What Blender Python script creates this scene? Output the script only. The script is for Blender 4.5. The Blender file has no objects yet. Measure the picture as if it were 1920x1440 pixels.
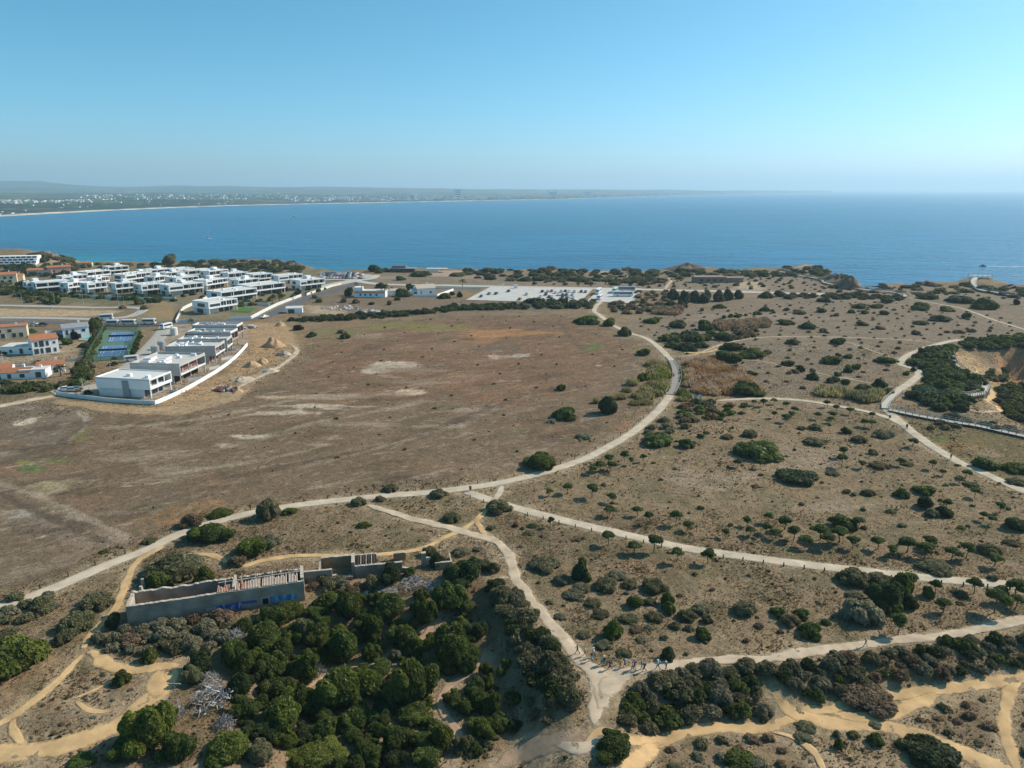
import bpy, bmesh, math, random
import numpy as np
from math import radians, sin, cos, tan, pi, atan2, sqrt
from mathutils import Vector, Matrix

# ---------------------------------------------------------------- camera, sky, sun, exposure
SC = bpy.context.scene
COL = SC.collection
FPX, CX, CY = 1356.0, 960.0, 720.0          # focal length and centre in photograph pixels
PITCH, CAMH, SEA = radians(15.1), 70.0, -30.0
cam = bpy.data.cameras.new('camera'); cam.sensor_width = 36; cam.lens = 36 * FPX / 1920
cam.clip_start = 1; cam.clip_end = 120000
camo = bpy.data.objects.new('camera', cam); COL.objects.link(camo)
camo.location = (0, 0, CAMH); camo.rotation_euler = (radians(90) - PITCH, 0, 0)
SC.camera = camo

SUN_AZ, SUN_EL = 65.0, 36.0                 # degrees to the right of the view, above the horizon
world = bpy.data.worlds.new('World'); SC.world = world; world.use_nodes = True
nt = world.node_tree; nt.nodes.clear()
sky = nt.nodes.new('ShaderNodeTexSky'); sky.sky_type = 'NISHITA'; sky.sun_disc = False
sky.sun_elevation = radians(SUN_EL); sky.sun_rotation = radians(SUN_AZ)
sky.altitude = 0; sky.air_density = 0.7; sky.dust_density = 0.75; sky.ozone_density = 7.0
hs = nt.nodes.new('ShaderNodeHueSaturation'); hs.inputs['Saturation'].default_value = 1.1; hs.inputs['Hue'].default_value = 0.466
bg = nt.nodes.new('ShaderNodeBackground'); bg.inputs[1].default_value = 0.13
wo = nt.nodes.new('ShaderNodeOutputWorld')
nt.links.new(sky.outputs[0], hs.inputs['Color']); nt.links.new(hs.outputs[0], bg.inputs[0]); nt.links.new(bg.outputs[0], wo.inputs[0])
sl = bpy.data.lights.new('sun', 'SUN'); sl.energy = 4.2; sl.angle = radians(0.53); sl.color = (1.0, 0.91, 0.77)
so = bpy.data.objects.new('sun', sl); COL.objects.link(so)
_a, _e = radians(SUN_AZ), radians(SUN_EL)
SUND = Vector((sin(_a) * cos(_e), cos(_a) * cos(_e), sin(_e)))
so.rotation_euler = SUND.to_track_quat('Z', 'Y').to_euler()
so.location = SUND * 300
SC.view_settings.view_transform = 'Standard'; SC.view_settings.look = 'None'
SC.view_settings.exposure = 0.25; SC.view_settings.gamma = 1.0
SC.cycles.max_bounces = 5; SC.cycles.diffuse_bounces = 2; SC.cycles.glossy_bounces = 2
SC.cycles.transparent_max_bounces = 6; SC.cycles.volume_bounces = 2
SC.cycles.use_adaptive_sampling = True; SC.cycles.adaptive_threshold = 0.02
SC.cycles.use_denoising = True; SC.cycles.caustics_reflective = False; SC.cycles.caustics_refractive = False

RNG = random.Random(7)
NR = np.random.default_rng(11)

# ---------------------------------------------------------------- pixel <-> place
def ray(px, py):
    dx, dy = (px - CX) / FPX, (CY - py) / FPX
    return dx, cos(PITCH) + dy * sin(PITCH), -sin(PITCH) + dy * cos(PITCH)

def at_z(px, py, z=0.0):
    d = ray(px, py); t = (z - CAMH) / d[2]
    return d[0] * t, d[1] * t

def scale_at(px, py, z=0.0):
    """photograph pixels per metre across, and metres of ground per pixel in depth"""
    x, y = at_z(px, py, z); y2 = at_z(px, py + 1, z)[1]
    depth = y * cos(PITCH) + (CAMH - z) * sin(PITCH)
    return FPX / depth, y - y2

# ---------------------------------------------------------------- noise
def _h(ix, iy, s):
    n = (ix.astype(np.int64) * 374761393 + iy.astype(np.int64) * 668265263 + s * 1274126177) & 0xffffffff
    n = ((n ^ (n >> 13)) * 1274126177) & 0xffffffff
    return ((n ^ (n >> 16)) & 0xffff) / 65535.0

def vnoise(x, y, s=0):
    x = np.asarray(x, float); y = np.asarray(y, float)
    ix, iy = np.floor(x), np.floor(y); fx, fy = x - ix, y - iy
    fx = fx * fx * (3 - 2 * fx); fy = fy * fy * (3 - 2 * fy)
    a, b = _h(ix, iy, s), _h(ix + 1, iy, s); c, d = _h(ix, iy + 1, s), _h(ix + 1, iy + 1, s)
    return (a * (1 - fx) + b * fx) * (1 - fy) + (c * (1 - fx) + d * fx) * fy

def fbm(x, y, s=0, o=4):
    v = 0; a = 0.5; t = 0
    for k in range(o):
        v = v + a * vnoise(np.asarray(x) * 2 ** k + 17.3 * k, np.asarray(y) * 2 ** k + 9.1 * k, s + k); t += a; a *= 0.5
    return v / t

def sstep(a, b, v):
    t = np.clip((v - a) / (b - a), 0, 1); return t * t * (3 - 2 * t)

def sdf(poly, x, y):
    """signed distance to polygon, positive inside"""
    x = np.asarray(x, float); y = np.asarray(y, float)
    d = np.full(x.shape, 1e18); ins = np.zeros(x.shape, bool); n = len(poly)
    for i in range(n):
        ax, ay = poly[i]; bx, by = poly[(i + 1) % n]; ex, ey = bx - ax, by - ay
        t = np.clip(((x - ax) * ex + (y - ay) * ey) / (ex * ex + ey * ey + 1e-12), 0, 1)
        d = np.minimum(d, (x - ax - t * ex) ** 2 + (y - ay - t * ey) ** 2)
        if ay != by:
            c = ((ay > y) != (by > y)) & (x < ex * (y - ay) / ey + ax); ins ^= c
    d = np.sqrt(d); return np.where(ins, d, -d)

def wpoly(px):
    return [at_z(*p) for p in px]

# ---------------------------------------------------------------- relief
COAST_PX = [(-420, 452), (-200, 458), (-60, 466), (0, 468), (40, 470), (90, 470), (120, 480), (140, 487), (156, 492.5), (172, 493.5), (186, 489), (230, 489),
            (300, 491), (360, 490), (420, 488), (470, 485), (525, 487), (550, 493), (578, 498), (600, 503), (630, 506.5), (660, 506), (730, 504), (800, 502), (880, 503.5), (960, 506),
            (1010, 504), (1090, 506), (1180, 507), (1235, 508), (1262, 501), (1290, 497), (1325, 501), (1370, 505), (1420, 502), (1462, 501), (1500, 495), (1528, 496),
            (1548, 506), (1566, 515), (1590, 517), (1604, 519), (1612, 531), (1618, 539), (1632, 540), (1645, 533), (1680, 530), (1722, 533), (1736, 526), (1790, 526), (1815, 521), (1850, 519),
            (1880, 526), (1905, 533), (1935, 531), (1990, 536), (2100, 545), (2400, 560)]
COAST = [at_z(*p) for p in COAST_PX]
LAND = [(1100.0, 0.0)] + [(1300.0, 250.0)] + COAST[::-1] + [(-1500.0, 300.0), (-1300.0, 0.0)]
WOOD = wpoly([(600, 1118), (760, 1100), (890, 1092), (925, 1100), (985, 1180), (1050, 1290), (1075, 1370), (1060, 1500), (930, 1640), (500, 1640), (430, 1480), (420, 1400), (430, 1260), (470, 1190)])
GULLY = wpoly([(900, 1130), (960, 1180), (1010, 1270), (1050, 1400), (1000, 1500), (900, 1400), (900, 1250)])
LOWER = wpoly([(1150, 1300), (1200, 1283), (1450, 1256), (1650, 1228), (1920, 1198), (2200, 1165), (2300, 1700), (1100, 1700), (1140, 1400)])
RAVINE = wpoly([(1745, 668), (1790, 648), (1930, 646), (2150, 650), (2200, 950), (1990, 840), (1900, 800), (1800, 752), (1775, 700)])
PIT = wpoly([(1868, 654), (1925, 650), (2050, 650), (2050, 728), (1935, 716), (1895, 690)])
FLATS = [wpoly(q) for q in ([(160, 682), (245, 676), (268, 616), (195, 616)], [(870, 566), (1190, 572), (1208, 538), (915, 535)], [(100, 745), (180, 715), (300, 620), (450, 605), (470, 640), (400, 705), (292, 762)])]
MOUNDS = [(*at_z(95, 494), 60, 7), (*at_z(10, 478), 70, 6), (*at_z(1505, 503), 38, 4), (*at_z(1290, 504), 26, 4), (*at_z(1580, 524), 26, 3), (*at_z(1840, 530), 30, 3)]   # (x, y, radius, height)

def H(x, y):
    x = np.asarray(x, float); y = np.asarray(y, float)
    z = (fbm(x / 45, y / 45, 3, 3) - 0.5) * 1.2 * sstep(30, 120, y)
    for q in FLATS: z = z * sstep(2, -8, sdf(q, x, y))
    z = z - 4.0 * sstep(-3, 14, sdf(WOOD, x, y)) - 1.6 * sstep(-3, 8, sdf(GULLY, x, y))
    z = z - 2.4 * sstep(-1, 7, sdf(LOWER, x, y))
    z = z - 7.0 * sstep(0, 26, sdf(RAVINE, x, y)) - 10.0 * sstep(0, 7, sdf(PIT, x, y))
    for (mx, my, r, h) in MOUNDS:
        q = ((x - mx) ** 2 + (y - my) ** 2) / (r * r); z = z + h * np.clip(1 - q, 0, 1) ** 1.4
    cd = sdf(LAND, x, y) + (fbm(x / 12, y / 12, 9, 3) - 0.5) * 9
    edge = sstep(4, 34, cd)
    z = z * edge + (fbm(x / 9, y / 9, 5, 3) - 0.5) * 3.0 * (1 - edge) * sstep(-6, 3, cd)
    return np.where(cd > 2, z, z - 40 * sstep(2, -14, cd))

def hz(x, y):
    return float(H(np.array([x]), np.array([y]))[0])

def G(px, py):
    """the place on the ground seen at a pixel"""
    d = ray(px, py); zs = np.linspace(8, -24, 97); t = (zs - CAMH) / d[2]
    hh = H(d[0] * t, d[1] * t); k = np.nonzero(zs <= hh)[0]
    i = int(k[0]) if len(k) else len(zs) - 1
    if i == 0: tt = t[0]
    else:
        a, b = zs[i - 1] - hh[i - 1], zs[i] - hh[i]; w = a / (a - b + 1e-9); tt = t[i - 1] + (t[i] - t[i - 1]) * w
    x, y = d[0] * tt, d[1] * tt
    return x, y, hz(x, y)

def proj(x, y, z):
    yy = y * cos(PITCH) - (z - CAMH) * sin(PITCH); v = y * sin(PITCH) + (z - CAMH) * cos(PITCH)
    return CX + FPX * x / yy, CY - FPX * v / yy

# ---------------------------------------------------------------- materials
def new_mat(name):
    m = bpy.data.materials.new(name); m.use_nodes = True
    b = m.node_tree.nodes['Principled BSDF']; return m, m.node_tree, b

MC = {}
def M(name, col, rough=0.8, var=0.12, scale=1.5, bump=0.0, bscale=8.0, rnd=0.0, spec=0.3, metal=0.0, alpha=None):
    """plain procedural material: colour with noise mottling, optional bump and per-object variation"""
    if name in MC: return MC[name]
    m, t, b = new_mat(name); N = t.nodes; L = t.links
    b.inputs['Roughness'].default_value = rough; b.inputs['Specular IOR Level'].default_value = spec; b.inputs['Metallic'].default_value = metal
    tc = N.new('ShaderNodeTexCoord'); no = N.new('ShaderNodeTexNoise'); no.inputs['Scale'].default_value = scale; no.inputs['Detail'].default_value = 5
    L.new(tc.outputs['Object'], no.inputs['Vector'])
    mr = N.new('ShaderNodeMapRange'); mr.inputs[1].default_value = 0.25; mr.inputs[2].default_value = 0.75
    mr.inputs[3].default_value = 1 - var; mr.inputs[4].default_value = 1 + var; L.new(no.outputs['Fac'], mr.inputs[0])
    fac = mr.outputs[0]
    if rnd:
        oi = N.new('ShaderNodeObjectInfo'); m2 = N.new('ShaderNodeMapRange'); m2.inputs[3].default_value = 1 - rnd; m2.inputs[4].default_value = 1 + rnd
        L.new(oi.outputs['Random'], m2.inputs[0]); mu = N.new('ShaderNodeMath'); mu.operation = 'MULTIPLY'
        L.new(fac, mu.inputs[0]); L.new(m2.outputs[0], mu.inputs[1]); fac = mu.outputs[0]
    vm = N.new('ShaderNodeVectorMath'); vm.operation = 'SCALE'; vm.inputs[0].default_value = col[:3]; L.new(fac, vm.inputs['Scale'])
    L.new(vm.outputs[0], b.inputs['Base Color'])
    if bump:
        n2 = N.new('ShaderNodeTexNoise'); n2.inputs['Scale'].default_value = bscale; n2.inputs['Detail'].default_value = 4; L.new(tc.outputs['Object'], n2.inputs['Vector'])
        bp = N.new('ShaderNodeBump'); bp.inputs['Strength'].default_value = bump; bp.inputs['Distance'].default_value = 0.1
        L.new(n2.outputs['Fac'], bp.inputs['Height']); L.new(bp.outputs[0], b.inputs['Normal'])
    MC[name] = m; return m

# ---------------------------------------------------------------- objects
def tag(o, label=None, cat=None, group=None, kind=None):
    if label: o['label'] = label
    if cat: o['category'] = cat
    if group: o['group'] = group
    if kind: o['kind'] = kind
    return o

def mesh(name, verts, faces, smooth=False):
    me = bpy.data.meshes.new(name); me.from_pydata([tuple(v) for v in verts], [], [tuple(f) for f in faces]); me.update()
    if smooth: me.shade_smooth()
    return me

def mesh_np(name, V, F, smooth=False):
    """fast mesh from arrays: V (n,3), F (m,k)"""
    me = bpy.data.meshes.new(name); n, (m, k) = len(V), F.shape
    me.vertices.add(n); me.vertices.foreach_set('co', V.astype(np.float32).ravel())
    me.loops.add(m * k); me.loops.foreach_set('vertex_index', F.astype(np.int32).ravel())
    me.polygons.add(m); me.polygons.foreach_set('loop_start', np.arange(0, m * k, k, dtype=np.int32))
    try: me.polygons.foreach_set('loop_total', np.full(m, k, dtype=np.int32))
    except Exception: pass
    me.update(calc_edges=True)
    if smooth: me.shade_smooth()
    return me

def link(name, me, mat=None, parent=None, loc=None, rz=0.0, scale=None):
    o = bpy.data.objects.new(name, me); COL.objects.link(o)
    if mat is not None and me is not None and not me.materials: me.materials.append(mat)
    if parent: o.parent = parent
    if loc is not None: o.location = loc
    if rz: o.rotation_euler = (0, 0, rz)
    if scale is not None: o.scale = scale if hasattr(scale, '__len__') else (scale,) * 3
    return o

def empty(name, loc=(0, 0, 0), rz=0.0, label=None, cat=None, group=None):
    o = bpy.data.objects.new(name, None); COL.objects.link(o); o.location = loc; o.rotation_euler = (0, 0, rz)
    o.empty_display_size = 0.5
    return tag(o, label, cat, group)

def copy_tree(o, parent=None):
    c = o.copy(); COL.objects.link(c); c.parent = parent
    for ch in o.children: copy_tree(ch, c)
    return c

class MB:
    """collects boxes, tubes and polygons into one mesh"""
    def __init__(s): s.v, s.f = [], []
    def quad(s, *p):
        n = len(s.v); s.v += [tuple(q) for q in p]; s.f.append(tuple(range(n, n + len(p)))); return s
    def box(s, x0, x1, y0, y1, z0, z1):
        n = len(s.v); s.v += [(x, y, z) for z in (z0, z1) for x, y in ((x0, y0), (x1, y0), (x1, y1), (x0, y1))]
        s.f += [tuple(n + i for i in q) for q in ((3, 2, 1, 0), (4, 5, 6, 7), (0, 1, 5, 4), (1, 2, 6, 5), (2, 3, 7, 6), (3, 0, 4, 7))]; return s
    def prism(s, poly, z0, z1):
        n = len(s.v); k = len(poly); s.v += [(x, y, z0) for x, y in poly] + [(x, y, z1) for x, y in poly]
        s.f.append(tuple(n + i for i in range(k))[::-1]); s.f.append(tuple(n + k + i for i in range(k)))
        s.f += [(n + i, n + (i + 1) % k, n + k + (i + 1) % k, n + k + i) for i in range(k)]; return s
    def tube(s, p0, p1, r0, r1=None, k=6):
        r1 = r0 if r1 is None else r1; p0, p1 = Vector(p0), Vector(p1); d = (p1 - p0)
        if d.length < 1e-6: return s
        q = d.to_track_quat('Z', 'Y'); n = len(s.v)
        for p, r in ((p0, r0), (p1, r1)):
            for i in range(k):
                a = 2 * pi * i / k; s.v.append(tuple(p + q @ Vector((cos(a) * r, sin(a) * r, 0))))
        s.f += [(n + i, n + (i + 1) % k, n + k + (i + 1) % k, n + k + i) for i in range(k)]
        s.f.append(tuple(n + i for i in range(k))[::-1]); s.f.append(tuple(n + k + i for i in range(k))); return s
    def ball(s, c, rx, ry=None, rz=None, seg=8, rings=5):
        ry = ry or rx; rz = rz or rx; n = len(s.v)
        for j in range(rings + 1):
            a = pi * j / rings
            for i in range(seg):
                b = 2 * pi * i / seg; s.v.append((c[0] + rx * sin(a) * cos(b), c[1] + ry * sin(a) * sin(b), c[2] - rz * cos(a)))
        s.f += [(n + j * seg + i, n + j * seg + (i + 1) % seg, n + (j + 1) * seg + (i + 1) % seg, n + (j + 1) * seg + i) for j in range(rings) for i in range(seg)]
        return s
    def mesh(s, name, smooth=False): return mesh(name, s.v, s.f, smooth)
    def build(s, name, mat, parent=None, smooth=False, **kw): return link(name, s.mesh(name, smooth), mat, parent, **kw)
# ---------------------------------------------------------------- routes (photograph pixels, width in metres, kind)
ROUTES = [
 # name, kind, width, label, pixel polyline
 ('path', 'gravel', 3.1, 'wide pale gravel path curving past the ruin and round the brown field to the car park',
  [(-130, 1190), (0, 1140), (100, 1103), (200, 1060), (270, 1033), (340, 1000), (400, 980), (450, 967), (510, 955), (570, 946), (640, 938), (720, 930), (800, 924), (870, 916), (920, 909), (980, 896), (1040, 880), (1100, 859), (1150, 833), (1190, 808), (1220, 783), (1245, 757), (1262, 731), (1269, 708), (1264, 686), (1248, 665), (1228, 646), (1207, 633), (1186, 627), (1160, 616), (1143, 607), (1125, 592), (1114, 584), (1118, 574), (1128, 566)]),
 ('path', 'gravel', 3.1, 'straight pale gravel path leaving the fork and running right under the young pines',
  [(868, 921), (920, 938), (960, 951), (1040, 972), (1120, 991), (1200, 1009), (1280, 1027), (1380, 1042), (1480, 1055), (1580, 1067), (1680, 1078), (1780, 1088), (1920, 1099), (2100, 1112)]),
 ('path', 'gravel', 1.8, 'short link path cutting the corner of the gravel fork', [(941, 909), (938, 921), (930, 933), (922, 941)]),
 ('footpath', 'sand', 1.5, 'sandy footpath from the fork down to the trail crossing', [(925, 942), (912, 957), (898, 971), (884, 982), (868, 993), (850, 1001), (828, 1011), (800, 1026), (770, 1033), (720, 1040), (640, 1043), (560, 1042), (500, 1050), (455, 1062), (425, 1053), (395, 1041), (360, 1041), (320, 1050)]),
 ('footpath', 'sand', 1.4, 'narrow sandy footpath descending past the trail crossing', [(890, 970), (897, 984), (908, 1000), (920, 1008)]),
 ('footpath', 'pale', 2.2, 'sandy trail descending from the gravel path to the hikers junction', [(688, 947), (720, 957), (760, 970), (800, 980), (845, 991), (880, 1000), (918, 1011), (940, 1024), (955, 1045), (962, 1066), (970, 1088), (988, 1113), (1010, 1143), (1035, 1173), (1060, 1200), (1082, 1226), (1102, 1250), (1116, 1272), (1122, 1300), (1119, 1330), (1116, 1352), (1122, 1368)]),
 ('footpath', 'pale', 2.2, 'pale dirt track from the hikers junction out along the bank', [(1112, 1262), (1160, 1262), (1210, 1256), (1280, 1246), (1360, 1236), (1440, 1236), (1520, 1222), (1620, 1208), (1720, 1197), (1820, 1184), (1920, 1164), (2050, 1140)]),
 ('footpath', 'pale', 2.8, 'pale dirt wedge in the middle of the hikers junction', [(1052, 1196), (1074, 1220), (1096, 1246), (1118, 1262), (1130, 1285), (1132, 1310), (1128, 1335)]),
 ('footpath', 'pale', 3.6, 'pale dirt fillet on the right of the hikers junction', [(1190, 1262), (1160, 1272), (1143, 1290), (1137, 1310)]),
 ('footpath', 'sand', 2.0, 'yellow sandy trail along the foot of the bank', [(1095, 1400), (1125, 1372), (1160, 1383), (1200, 1391), (1240, 1390), (1290, 1373), (1350, 1365), (1420, 1366), (1470, 1352), (1510, 1336), (1560, 1330), (1620, 1312), (1700, 1302), (1800, 1290), (1920, 1270), (2050, 1245)]),
 ('footpath', 'sand', 2.9, 'broad yellow sand track running off to the lower right corner', [(1452, 1298), (1464, 1318), (1488, 1338), (1530, 1350), (1600, 1358), (1660, 1362), (1720, 1378), (1790, 1405), (1870, 1438), (1960, 1480)]),
 ('footpath', 'sand', 2.2, 'yellow sand patch in the fork of the lower tracks', [(1560, 1340), (1620, 1345), (1680, 1335), (1720, 1318), (1760, 1300)]),
 ('footpath', 'sand', 2.2, 'sandy trail leaving the bank junction for the bottom edge', [(1240, 1392), (1210, 1412), (1185, 1435), (1160, 1475)]),
 ('footpath', 'sand', 1.1, 'thin sandy trail below the dark round shrub', [(1440, 1372), (1480, 1380), (1515, 1400), (1535, 1425), (1550, 1460)]),
 ('footpath', 'sand', 1.7, 'sandy trail down the right edge', [(1916, 1272), (1897, 1292), (1886, 1325), (1884, 1360), (1890, 1400), (1908, 1450)]),
 ('footpath', 'sand', 3.4, 'yellow sandy track looping below the ruin', [(-80, 1425), (0, 1415), (60, 1411), (130, 1396), (190, 1374), (240, 1345), (280, 1312), (308, 1284), (325, 1258), (340, 1246)]),
 ('footpath', 'sand', 2.4, 'sandy track across the top of the loop', [(345, 1247), (300, 1252), (260, 1256), (225, 1254), (200, 1244), (182, 1229), (162, 1222)]),
 ('footpath', 'sand', 3.6, 'bare sandy clearing in front of the dark trees', [(300, 1255), (292, 1275), (295, 1300), (282, 1315)]),
 ('footpath', 'sand', 1.5, 'sandy footpath along the outer side of the loop', [(160, 1222), (140, 1243), (105, 1280), (60, 1316), (20, 1346), (-40, 1375)]),
 ('footpath', 'sand', 1.4, 'sandy link between the loop tracks', [(28, 1345), (22, 1362), (34, 1385), (50, 1404)]),
 ('footpath', 'sand', 1.0, 'thin sandy footpath inside the loop', [(140, 1314), (165, 1330), (190, 1336), (225, 1328)]),
 ('footpath', 'sand', 0.6, 'faint footpath crossing the dry loop', [(225, 1268), (190, 1288), (150, 1306), (130, 1312)]),
 ('footpath', 'sand', 1.6, 'sandy footpath behind the left end of the ruin', [(310, 1022), (262, 1050), (242, 1078), (231, 1105), (222, 1130), (205, 1155), (180, 1182), (160, 1208), (155, 1222)]),
 ('footpath', 'pink', 1.1, 'pinkish trail through the dark wood', [(840, 1135), (812, 1168), (800, 1190), (760, 1225), (735, 1238), (700, 1247), (640, 1257), (612, 1268), (570, 1290), (520, 1330)]),
 ('footpath', 'pink', 1.4, 'dusty trail along the shaded side of the wood', [(905, 1238), (880, 1262), (845, 1285), (825, 1310), (830, 1335), (850, 1362), (860, 1400), (845, 1440)]),
 ('footpath', 'pale', 1.0, 'small spur of trail right of the ruin', [(962, 1084), (945, 1083), (928, 1086)]),
 ('footpath', 'pale', 0.9, 'pale spur above the dark dome shrub', [(958, 1046), (943, 1047), (928, 1050)]),
 ('footpath', 'pink', 3.6, 'pinkish eroded clay at the bottom edge', [(930, 1440), (975, 1415), (1020, 1398), (1065, 1390), (1105, 1376)]),
 ('footpath', 'pale', 2.4, 'pale clay slope below the junction', [(1040, 1392), (1075, 1405), (1105, 1400), (1130, 1378)]),
 # right-hand side
 ('path', 'gravel', 3.2, 'pale gravel path bending round the boardwalk head on the right',
  [(2060, 980), (1960, 938), (1905, 915), (1850, 890), (1800, 868), (1755, 842), (1715, 814), (1690, 793), (1671, 776), (1661, 764), (1663, 751), (1682, 734), (1707, 717), (1722, 704), (1719, 694), (1700, 688), (1688, 682), (1700, 668), (1730, 655), (1762, 645), (1800, 637)]),
 ('path', 'gravel', 2.4, 'thin gravel path from the brown scrub to the boardwalk head', [(1340, 752), (1390, 749), (1440, 748), (1500, 751), (1560, 760), (1620, 771), (1668, 785), (1700, 803)]),
 ('path', 'gravel', 1.8, 'straight pale path over the dry slope at the right edge', [(1690, 556), (1740, 567), (1790, 576), (1835, 590), (1880, 606), (1960, 630)]),
 ('footpath', 'pale', 1.2, 'long thin trail across the dry plain', [(1240, 668), (1290, 668), (1330, 655), (1360, 644), (1420, 634), (1500, 632), (1580, 633), (1660, 636), (1740, 641)]),
 ('footpath', 'sand', 3.0, 'bare sandy ground beside the dome shrubs', [(1248, 655), (1275, 660), (1300, 662), (1330, 660), (1352, 650)]),
 ('footpath', 'pale', 0.8, 'thin trail slanting through the dry scrub to the bend', [(1560, 634), (1600, 646), (1640, 660), (1668, 672), (1688, 683)]),
 ('footpath', 'pale', 0.7, 'thin trail winding between low green mats', [(1330, 660), (1370, 673), (1430, 678), (1470, 688), (1530, 700), (1590, 711), (1640, 721), (1690, 727)]),
 ('footpath', 'pale', 1.4, 'pale track above the ravine', [(1790, 640), (1830, 635), (1880, 632), (1930, 630), (2000, 628)]),
 ('footpath', 'sand', 2.4, 'sandy trail beside the wooden steps', [(1842, 735), (1852, 728), (1862, 740), (1850, 752), (1868, 762), (1880, 775), (1920, 783), (2000, 795)]),
 ('footpath', 'sand', 1.2, 'sandy trail across the ravine head', [(1790, 668), (1815, 680), (1832, 694), (1828, 705), (1845, 720), (1856, 730)]),
 ('footpath', 'pale', 1.0, 'pale trail over the spur below the steps', [(1795, 774), (1815, 770), (1850, 773), (1885, 775)]),
 # roads on the left
 ('road', 'asphalt', 8.0, 'grey asphalt road with parked vans behind the tennis courts', [(-260, 604), (0, 604), (100, 604), (200, 605), (300, 606), (380, 604), (440, 602), (480, 597), (508, 590), (530, 579), (552, 569), (580, 558), (610, 549), (640, 541), (662, 534), (690, 526)]),
 ('road', 'concrete', 6.0, 'pale unfinished street in front of the villas', [(-200, 572), (0, 573), (100, 575), (200, 577), (250, 577), (268, 580), (258, 588), (232, 595), (180, 598.5), (100, 597), (0, 596), (-200, 595)]),
 ('road', 'paving', 7.0, 'pale paved cul-de-sac beside the unfinished villas', [(312, 612), (298, 632), (280, 652), (262, 672), (240, 690), (222, 706), (205, 718), (165, 727), (130, 733), (100, 738)]),
 ('road', 'asphalt', 5.0, 'narrow lane behind the red-roofed house', [(-120, 698), (0, 690), (60, 683), (120, 676), (150, 674)]),
 ('road', 'pavingw', 9.0, 'pale road running behind the car park', [(640, 522), (700, 532), (760, 534.5), (860, 536), (960, 538), (1060, 540), (1160, 542), (1260, 544.5), (1330, 546), (1400, 548), (1500, 551), (1560, 552)]),
 ('footpath', 'pale', 2.2, 'pale path from the car park road to the cliffs', [(1246, 545), (1252, 535), (1258, 527), (1250, 521)]),
 ('road', 'pavingw', 12.0, 'pale access road beside the beach car park', [(600, 540), (630, 533), (660, 527), (690, 522), (700, 516)]),
 ('footpath', 'pale', 2.2, 'dusty vehicle track along the edge of the spoil heaps', [(420, 740), (470, 715), (520, 690), (550, 668), (556, 655), (540, 645)]),
 ('footpath', 'pale', 4.0, 'dusty turning track in front of the cul-de-sac', [(-60, 770), (0, 762), (50, 752), (90, 745), (110, 740)]),
]
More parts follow.
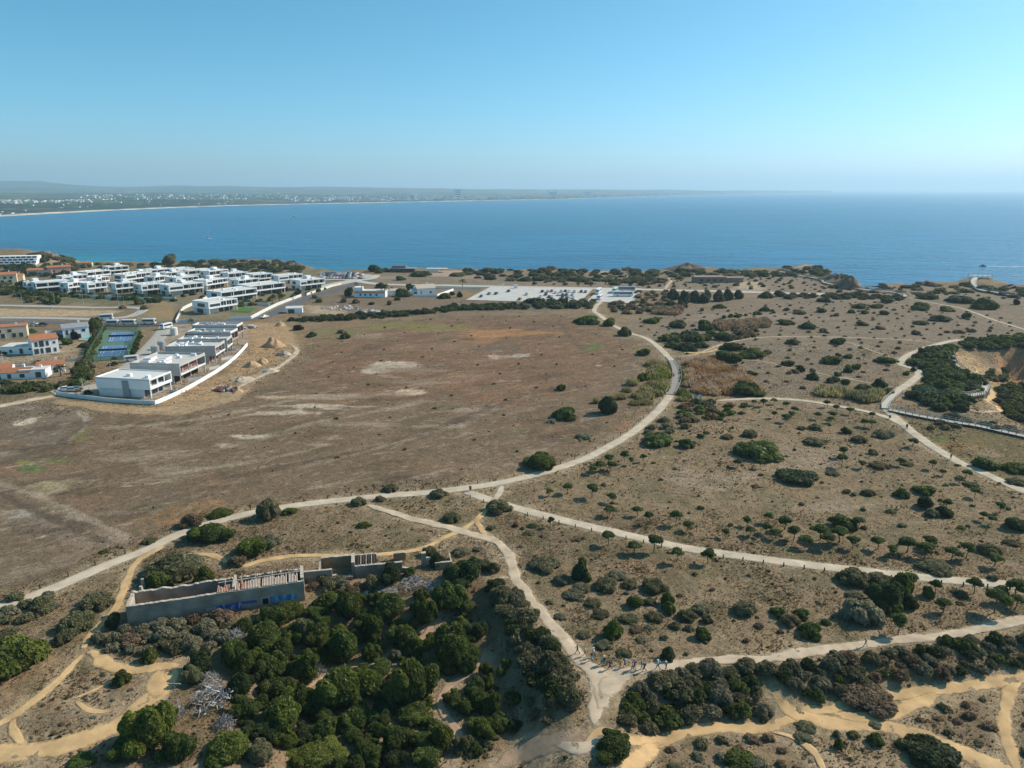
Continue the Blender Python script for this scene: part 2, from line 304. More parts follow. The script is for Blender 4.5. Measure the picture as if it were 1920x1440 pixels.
ZONES = [  # albedo, soft edge in metres, polygon in pixels
 ((.195, .130, .081), 14, [(-60, 800), (170, 775), (300, 770), (440, 750), (555, 680), (600, 640), (700, 600), (900, 590), (1080, 590), (1150, 630), (1215, 690), (1225, 740), (1150, 800), (1040, 868), (900, 900), (640, 926), (420, 962), (250, 1020), (100, 1090), (-60, 1140)]),
 ((.220, .122, .068), 14, [(600, 640), (760, 606), (900, 595), (1080, 598), (1180, 660), (1110, 720), (960, 760), (800, 745), (640, 735), (570, 700)]),
 ((.46, .31, .175), 2.0, [(108, 749), (200, 759), (292, 766), (340, 757), (420, 738), (470, 706), (505, 690), (450, 748), (340, 780), (200, 774), (100, 758)]),
 ((.200, .150, .108), 6, [(-80, 760), (60, 752), (150, 765), (165, 785), (120, 820), (50, 852), (-80, 890)]),
 ((.250, .180, .125), 3, [(-100, 905), (0, 918), (120, 962), (243, 1016), (160, 1050), (60, 1085), (-100, 1125)]),
 ((.33, .26, .195), 1.0, [(28, 964), (70, 953), (112, 962), (72, 978)]),
 ((.30, .225, .165), 1.0, [(78, 984), (100, 974), (238, 1014), (210, 1026)]),
 ((.17, .125, .085), 1.2, [(0, 925), (30, 930), (110, 968), (75, 988), (0, 955)]),
 ((.19, .135, .085), 1.2, [(-60, 1000), (60, 998), (150, 1030), (60, 1060), (-60, 1075)]),
 ((.47, .30, .16), 4, [(285, 770), (400, 745), (455, 705), (540, 670), (560, 650), (545, 612), (490, 604), (430, 612), (470, 645), (420, 700), (330, 735), (292, 760)]),
 ((.40, .32, .24), 2, [(108, 742), (175, 720), (290, 640), (320, 605), (450, 600), (470, 640), (450, 672), (400, 702), (290, 757), (200, 753)]),
 ((.38, .29, .19), 5, [(-60, 640), (100, 640), (190, 640), (150, 690), (60, 700), (-60, 690)]),
 ((.52, .38, .23), 4, [(-100, 576), (60, 580), (200, 582), (235, 586), (160, 593), (40, 592), (-100, 590)]),
 ((.33, .23, .12), 3, [(265, 592), (300, 566), (330, 566), (330, 600), (290, 602), (265, 602)]),
 ((.22, .185, .115), 6, [(300, 545), (560, 520), (640, 530), (560, 570), (470, 590), (340, 600), (330, 570)]),
 ((.15, .15, .075), 8, [(40, 548), (330, 555), (320, 565), (200, 570), (40, 562)]),
 ((.20, .175, .10), 8, [(-100, 485), (100, 482), (140, 500), (600, 500), (620, 508), (560, 520), (300, 512), (120, 530), (-100, 570)]),
 ((.20, .145, .10), 6, [(560, 545), (680, 552), (880, 560), (1085, 570), (1100, 582), (900, 588), (760, 596), (600, 600), (540, 596), (545, 575)]),
 ((.45, .34, .21), 5, [(570, 572), (610, 571), (650, 580), (640, 590), (580, 588)]),
 ((.225, .170, .118), 16, [(1190, 560), (1920, 560), (2000, 640), (1730, 640), (1690, 690), (1640, 760), (1320, 740), (1280, 660), (1180, 610)]),
 ((.24, .185, .13), 12, [(700, 512), (1000, 512), (1460, 508), (1560, 530), (1920, 545), (2000, 570), (1400, 545), (1000, 536), (700, 530)]),
 ((.16, .125, .05), 6, [(1710, 812), (1770, 800), (1860, 810), (1930, 830), (1990, 870), (1960, 905), (1880, 880), (1800, 862), (1745, 832)]),
 ((.27, .17, .09), 6, [(1284, 672), (1320, 672), (1400, 700), (1440, 740), (1330, 748), (1290, 735), (1276, 700)]),
 ((.50, .33, .17), 5, [(1780, 660), (1820, 655), (1870, 672), (1890, 700), (1850, 722), (1800, 700), (1783, 680)]),
 ((.46, .22, .11), 3, [(1868, 654), (1925, 650), (2050, 650), (2050, 728), (1935, 716), (1895, 690)]),
 ((.47, .32, .20), 2.5, [(930, 1395), (1030, 1370), (1100, 1375), (1090, 1405), (1010, 1430), (940, 1440)]),
 ((.40, .28, .165), 3, [(1500, 1372), (1580, 1360), (1700, 1378), (1780, 1412), (1700, 1425), (1580, 1430), (1520, 1400)]),
 ((.34, .22, .13), 2, [(612, 1062), (650, 1062), (680, 1075), (700, 1100), (640, 1095)]),
 ((.42, .30, .20), 2.5, [(1085, 1230), (1100, 1260), (1116, 1300), (1108, 1330), (1096, 1290), (1078, 1250)]),
 ((.50, .38, .24), 4, [(1386, 528), (1420, 530), (1440, 542), (1400, 548), (1380, 540)]),
 ((.50, .36, .22), 3, [(1498, 500), (1515, 496), (1520, 508), (1505, 512)]),
 ((.50, .34, .25), 4, [(800, 506), (880, 507), (900, 514), (850, 520), (800, 518)]),
]
BLOBS = [  # px, py, rx, ry, albedo, strength: patches of other soil and plants
 (950, 624, 120, 9, (.40, .20, .085), .75), (900, 640, 40, 7, (.38, .20, .09), .5), (1110, 650, 22, 5, (.12, .17, .05), .8), (1010, 608, 70, 5, (.15, .10, .07), .6),
 (940, 654, 55, 9, (.15, .105, .075), .6), (928, 669, 20, 5, (.52, .36, .28), .8), (972, 668, 24, 5, (.50, .40, .32), .7), (860, 720, 40, 10, (.30, .145, .085), .5),
 (740, 684, 60, 7, (.60, .48, .37), .8), (700, 695, 34, 8, (.58, .47, .36), .75), (760, 690, 90, 9, (.34, .25, .18), .5), (790, 716, 90, 5, (.36, .27, .19), .5),
 (765, 735, 38, 7, (.62, .46, .32), .9), (840, 705, 110, 8, (.30, .17, .10), .4), (610, 744, 120, 5, (.50, .38, .27), .65), (600, 762, 85, 5, (.56, .44, .33), .8),
 (520, 775, 70, 6, (.52, .41, .31), .75), (470, 818, 46, 5, (.55, .44, .33), .85), (415, 832, 12, 5, (.5, .4, .3), .7), (600, 835, 30, 4, (.40, .31, .23), .5),
 (820, 650, 100, 7, (.30, .19, .12), .4), (680, 795, 100, 6, (.36, .28, .21), .45), (530, 745, 60, 3, (.5, .36, .24), .6), (700, 740, 90, 8, (.25, .145, .09), .5),
 (880, 770, 60, 5, (.40, .31, .23), .5), (830, 800, 60, 4, (.42, .33, .24), .5), (740, 610, 60, 8, (.21, .19, .06), .6), (640, 625, 70, 10, (.20, .17, .075), .6),
 (820, 612, 60, 7, (.22, .20, .055), .6), (700, 630, 40, 5, (.34, .27, .18), .5), (50, 792, 24, 9, (.62, .50, .36), .9), (58, 878, 30, 7, (.09, .17, .045), .85),
 (150, 812, 20, 9, (.16, .19, .05), .7), (105, 862, 25, 6, (.17, .20, .06), .6), (45, 866, 18, 5, (.24, .24, .06), .5), (155, 823, 18, 6, (.24, .22, .055), .6),
 (85, 915, 55, 14, (.40, .32, .19), .6), (45, 962, 30, 10, (.40, .35, .28), .6), (100, 975, 50, 8, (.36, .28, .21), .5), (25, 930, 30, 25, (.18, .125, .075), .5),
 (330, 970, 70, 18, (.30, .17, .075), .55), (390, 945, 40, 12, (.34, .19, .08), .5), (330, 880, 70, 10, (.36, .28, .20), .4), (240, 860, 60, 6, (.38, .29, .21), .4),
 (290, 850, 90, 8, (.36, .28, .2), .35), (330, 805, 70, 5, (.34, .25, .17), .4), (220, 960, 70, 6, (.34, .26, .18), .45), (290, 930, 90, 8, (.16, .115, .085), .45),
 (1420, 595, 140, 9, (.30, .23, .17), .5), (1560, 650, 120, 8, (.32, .25, .18), .4), (1480, 860, 150, 30, (.37, .27, .19), .35), (1330, 900, 120, 20, (.40, .30, .22), .35),
 (1800, 835, 40, 12, (.26, .15, .06), .7), (1760, 822, 30, 8, (.13, .15, .05), .6), (1850, 850, 40, 9, (.30, .22, .13), .6), (1170, 800, 40, 8, (.36, .19, .10), .5), (1120, 720, 30, 8, (.33, .2, .13), .4),
 (1180, 1060, 60, 8, (.36, .22, .14), .4), (1050, 1105, 40, 10, (.36, .22, .12), .4), (1560, 950, 80, 12, (.34, .27, .19), .4), (240, 1320, 110, 40, (.27, .21, .14), .4), (110, 1350, 70, 35, (.26, .2, .135), .4),
 (1200, 1120, 150, 40, (.30, .22, .14), .35), (470, 1120, 60, 20, (.30, .22, .15), .4), (350, 1170, 90, 20, (.30, .20, .13), .4), (60, 1420, 60, 12, (.34, .25, .16), .4),
 (1620, 1325, 50, 14, (.27, .19, .12), .7), (1850, 1400, 60, 60, (.24, .165, .105), .5), (1780, 1345, 70, 30, (.25, .17, .105), .5), (1350, 1420, 130, 30, (.25, .18, .115), .5),
 (985, 1420, 40, 8, (.55, .36, .25), .8), (1050, 1392, 30, 6, (.50, .35, .26), .7), (1015, 1400, 50, 6, (.27, .18, .12), .6), (880, 520, 40, 4, (.40, .28, .19), .5), (1130, 508, 22, 3, (.52, .38, .26), .8),
 (1390, 545, 50, 4, (.36, .28, .21), .6), (1600, 560, 90, 6, (.27, .21, .15), .5), (1120, 525, 200, 6, (.24, .19, .13), .5), (960, 532, 120, 4, (.25, .19, .135), .6), (720, 520, 60, 4, (.32, .27, .2), .5),
 (690, 575, 40, 4, (.27, .2, .14), .4), (470, 500, 60, 6, (.36, .24, .15), .6), (540, 505, 30, 6, (.42, .26, .17), .6), (130, 492, 20, 6, (.48, .37, .22), .7), (100, 500, 22, 6, (.46, .36, .2), .6), (25, 470, 20, 3, (.5, .4, .26), .7),
 (1880, 735, 30, 8, (.42, .26, .14), .5), (1900, 745, 25, 6, (.48, .22, .09), .7), (1885, 690, 16, 8, (.50, .20, .12), .5), (1880, 800, 30, 10, (.36, .25, .17), .6), (1850, 690, 20, 8, (.22, .2, .06), .5)]

def catmull(pts, step):
    P_ = [np.array(p, float) for p in pts]; out = []
    for i in range(len(P_) - 1):
        p0, p1, p2, p3 = P_[max(i - 1, 0)], P_[i], P_[i + 1], P_[min(i + 2, len(P_) - 1)]
        n = max(2, int(np.linalg.norm(p2 - p1) / step))
        for k in range(n):
            t = k / n; out.append(0.5 * ((2 * p1) + (p2 - p0) * t + (2 * p0 - 5 * p1 + 4 * p2 - p3) * t * t + (3 * p1 - p0 - 3 * p2 + p3) * t ** 3))
    out.append(P_[-1]); return np.array(out)

def route_pts(pl, step):
    return catmull([G(*p)[:2] for p in pl], step)

RW = []      # routes as world polylines
for (nm, kd, w, lab, pl) in ROUTES:
    far = sum(p[1] for p in pl) / len(pl)
    RW.append((nm, kd, w, lab, route_pts(pl, 0.6 if far > 900 else (1.2 if far > 700 else 3.0))))

def route_dist(x, y, lines, pad=30):
    d = np.full(np.shape(x), 1e9)
    for P_ in lines:
        Q = P_[::3] if len(P_) > 30 else P_
        if not np.allclose(Q[-1], P_[-1]): Q = np.vstack([Q, P_[-1:]])
        for i in range(len(Q) - 1):
            ax, ay = Q[i]; bx, by = Q[i + 1]
            m = (x > min(ax, bx) - pad) & (x < max(ax, bx) + pad) & (y > min(ay, by) - pad) & (y < max(ay, by) + pad)
            if not m.any(): continue
            xs, ys = x[m], y[m]; ex, ey = bx - ax, by - ay
            t = np.clip(((xs - ax) * ex + (ys - ay) * ey) / (ex * ex + ey * ey + 1e-9), 0, 1)
            d[m] = np.minimum(d[m], np.hypot(xs - ax - t * ex, ys - ay - t * ey))
    return d

# ---------------------------------------------------------------- ground sheet
NC, NRW = 420, 550
_u = np.linspace(-1.02, 1.02, NC); _y = 45 * (1300 / 45) ** np.linspace(0, 1, NRW)
YY, UU = np.meshgrid(_y, _u, indexing='ij'); XX = UU * YY
ZZ = H(XX, YY)
near = sstep(260, 90, YY)
ZZ = ZZ + (fbm(XX / 1.6, YY / 1.6, 21, 3) - 0.5) * 0.30 * near
def lerp3(c, col, w):
    return c + (np.array(col) - c) * w[..., None]
def ground_colour(X, Y, Z):
    n1, n2, n3 = fbm(X / 22, Y / 22, 31, 4), fbm(X / 5, Y / 5, 32, 4), fbm(X / 70, Y / 70, 33, 3)
    c = np.empty(X.shape + (3,)); c[:] = (.272, .192, .112)
    c = lerp3(c, (.215, .150, .086), sstep(.42, .66, n1) * .75)
    c = lerp3(c, (.30, .185, .10), sstep(.52, .72, n3) * .6)
    c = lerp3(c, (.150, .132, .066), sstep(.52, .70, n2) * .6)
    for (col, soft, pl) in ZONES:
        w = wpoly(pl); xs, ys = [p[0] for p in w], [p[1] for p in w]
        m = (X > min(xs) - 25) & (X < max(xs) + 25) & (Y > min(ys) - 25) & (Y < max(ys) + 25)
        if not m.any(): continue
        d = sdf(w, X[m], Y[m]) + (n2[m] - .5) * soft * 2.2
        cc = lerp3(c[m], col, sstep(-soft * .5, soft * .5, d) * .88); c[m] = cc
    fld = sstep(-4, 8, sdf(wpoly(ZONES[0][2]), X, Y))
    for (px, py, rx, ry, col, st) in BLOBS:
        x0, y0 = at_z(px, py); k, dy = scale_at(px, py); a_, b_ = rx / k, ry * dy
        m = (abs(X - x0) < 1.7 * a_) & (abs(Y - y0) < 1.7 * b_)
        if not m.any(): continue
        q = np.sqrt(((X[m] - x0) / a_) ** 2 + ((Y[m] - y0) / b_) ** 2) + (fbm(X[m] / (a_ * .35 + .5), Y[m] / (b_ * .35 + .5), 51, 4) - .5) * 1.5
        wq = sstep(1.0, .6, q) * min(1.0, st * 1.3); c[m] = lerp3(c[m], col, wq); fld[m] *= 1 - .9 * wq
    return c, n2, fld
GC, _n2, FLD = ground_colour(XX, YY, ZZ)
_sand = [r[4] for r in RW if r[1] in ('sand', 'pale', 'gravel', 'pink')]
rd = np.full(XX.shape, 1e9)
for (nm, kd, w, lab, P_) in RW:
    if kd in ('sand', 'pale', 'gravel', 'pink'): rd = np.minimum(rd, route_dist(XX, YY, [P_], 12) - w / 2)
TRACKS = [(.9, (.40, .31, .215), .7, [(180, 805), (300, 795), (420, 778), (540, 752), (620, 742), (760, 736)]), (.8, (.42, .33, .23), .7, [(330, 855), (450, 832), (560, 800), (680, 775), (800, 752)]), (1.0, (.11, .078, .052), .8, [(1048, 600), (1062, 625), (1085, 648), (1120, 668)]), (.8, (.38, .29, .20), .6, [(560, 880), (680, 850), (800, 815), (900, 790), (1000, 770)]),
          (.9, (.115, .08, .055), .7, [(380, 905), (520, 880), (660, 850), (820, 800), (960, 752)]), (.8, (.36, .28, .20), .6, [(0, 905), (60, 925), (150, 965), (240, 1010)]), (.9, (.12, .085, .06), .8, [(0, 925), (70, 958), (150, 995), (215, 1022)]), (.7, (.36, .27, .19), .6, [(640, 640), (700, 632), (760, 622), (820, 620)]), (.8, (.40, .32, .24), .7, [(130, 825), (160, 800), (158, 780), (110, 766), (40, 768)]), (1.2, (.13, .09, .062), .7, [(0, 870), (60, 850), (120, 825), (162, 795)]),
          (.7, (.40, .31, .22), .6, [(700, 700), (780, 712), (860, 706), (930, 700)]), (.8, (.12, .085, .058), .7, [(690, 720), (800, 705), (900, 690), (1000, 700)]), (.7, (.42, .33, .23), .55, [(240, 905), (360, 882), (470, 868), (600, 840)])]
for (tw, tc, ts, tp_) in TRACKS:
    for sgn in (-.9, .9):
        P_ = catmull([at_z(q[0], q[1] + sgn * 1.3) for q in tp_], 4.0); d_ = route_dist(XX, YY, [P_], 8); wq = sstep(tw * 1.6, tw * .4, d_ + (_n2 - .5) * 3.4) * ts * (.95 if tp_[0][0] < 200 else .6)
        GC = lerp3(GC, tc, wq); FLD = FLD * (1 - .8 * wq)
GC = lerp3(GC, (.42, .315, .195), sstep(2.2, .0, rd + (_n2 - .5) * 4.0) * .7)
# rock where the land breaks off
dzy = np.gradient(ZZ, axis=0) / np.gradient(YY, axis=0); dzx = np.gradient(ZZ, axis=1) / np.gradient(XX, axis=1)
slope = np.hypot(dzx, dzy)
rockc = lerp3(np.broadcast_to(np.array((.40, .27, .165)), GC.shape).copy(), (.30, .19, .115), sstep(.4, .6, fbm(XX / 8, YY / 8 + ZZ / 3, 61, 4)))
cd_ = sdf(LAND, XX, YY)
GC = GC + (rockc - GC) * (sstep(.45, .9, slope) * sstep(60, 10, cd_))[..., None]
V = np.stack([XX, YY, ZZ], -1).reshape(-1, 3)
idx = np.arange(NRW * NC).reshape(NRW, NC)
F = np.stack([idx[:-1, :-1], idx[:-1, 1:], idx[1:, 1:], idx[1:, :-1]], -1).reshape(-1, 4)
keep = (ZZ.reshape(-1)[F].max(1) > SEA - 6); F = F[keep]
used = np.zeros(len(V), bool); used[F] = True; remap = np.cumsum(used) - 1
gm = mesh_np('ground', V[used], remap[F], True)
ca = gm.color_attributes.new('soil', 'FLOAT_COLOR', 'POINT')
ca.data.foreach_set('color', np.concatenate([GC.reshape(-1, 3)[used], FLD.reshape(-1, 1)[used]], 1).astype(np.float32).ravel())

def soil_material():
    m, t, b = new_mat('dry_ground'); N, L = t.nodes, t.links
    b.inputs['Roughness'].default_value = 0.95; b.inputs['Specular IOR Level'].default_value = 0.1
    at = N.new('ShaderNodeAttribute'); at.attribute_name = 'soil'
    ge = N.new('ShaderNodeNewGeometry')
    def noise(sc, det, rough=.6):
        n = N.new('ShaderNodeTexNoise'); n.inputs['Scale'].default_value = sc; n.inputs['Detail'].default_value = det; n.inputs['Roughness'].default_value = rough
        L.new(ge.outputs['Position'], n.inputs['Vector']); return n
    def rng(s, a, b_, c, d):
        r = N.new('ShaderNodeMapRange'); r.inputs[1].default_value = a; r.inputs[2].default_value = b_; r.inputs[3].default_value = c; r.inputs[4].default_value = d; L.new(s, r.inputs[0]); return r.outputs[0]
    def mul(a, b_):
        k = N.new('ShaderNodeMath'); k.operation = 'MULTIPLY'; L.new(a, k.inputs[0]); L.new(b_, k.inputs[1]); return k.outputs[0]
    fine, mid, big = noise(2.6, 7, .72), noise(.55, 6, .65), noise(.09, 5)
    f = mul(mul(rng(fine.outputs['Fac'], .3, .7, .76, 1.22), rng(mid.outputs['Fac'], .3, .7, .80, 1.18)), rng(big.outputs['Fac'], .3, .7, .88, 1.12))
    vm = N.new('ShaderNodeVectorMath'); vm.operation = 'SCALE'; L.new(at.outputs['Color'], vm.inputs[0]); L.new(f, vm.inputs['Scale'])
    # field: wind and wheel worn streaks of darker weed and paler bare soil, only where the field is
    def streak(rot, sx, sy, lo, hi, col, amt, prev, mask=True, det=8):
        mp = N.new('ShaderNodeMapping'); mp.vector_type = 'TEXTURE'; mp.inputs['Rotation'].default_value = (0, 0, rot); mp.inputs['Scale'].default_value = (sx, sy, 10); L.new(ge.outputs['Position'], mp.inputs[0])
        n = N.new('ShaderNodeTexNoise'); n.inputs['Scale'].default_value = 1; n.inputs['Detail'].default_value = det; n.inputs['Roughness'].default_value = .68; n.inputs['Distortion'].default_value = .6; L.new(mp.outputs[0], n.inputs['Vector'])
        k = rng(n.outputs['Fac'], lo, hi, 0, amt); k = mul(k, at.outputs['Alpha']) if mask else k
        x = N.new('ShaderNodeMix'); x.data_type = 'RGBA'; L.new(k, x.inputs[0]); L.new(prev, x.inputs[6]); x.inputs[7].default_value = (*col, 1); return x.outputs[2]
    c = vm.outputs[0]
    c = streak(radians(32), 26, 11, .50, .64, (.085, .060, .040), .80, c)
    c = streak(radians(-12), 30, 11, .54, .66, (.27, .145, .082), .6, c)
    c = streak(radians(24), 18, 6, .57, .66, (.40, .305, .215), .75, c)
    c = streak(radians(55), 26, 12, .56, .68, (.165, .145, .075), .6, c)
    c = streak(radians(34), 7, 2.4, .60, .68, (.50, .39, .28), .75, c)
    c = streak(radians(20), 9, 5, .54, .66, (.155, .118, .064), .6, c, False)
    c = streak(radians(10), 2.6, 1.8, .52, .64, (.125, .098, .055), .6, c, False, 6)
    c = streak(radians(50), 4.5, 2.5, .56, .66, (.38, .285, .18), .5, c, False, 6)
    c = streak(radians(70), 14, 8, .58, .70, (.31, .20, .115), .35, c, False)
    # scattered greyish and reddish herbs
    mx = N.new('ShaderNodeMix'); mx.data_type = 'RGBA'; L.new(c, mx.inputs[6]); mx.inputs[7].default_value = (.15, .125, .075, 1)
    tu = noise(1.1, 5, .6); L.new(rng(tu.outputs['Fac'], .60, .72, 0, .40), mx.inputs[0])
    L.new(mx.outputs[2], b.inputs['Base Color'])
    bp = N.new('ShaderNodeBump'); bp.inputs['Strength'].default_value = .6; bp.inputs['Distance'].default_value = .25; L.new(fine.outputs['Fac'], bp.inputs['Height'])
    bp2 = N.new('ShaderNodeBump'); bp2.inputs['Strength'].default_value = .6; bp2.inputs['Distance'].default_value = 1.0; L.new(mid.outputs['Fac'], bp2.inputs['Height'])
    L.new(bp2.outputs[0], bp.inputs['Normal']); L.new(bp.outputs[0], b.inputs['Normal'])
    return m
go = link('ground', gm, soil_material())
tag(go, 'dry brown and tan headland of grass and bare soil', 'ground', kind='structure')

# ---------------------------------------------------------------- paths and roads
def surf_mat(name, col, var=.16, sc=.8, fine=3.0, ragged_=0.0):
    m = M(name, col, .95, var, sc, .25, fine, 0, .12)
    if ragged_:
        N, L = m.node_tree.nodes, m.node_tree.links; at = N.new('ShaderNodeAttribute'); at.attribute_name = 'edge'; ge = N.new('ShaderNodeNewGeometry')
        n = N.new('ShaderNodeTexNoise'); n.inputs['Scale'].default_value = .9; n.inputs['Detail'].default_value = 8; n.inputs['Roughness'].default_value = .75; L.new(ge.outputs['Position'], n.inputs['Vector'])
        k = N.new('ShaderNodeMath'); k.operation = 'MULTIPLY_ADD'; k.inputs[1].default_value = ragged_; L.new(n.outputs['Fac'], k.inputs[0]); L.new(at.outputs['Fac'], k.inputs[2])
        r = N.new('ShaderNodeMapRange'); r.inputs[1].default_value = ragged_ * .5 + .12; r.inputs[2].default_value = ragged_ * .5 + .50; L.new(k.outputs[0], r.inputs[0])
        L.new(r.outputs[0], N['Principled BSDF'].inputs['Alpha'])
    return m
SURF = {'gravel': surf_mat('pale_gravel', (.55, .455, .335), .22, .35, ragged_=.8), 'sand': surf_mat('yellow_sand', (.57, .375, .185), .32, .35, ragged_=1.6), 'pale': surf_mat('pale_dirt', (.54, .42, .295), .28, .35, ragged_=1.4), 'pink': surf_mat('pink_dirt', (.42, .28, .18), .22, ragged_=1.8),
        'asphalt': surf_mat('asphalt', (.13, .135, .14), .1), 'concrete': surf_mat('unfinished_street', (.42, .40, .36), .15), 'paving': surf_mat('paving', (.42, .385, .33), .12), 'pavingw': surf_mat('pale_paving', (.50, .46, .40), .12)}
SURF_DIST = []
for k, (nm, kd, w, lab, P_) in enumerate(RW):
    n = len(P_); tg = np.gradient(P_, axis=0); tg /= np.linalg.norm(tg, axis=1)[:, None] + 1e-9; nl = np.stack([-tg[:, 1], tg[:, 0]], 1)
    s = np.arange(n); hard = kd in ('asphalt', 'paving', 'concrete', 'pavingw')
    tp = np.clip(np.minimum(s, n - 1 - s) / 6.0, .15, 1) ** .5 if not hard else 1.0
    jl = 1 + (fbm(s / 4.0, np.full(n, k * 7.0), 71, 5) - .5) * (0.04 if hard else (.22 if kd == 'gravel' else (1.1 if w < 3 else .75)))
    jr = 1 + (fbm(s / 4.0, np.full(n, k * 7.0 + 3), 72, 5) - .5) * (0.04 if hard else (.22 if kd == 'gravel' else (1.1 if w < 3 else .75)))
    dist = P_[:, 1]; lift = .03 + np.clip(dist - 90, 0, 1e9) * .0004 + .004 * (k % 9)
    rows = []
    for a in (-1, -.85, -.4, 0, .4, .85, 1):
        q = P_ + nl * ((a * w / 2 * (1.0 if hard else 1.15)) * (jl if a > 0 else jr) * tp)[:, None]
        z = H(q[:, 0], q[:, 1]) + lift + (.03 if abs(a) < .9 else -.07)
        rows.append(np.column_stack([q, z]))
    VV = np.stack(rows, 1).reshape(-1, 3); ii = np.arange(n * 7).reshape(n, 7)
    FF = np.stack([ii[:-1, :-1], ii[1:, :-1], ii[1:, 1:], ii[:-1, 1:]], -1).reshape(-1, 4)[:, ::-1]
    me_ = mesh_np(nm, VV, FF, True); ea = me_.attributes.new('edge', 'FLOAT', 'POINT'); ev = np.tile(np.array([0, .28, .80, 1, .80, .28, 0.0]), (n, 1))
    if not hard: ev = np.minimum(ev, np.clip(np.minimum(s, n - 1 - s) / 4.0, 0, 1)[:, None])
    ea.data.foreach_set('value', ev.astype(np.float32).ravel()); o = link(nm, me_, SURF[kd]); tag(o, lab, nm, kind='structure')

def sheet(name, px, mat, label, lift=.12, kind='structure', cat=None, poly=None):
    """flat surface draped on the ground from its outline in pixels"""
    P_ = poly or [G(*p)[:2] for p in px]
    o = link(name, mesh(name, [(x, y, hz(x, y) + lift) for x, y in P_], [tuple(range(len(P_)))]), mat); tag(o, label, cat or name, kind=kind); return o

# ---------------------------------------------------------------- sea
_uu = np.linspace(-1.6, 1.6, 220); _yy = np.concatenate([np.linspace(300, 1500, 90), np.geomspace(1530, 36000, 90)])
SY, SU = np.meshgrid(_yy, _uu, indexing='ij'); SX = SU * SY
rr = np.hypot(SX, SY); kk = np.minimum(1, 36000 / rr); SX, SY = SX * kk, SY * kk
sV = np.stack([SX, SY, np.full(SX.shape, SEA)], -1).reshape(-1, 3); si = np.arange(SX.size).reshape(SX.shape)
sF = np.stack([si[:-1, :-1], si[:-1, 1:], si[1:, 1:], si[1:, :-1]], -1).reshape(-1, 4)
sm = mesh_np('sea', sV, sF)
cd = -sdf(LAND, SX, SY); n_ = fbm(SX / 160, SY / 90, 81, 4)
shal = sstep(420, 10, cd + (n_ - .5) * 160) * sstep(.35, -.25, SX / SY)
sc_ = np.empty(SX.shape + (3,)); sc_[:] = (.001, .145, .280)
sc_ = lerp3(sc_, (.006, .26, .275), shal * .95)
sc_ = lerp3(sc_, (.001, .112, .232), sstep(.5, .7, fbm(SX / 900, SY / 260, 82, 4)) * .7)
a_ = sm.color_attributes.new('water', 'FLOAT_COLOR', 'POINT'); a_.data.foreach_set('color', np.concatenate([sc_.reshape(-1, 3), np.ones((SX.size, 1))], 1).astype(np.float32).ravel())
def sea_material():
    m, t, b = new_mat('sea_water'); N, L = t.nodes, t.links
    at = N.new('ShaderNodeAttribute'); at.attribute_name = 'water'
    b.inputs['Roughness'].default_value = .28; b.inputs['IOR'].default_value = 1.33; b.inputs['Specular IOR Level'].default_value = .22
    ge = N.new('ShaderNodeNewGeometry')
    def wv(sx, sy, det, rot):
        mp = N.new('ShaderNodeMapping'); mp.inputs['Scale'].default_value = (sx, sy, .1); mp.inputs['Rotation'].default_value = (0, 0, rot); L.new(ge.outputs['Position'], mp.inputs[0])
        n = N.new('ShaderNodeTexNoise'); n.inputs['Scale'].default_value = 1; n.inputs['Detail'].default_value = det; n.inputs['Roughness'].default_value = .6; L.new(mp.outputs[0], n.inputs['Vector']); return n.outputs['Fac']
    w1, w2 = wv(.05, .11, 7, .35), wv(.012, .03, 5, .2)
    w3 = wv(.004, .016, 8, .12); mr = N.new('ShaderNodeMapRange'); mr.inputs[1].default_value = .35; mr.inputs[2].default_value = .65; mr.inputs[3].default_value = .80; mr.inputs[4].default_value = 1.18; L.new(w3, mr.inputs[0])
    mr2 = N.new('ShaderNodeMapRange'); mr2.inputs[1].default_value = .35; mr2.inputs[2].default_value = .65; mr2.inputs[3].default_value = .86; mr2.inputs[4].default_value = 1.16; L.new(w1, mr2.inputs[0]); mm = N.new('ShaderNodeMath'); mm.operation = 'MULTIPLY'; L.new(mr.outputs[0], mm.inputs[0]); L.new(mr2.outputs[0], mm.inputs[1])
    vs = N.new('ShaderNodeVectorMath'); vs.operation = 'SCALE'; L.new(at.outputs['Color'], vs.inputs[0]); L.new(mm.outputs[0], vs.inputs['Scale']); L.new(vs.outputs[0], b.inputs['Base Color'])
    ad = N.new('ShaderNodeMath'); ad.operation = 'MULTIPLY_ADD'; L.new(w2, ad.inputs[0]); ad.inputs[1].default_value = 1.6; L.new(w1, ad.inputs[2])
    bp = N.new('ShaderNodeBump'); bp.inputs['Strength'].default_value = 1.0; bp.inputs['Distance'].default_value = 4.0
    L.new(ad.outputs[0], bp.inputs['Height']); L.new(bp.outputs[0], b.inputs['Normal'])
    return m
tag(link('sea', sm, sea_material()), 'blue sea of the bay stretching to the horizon', 'sea', kind='structure')

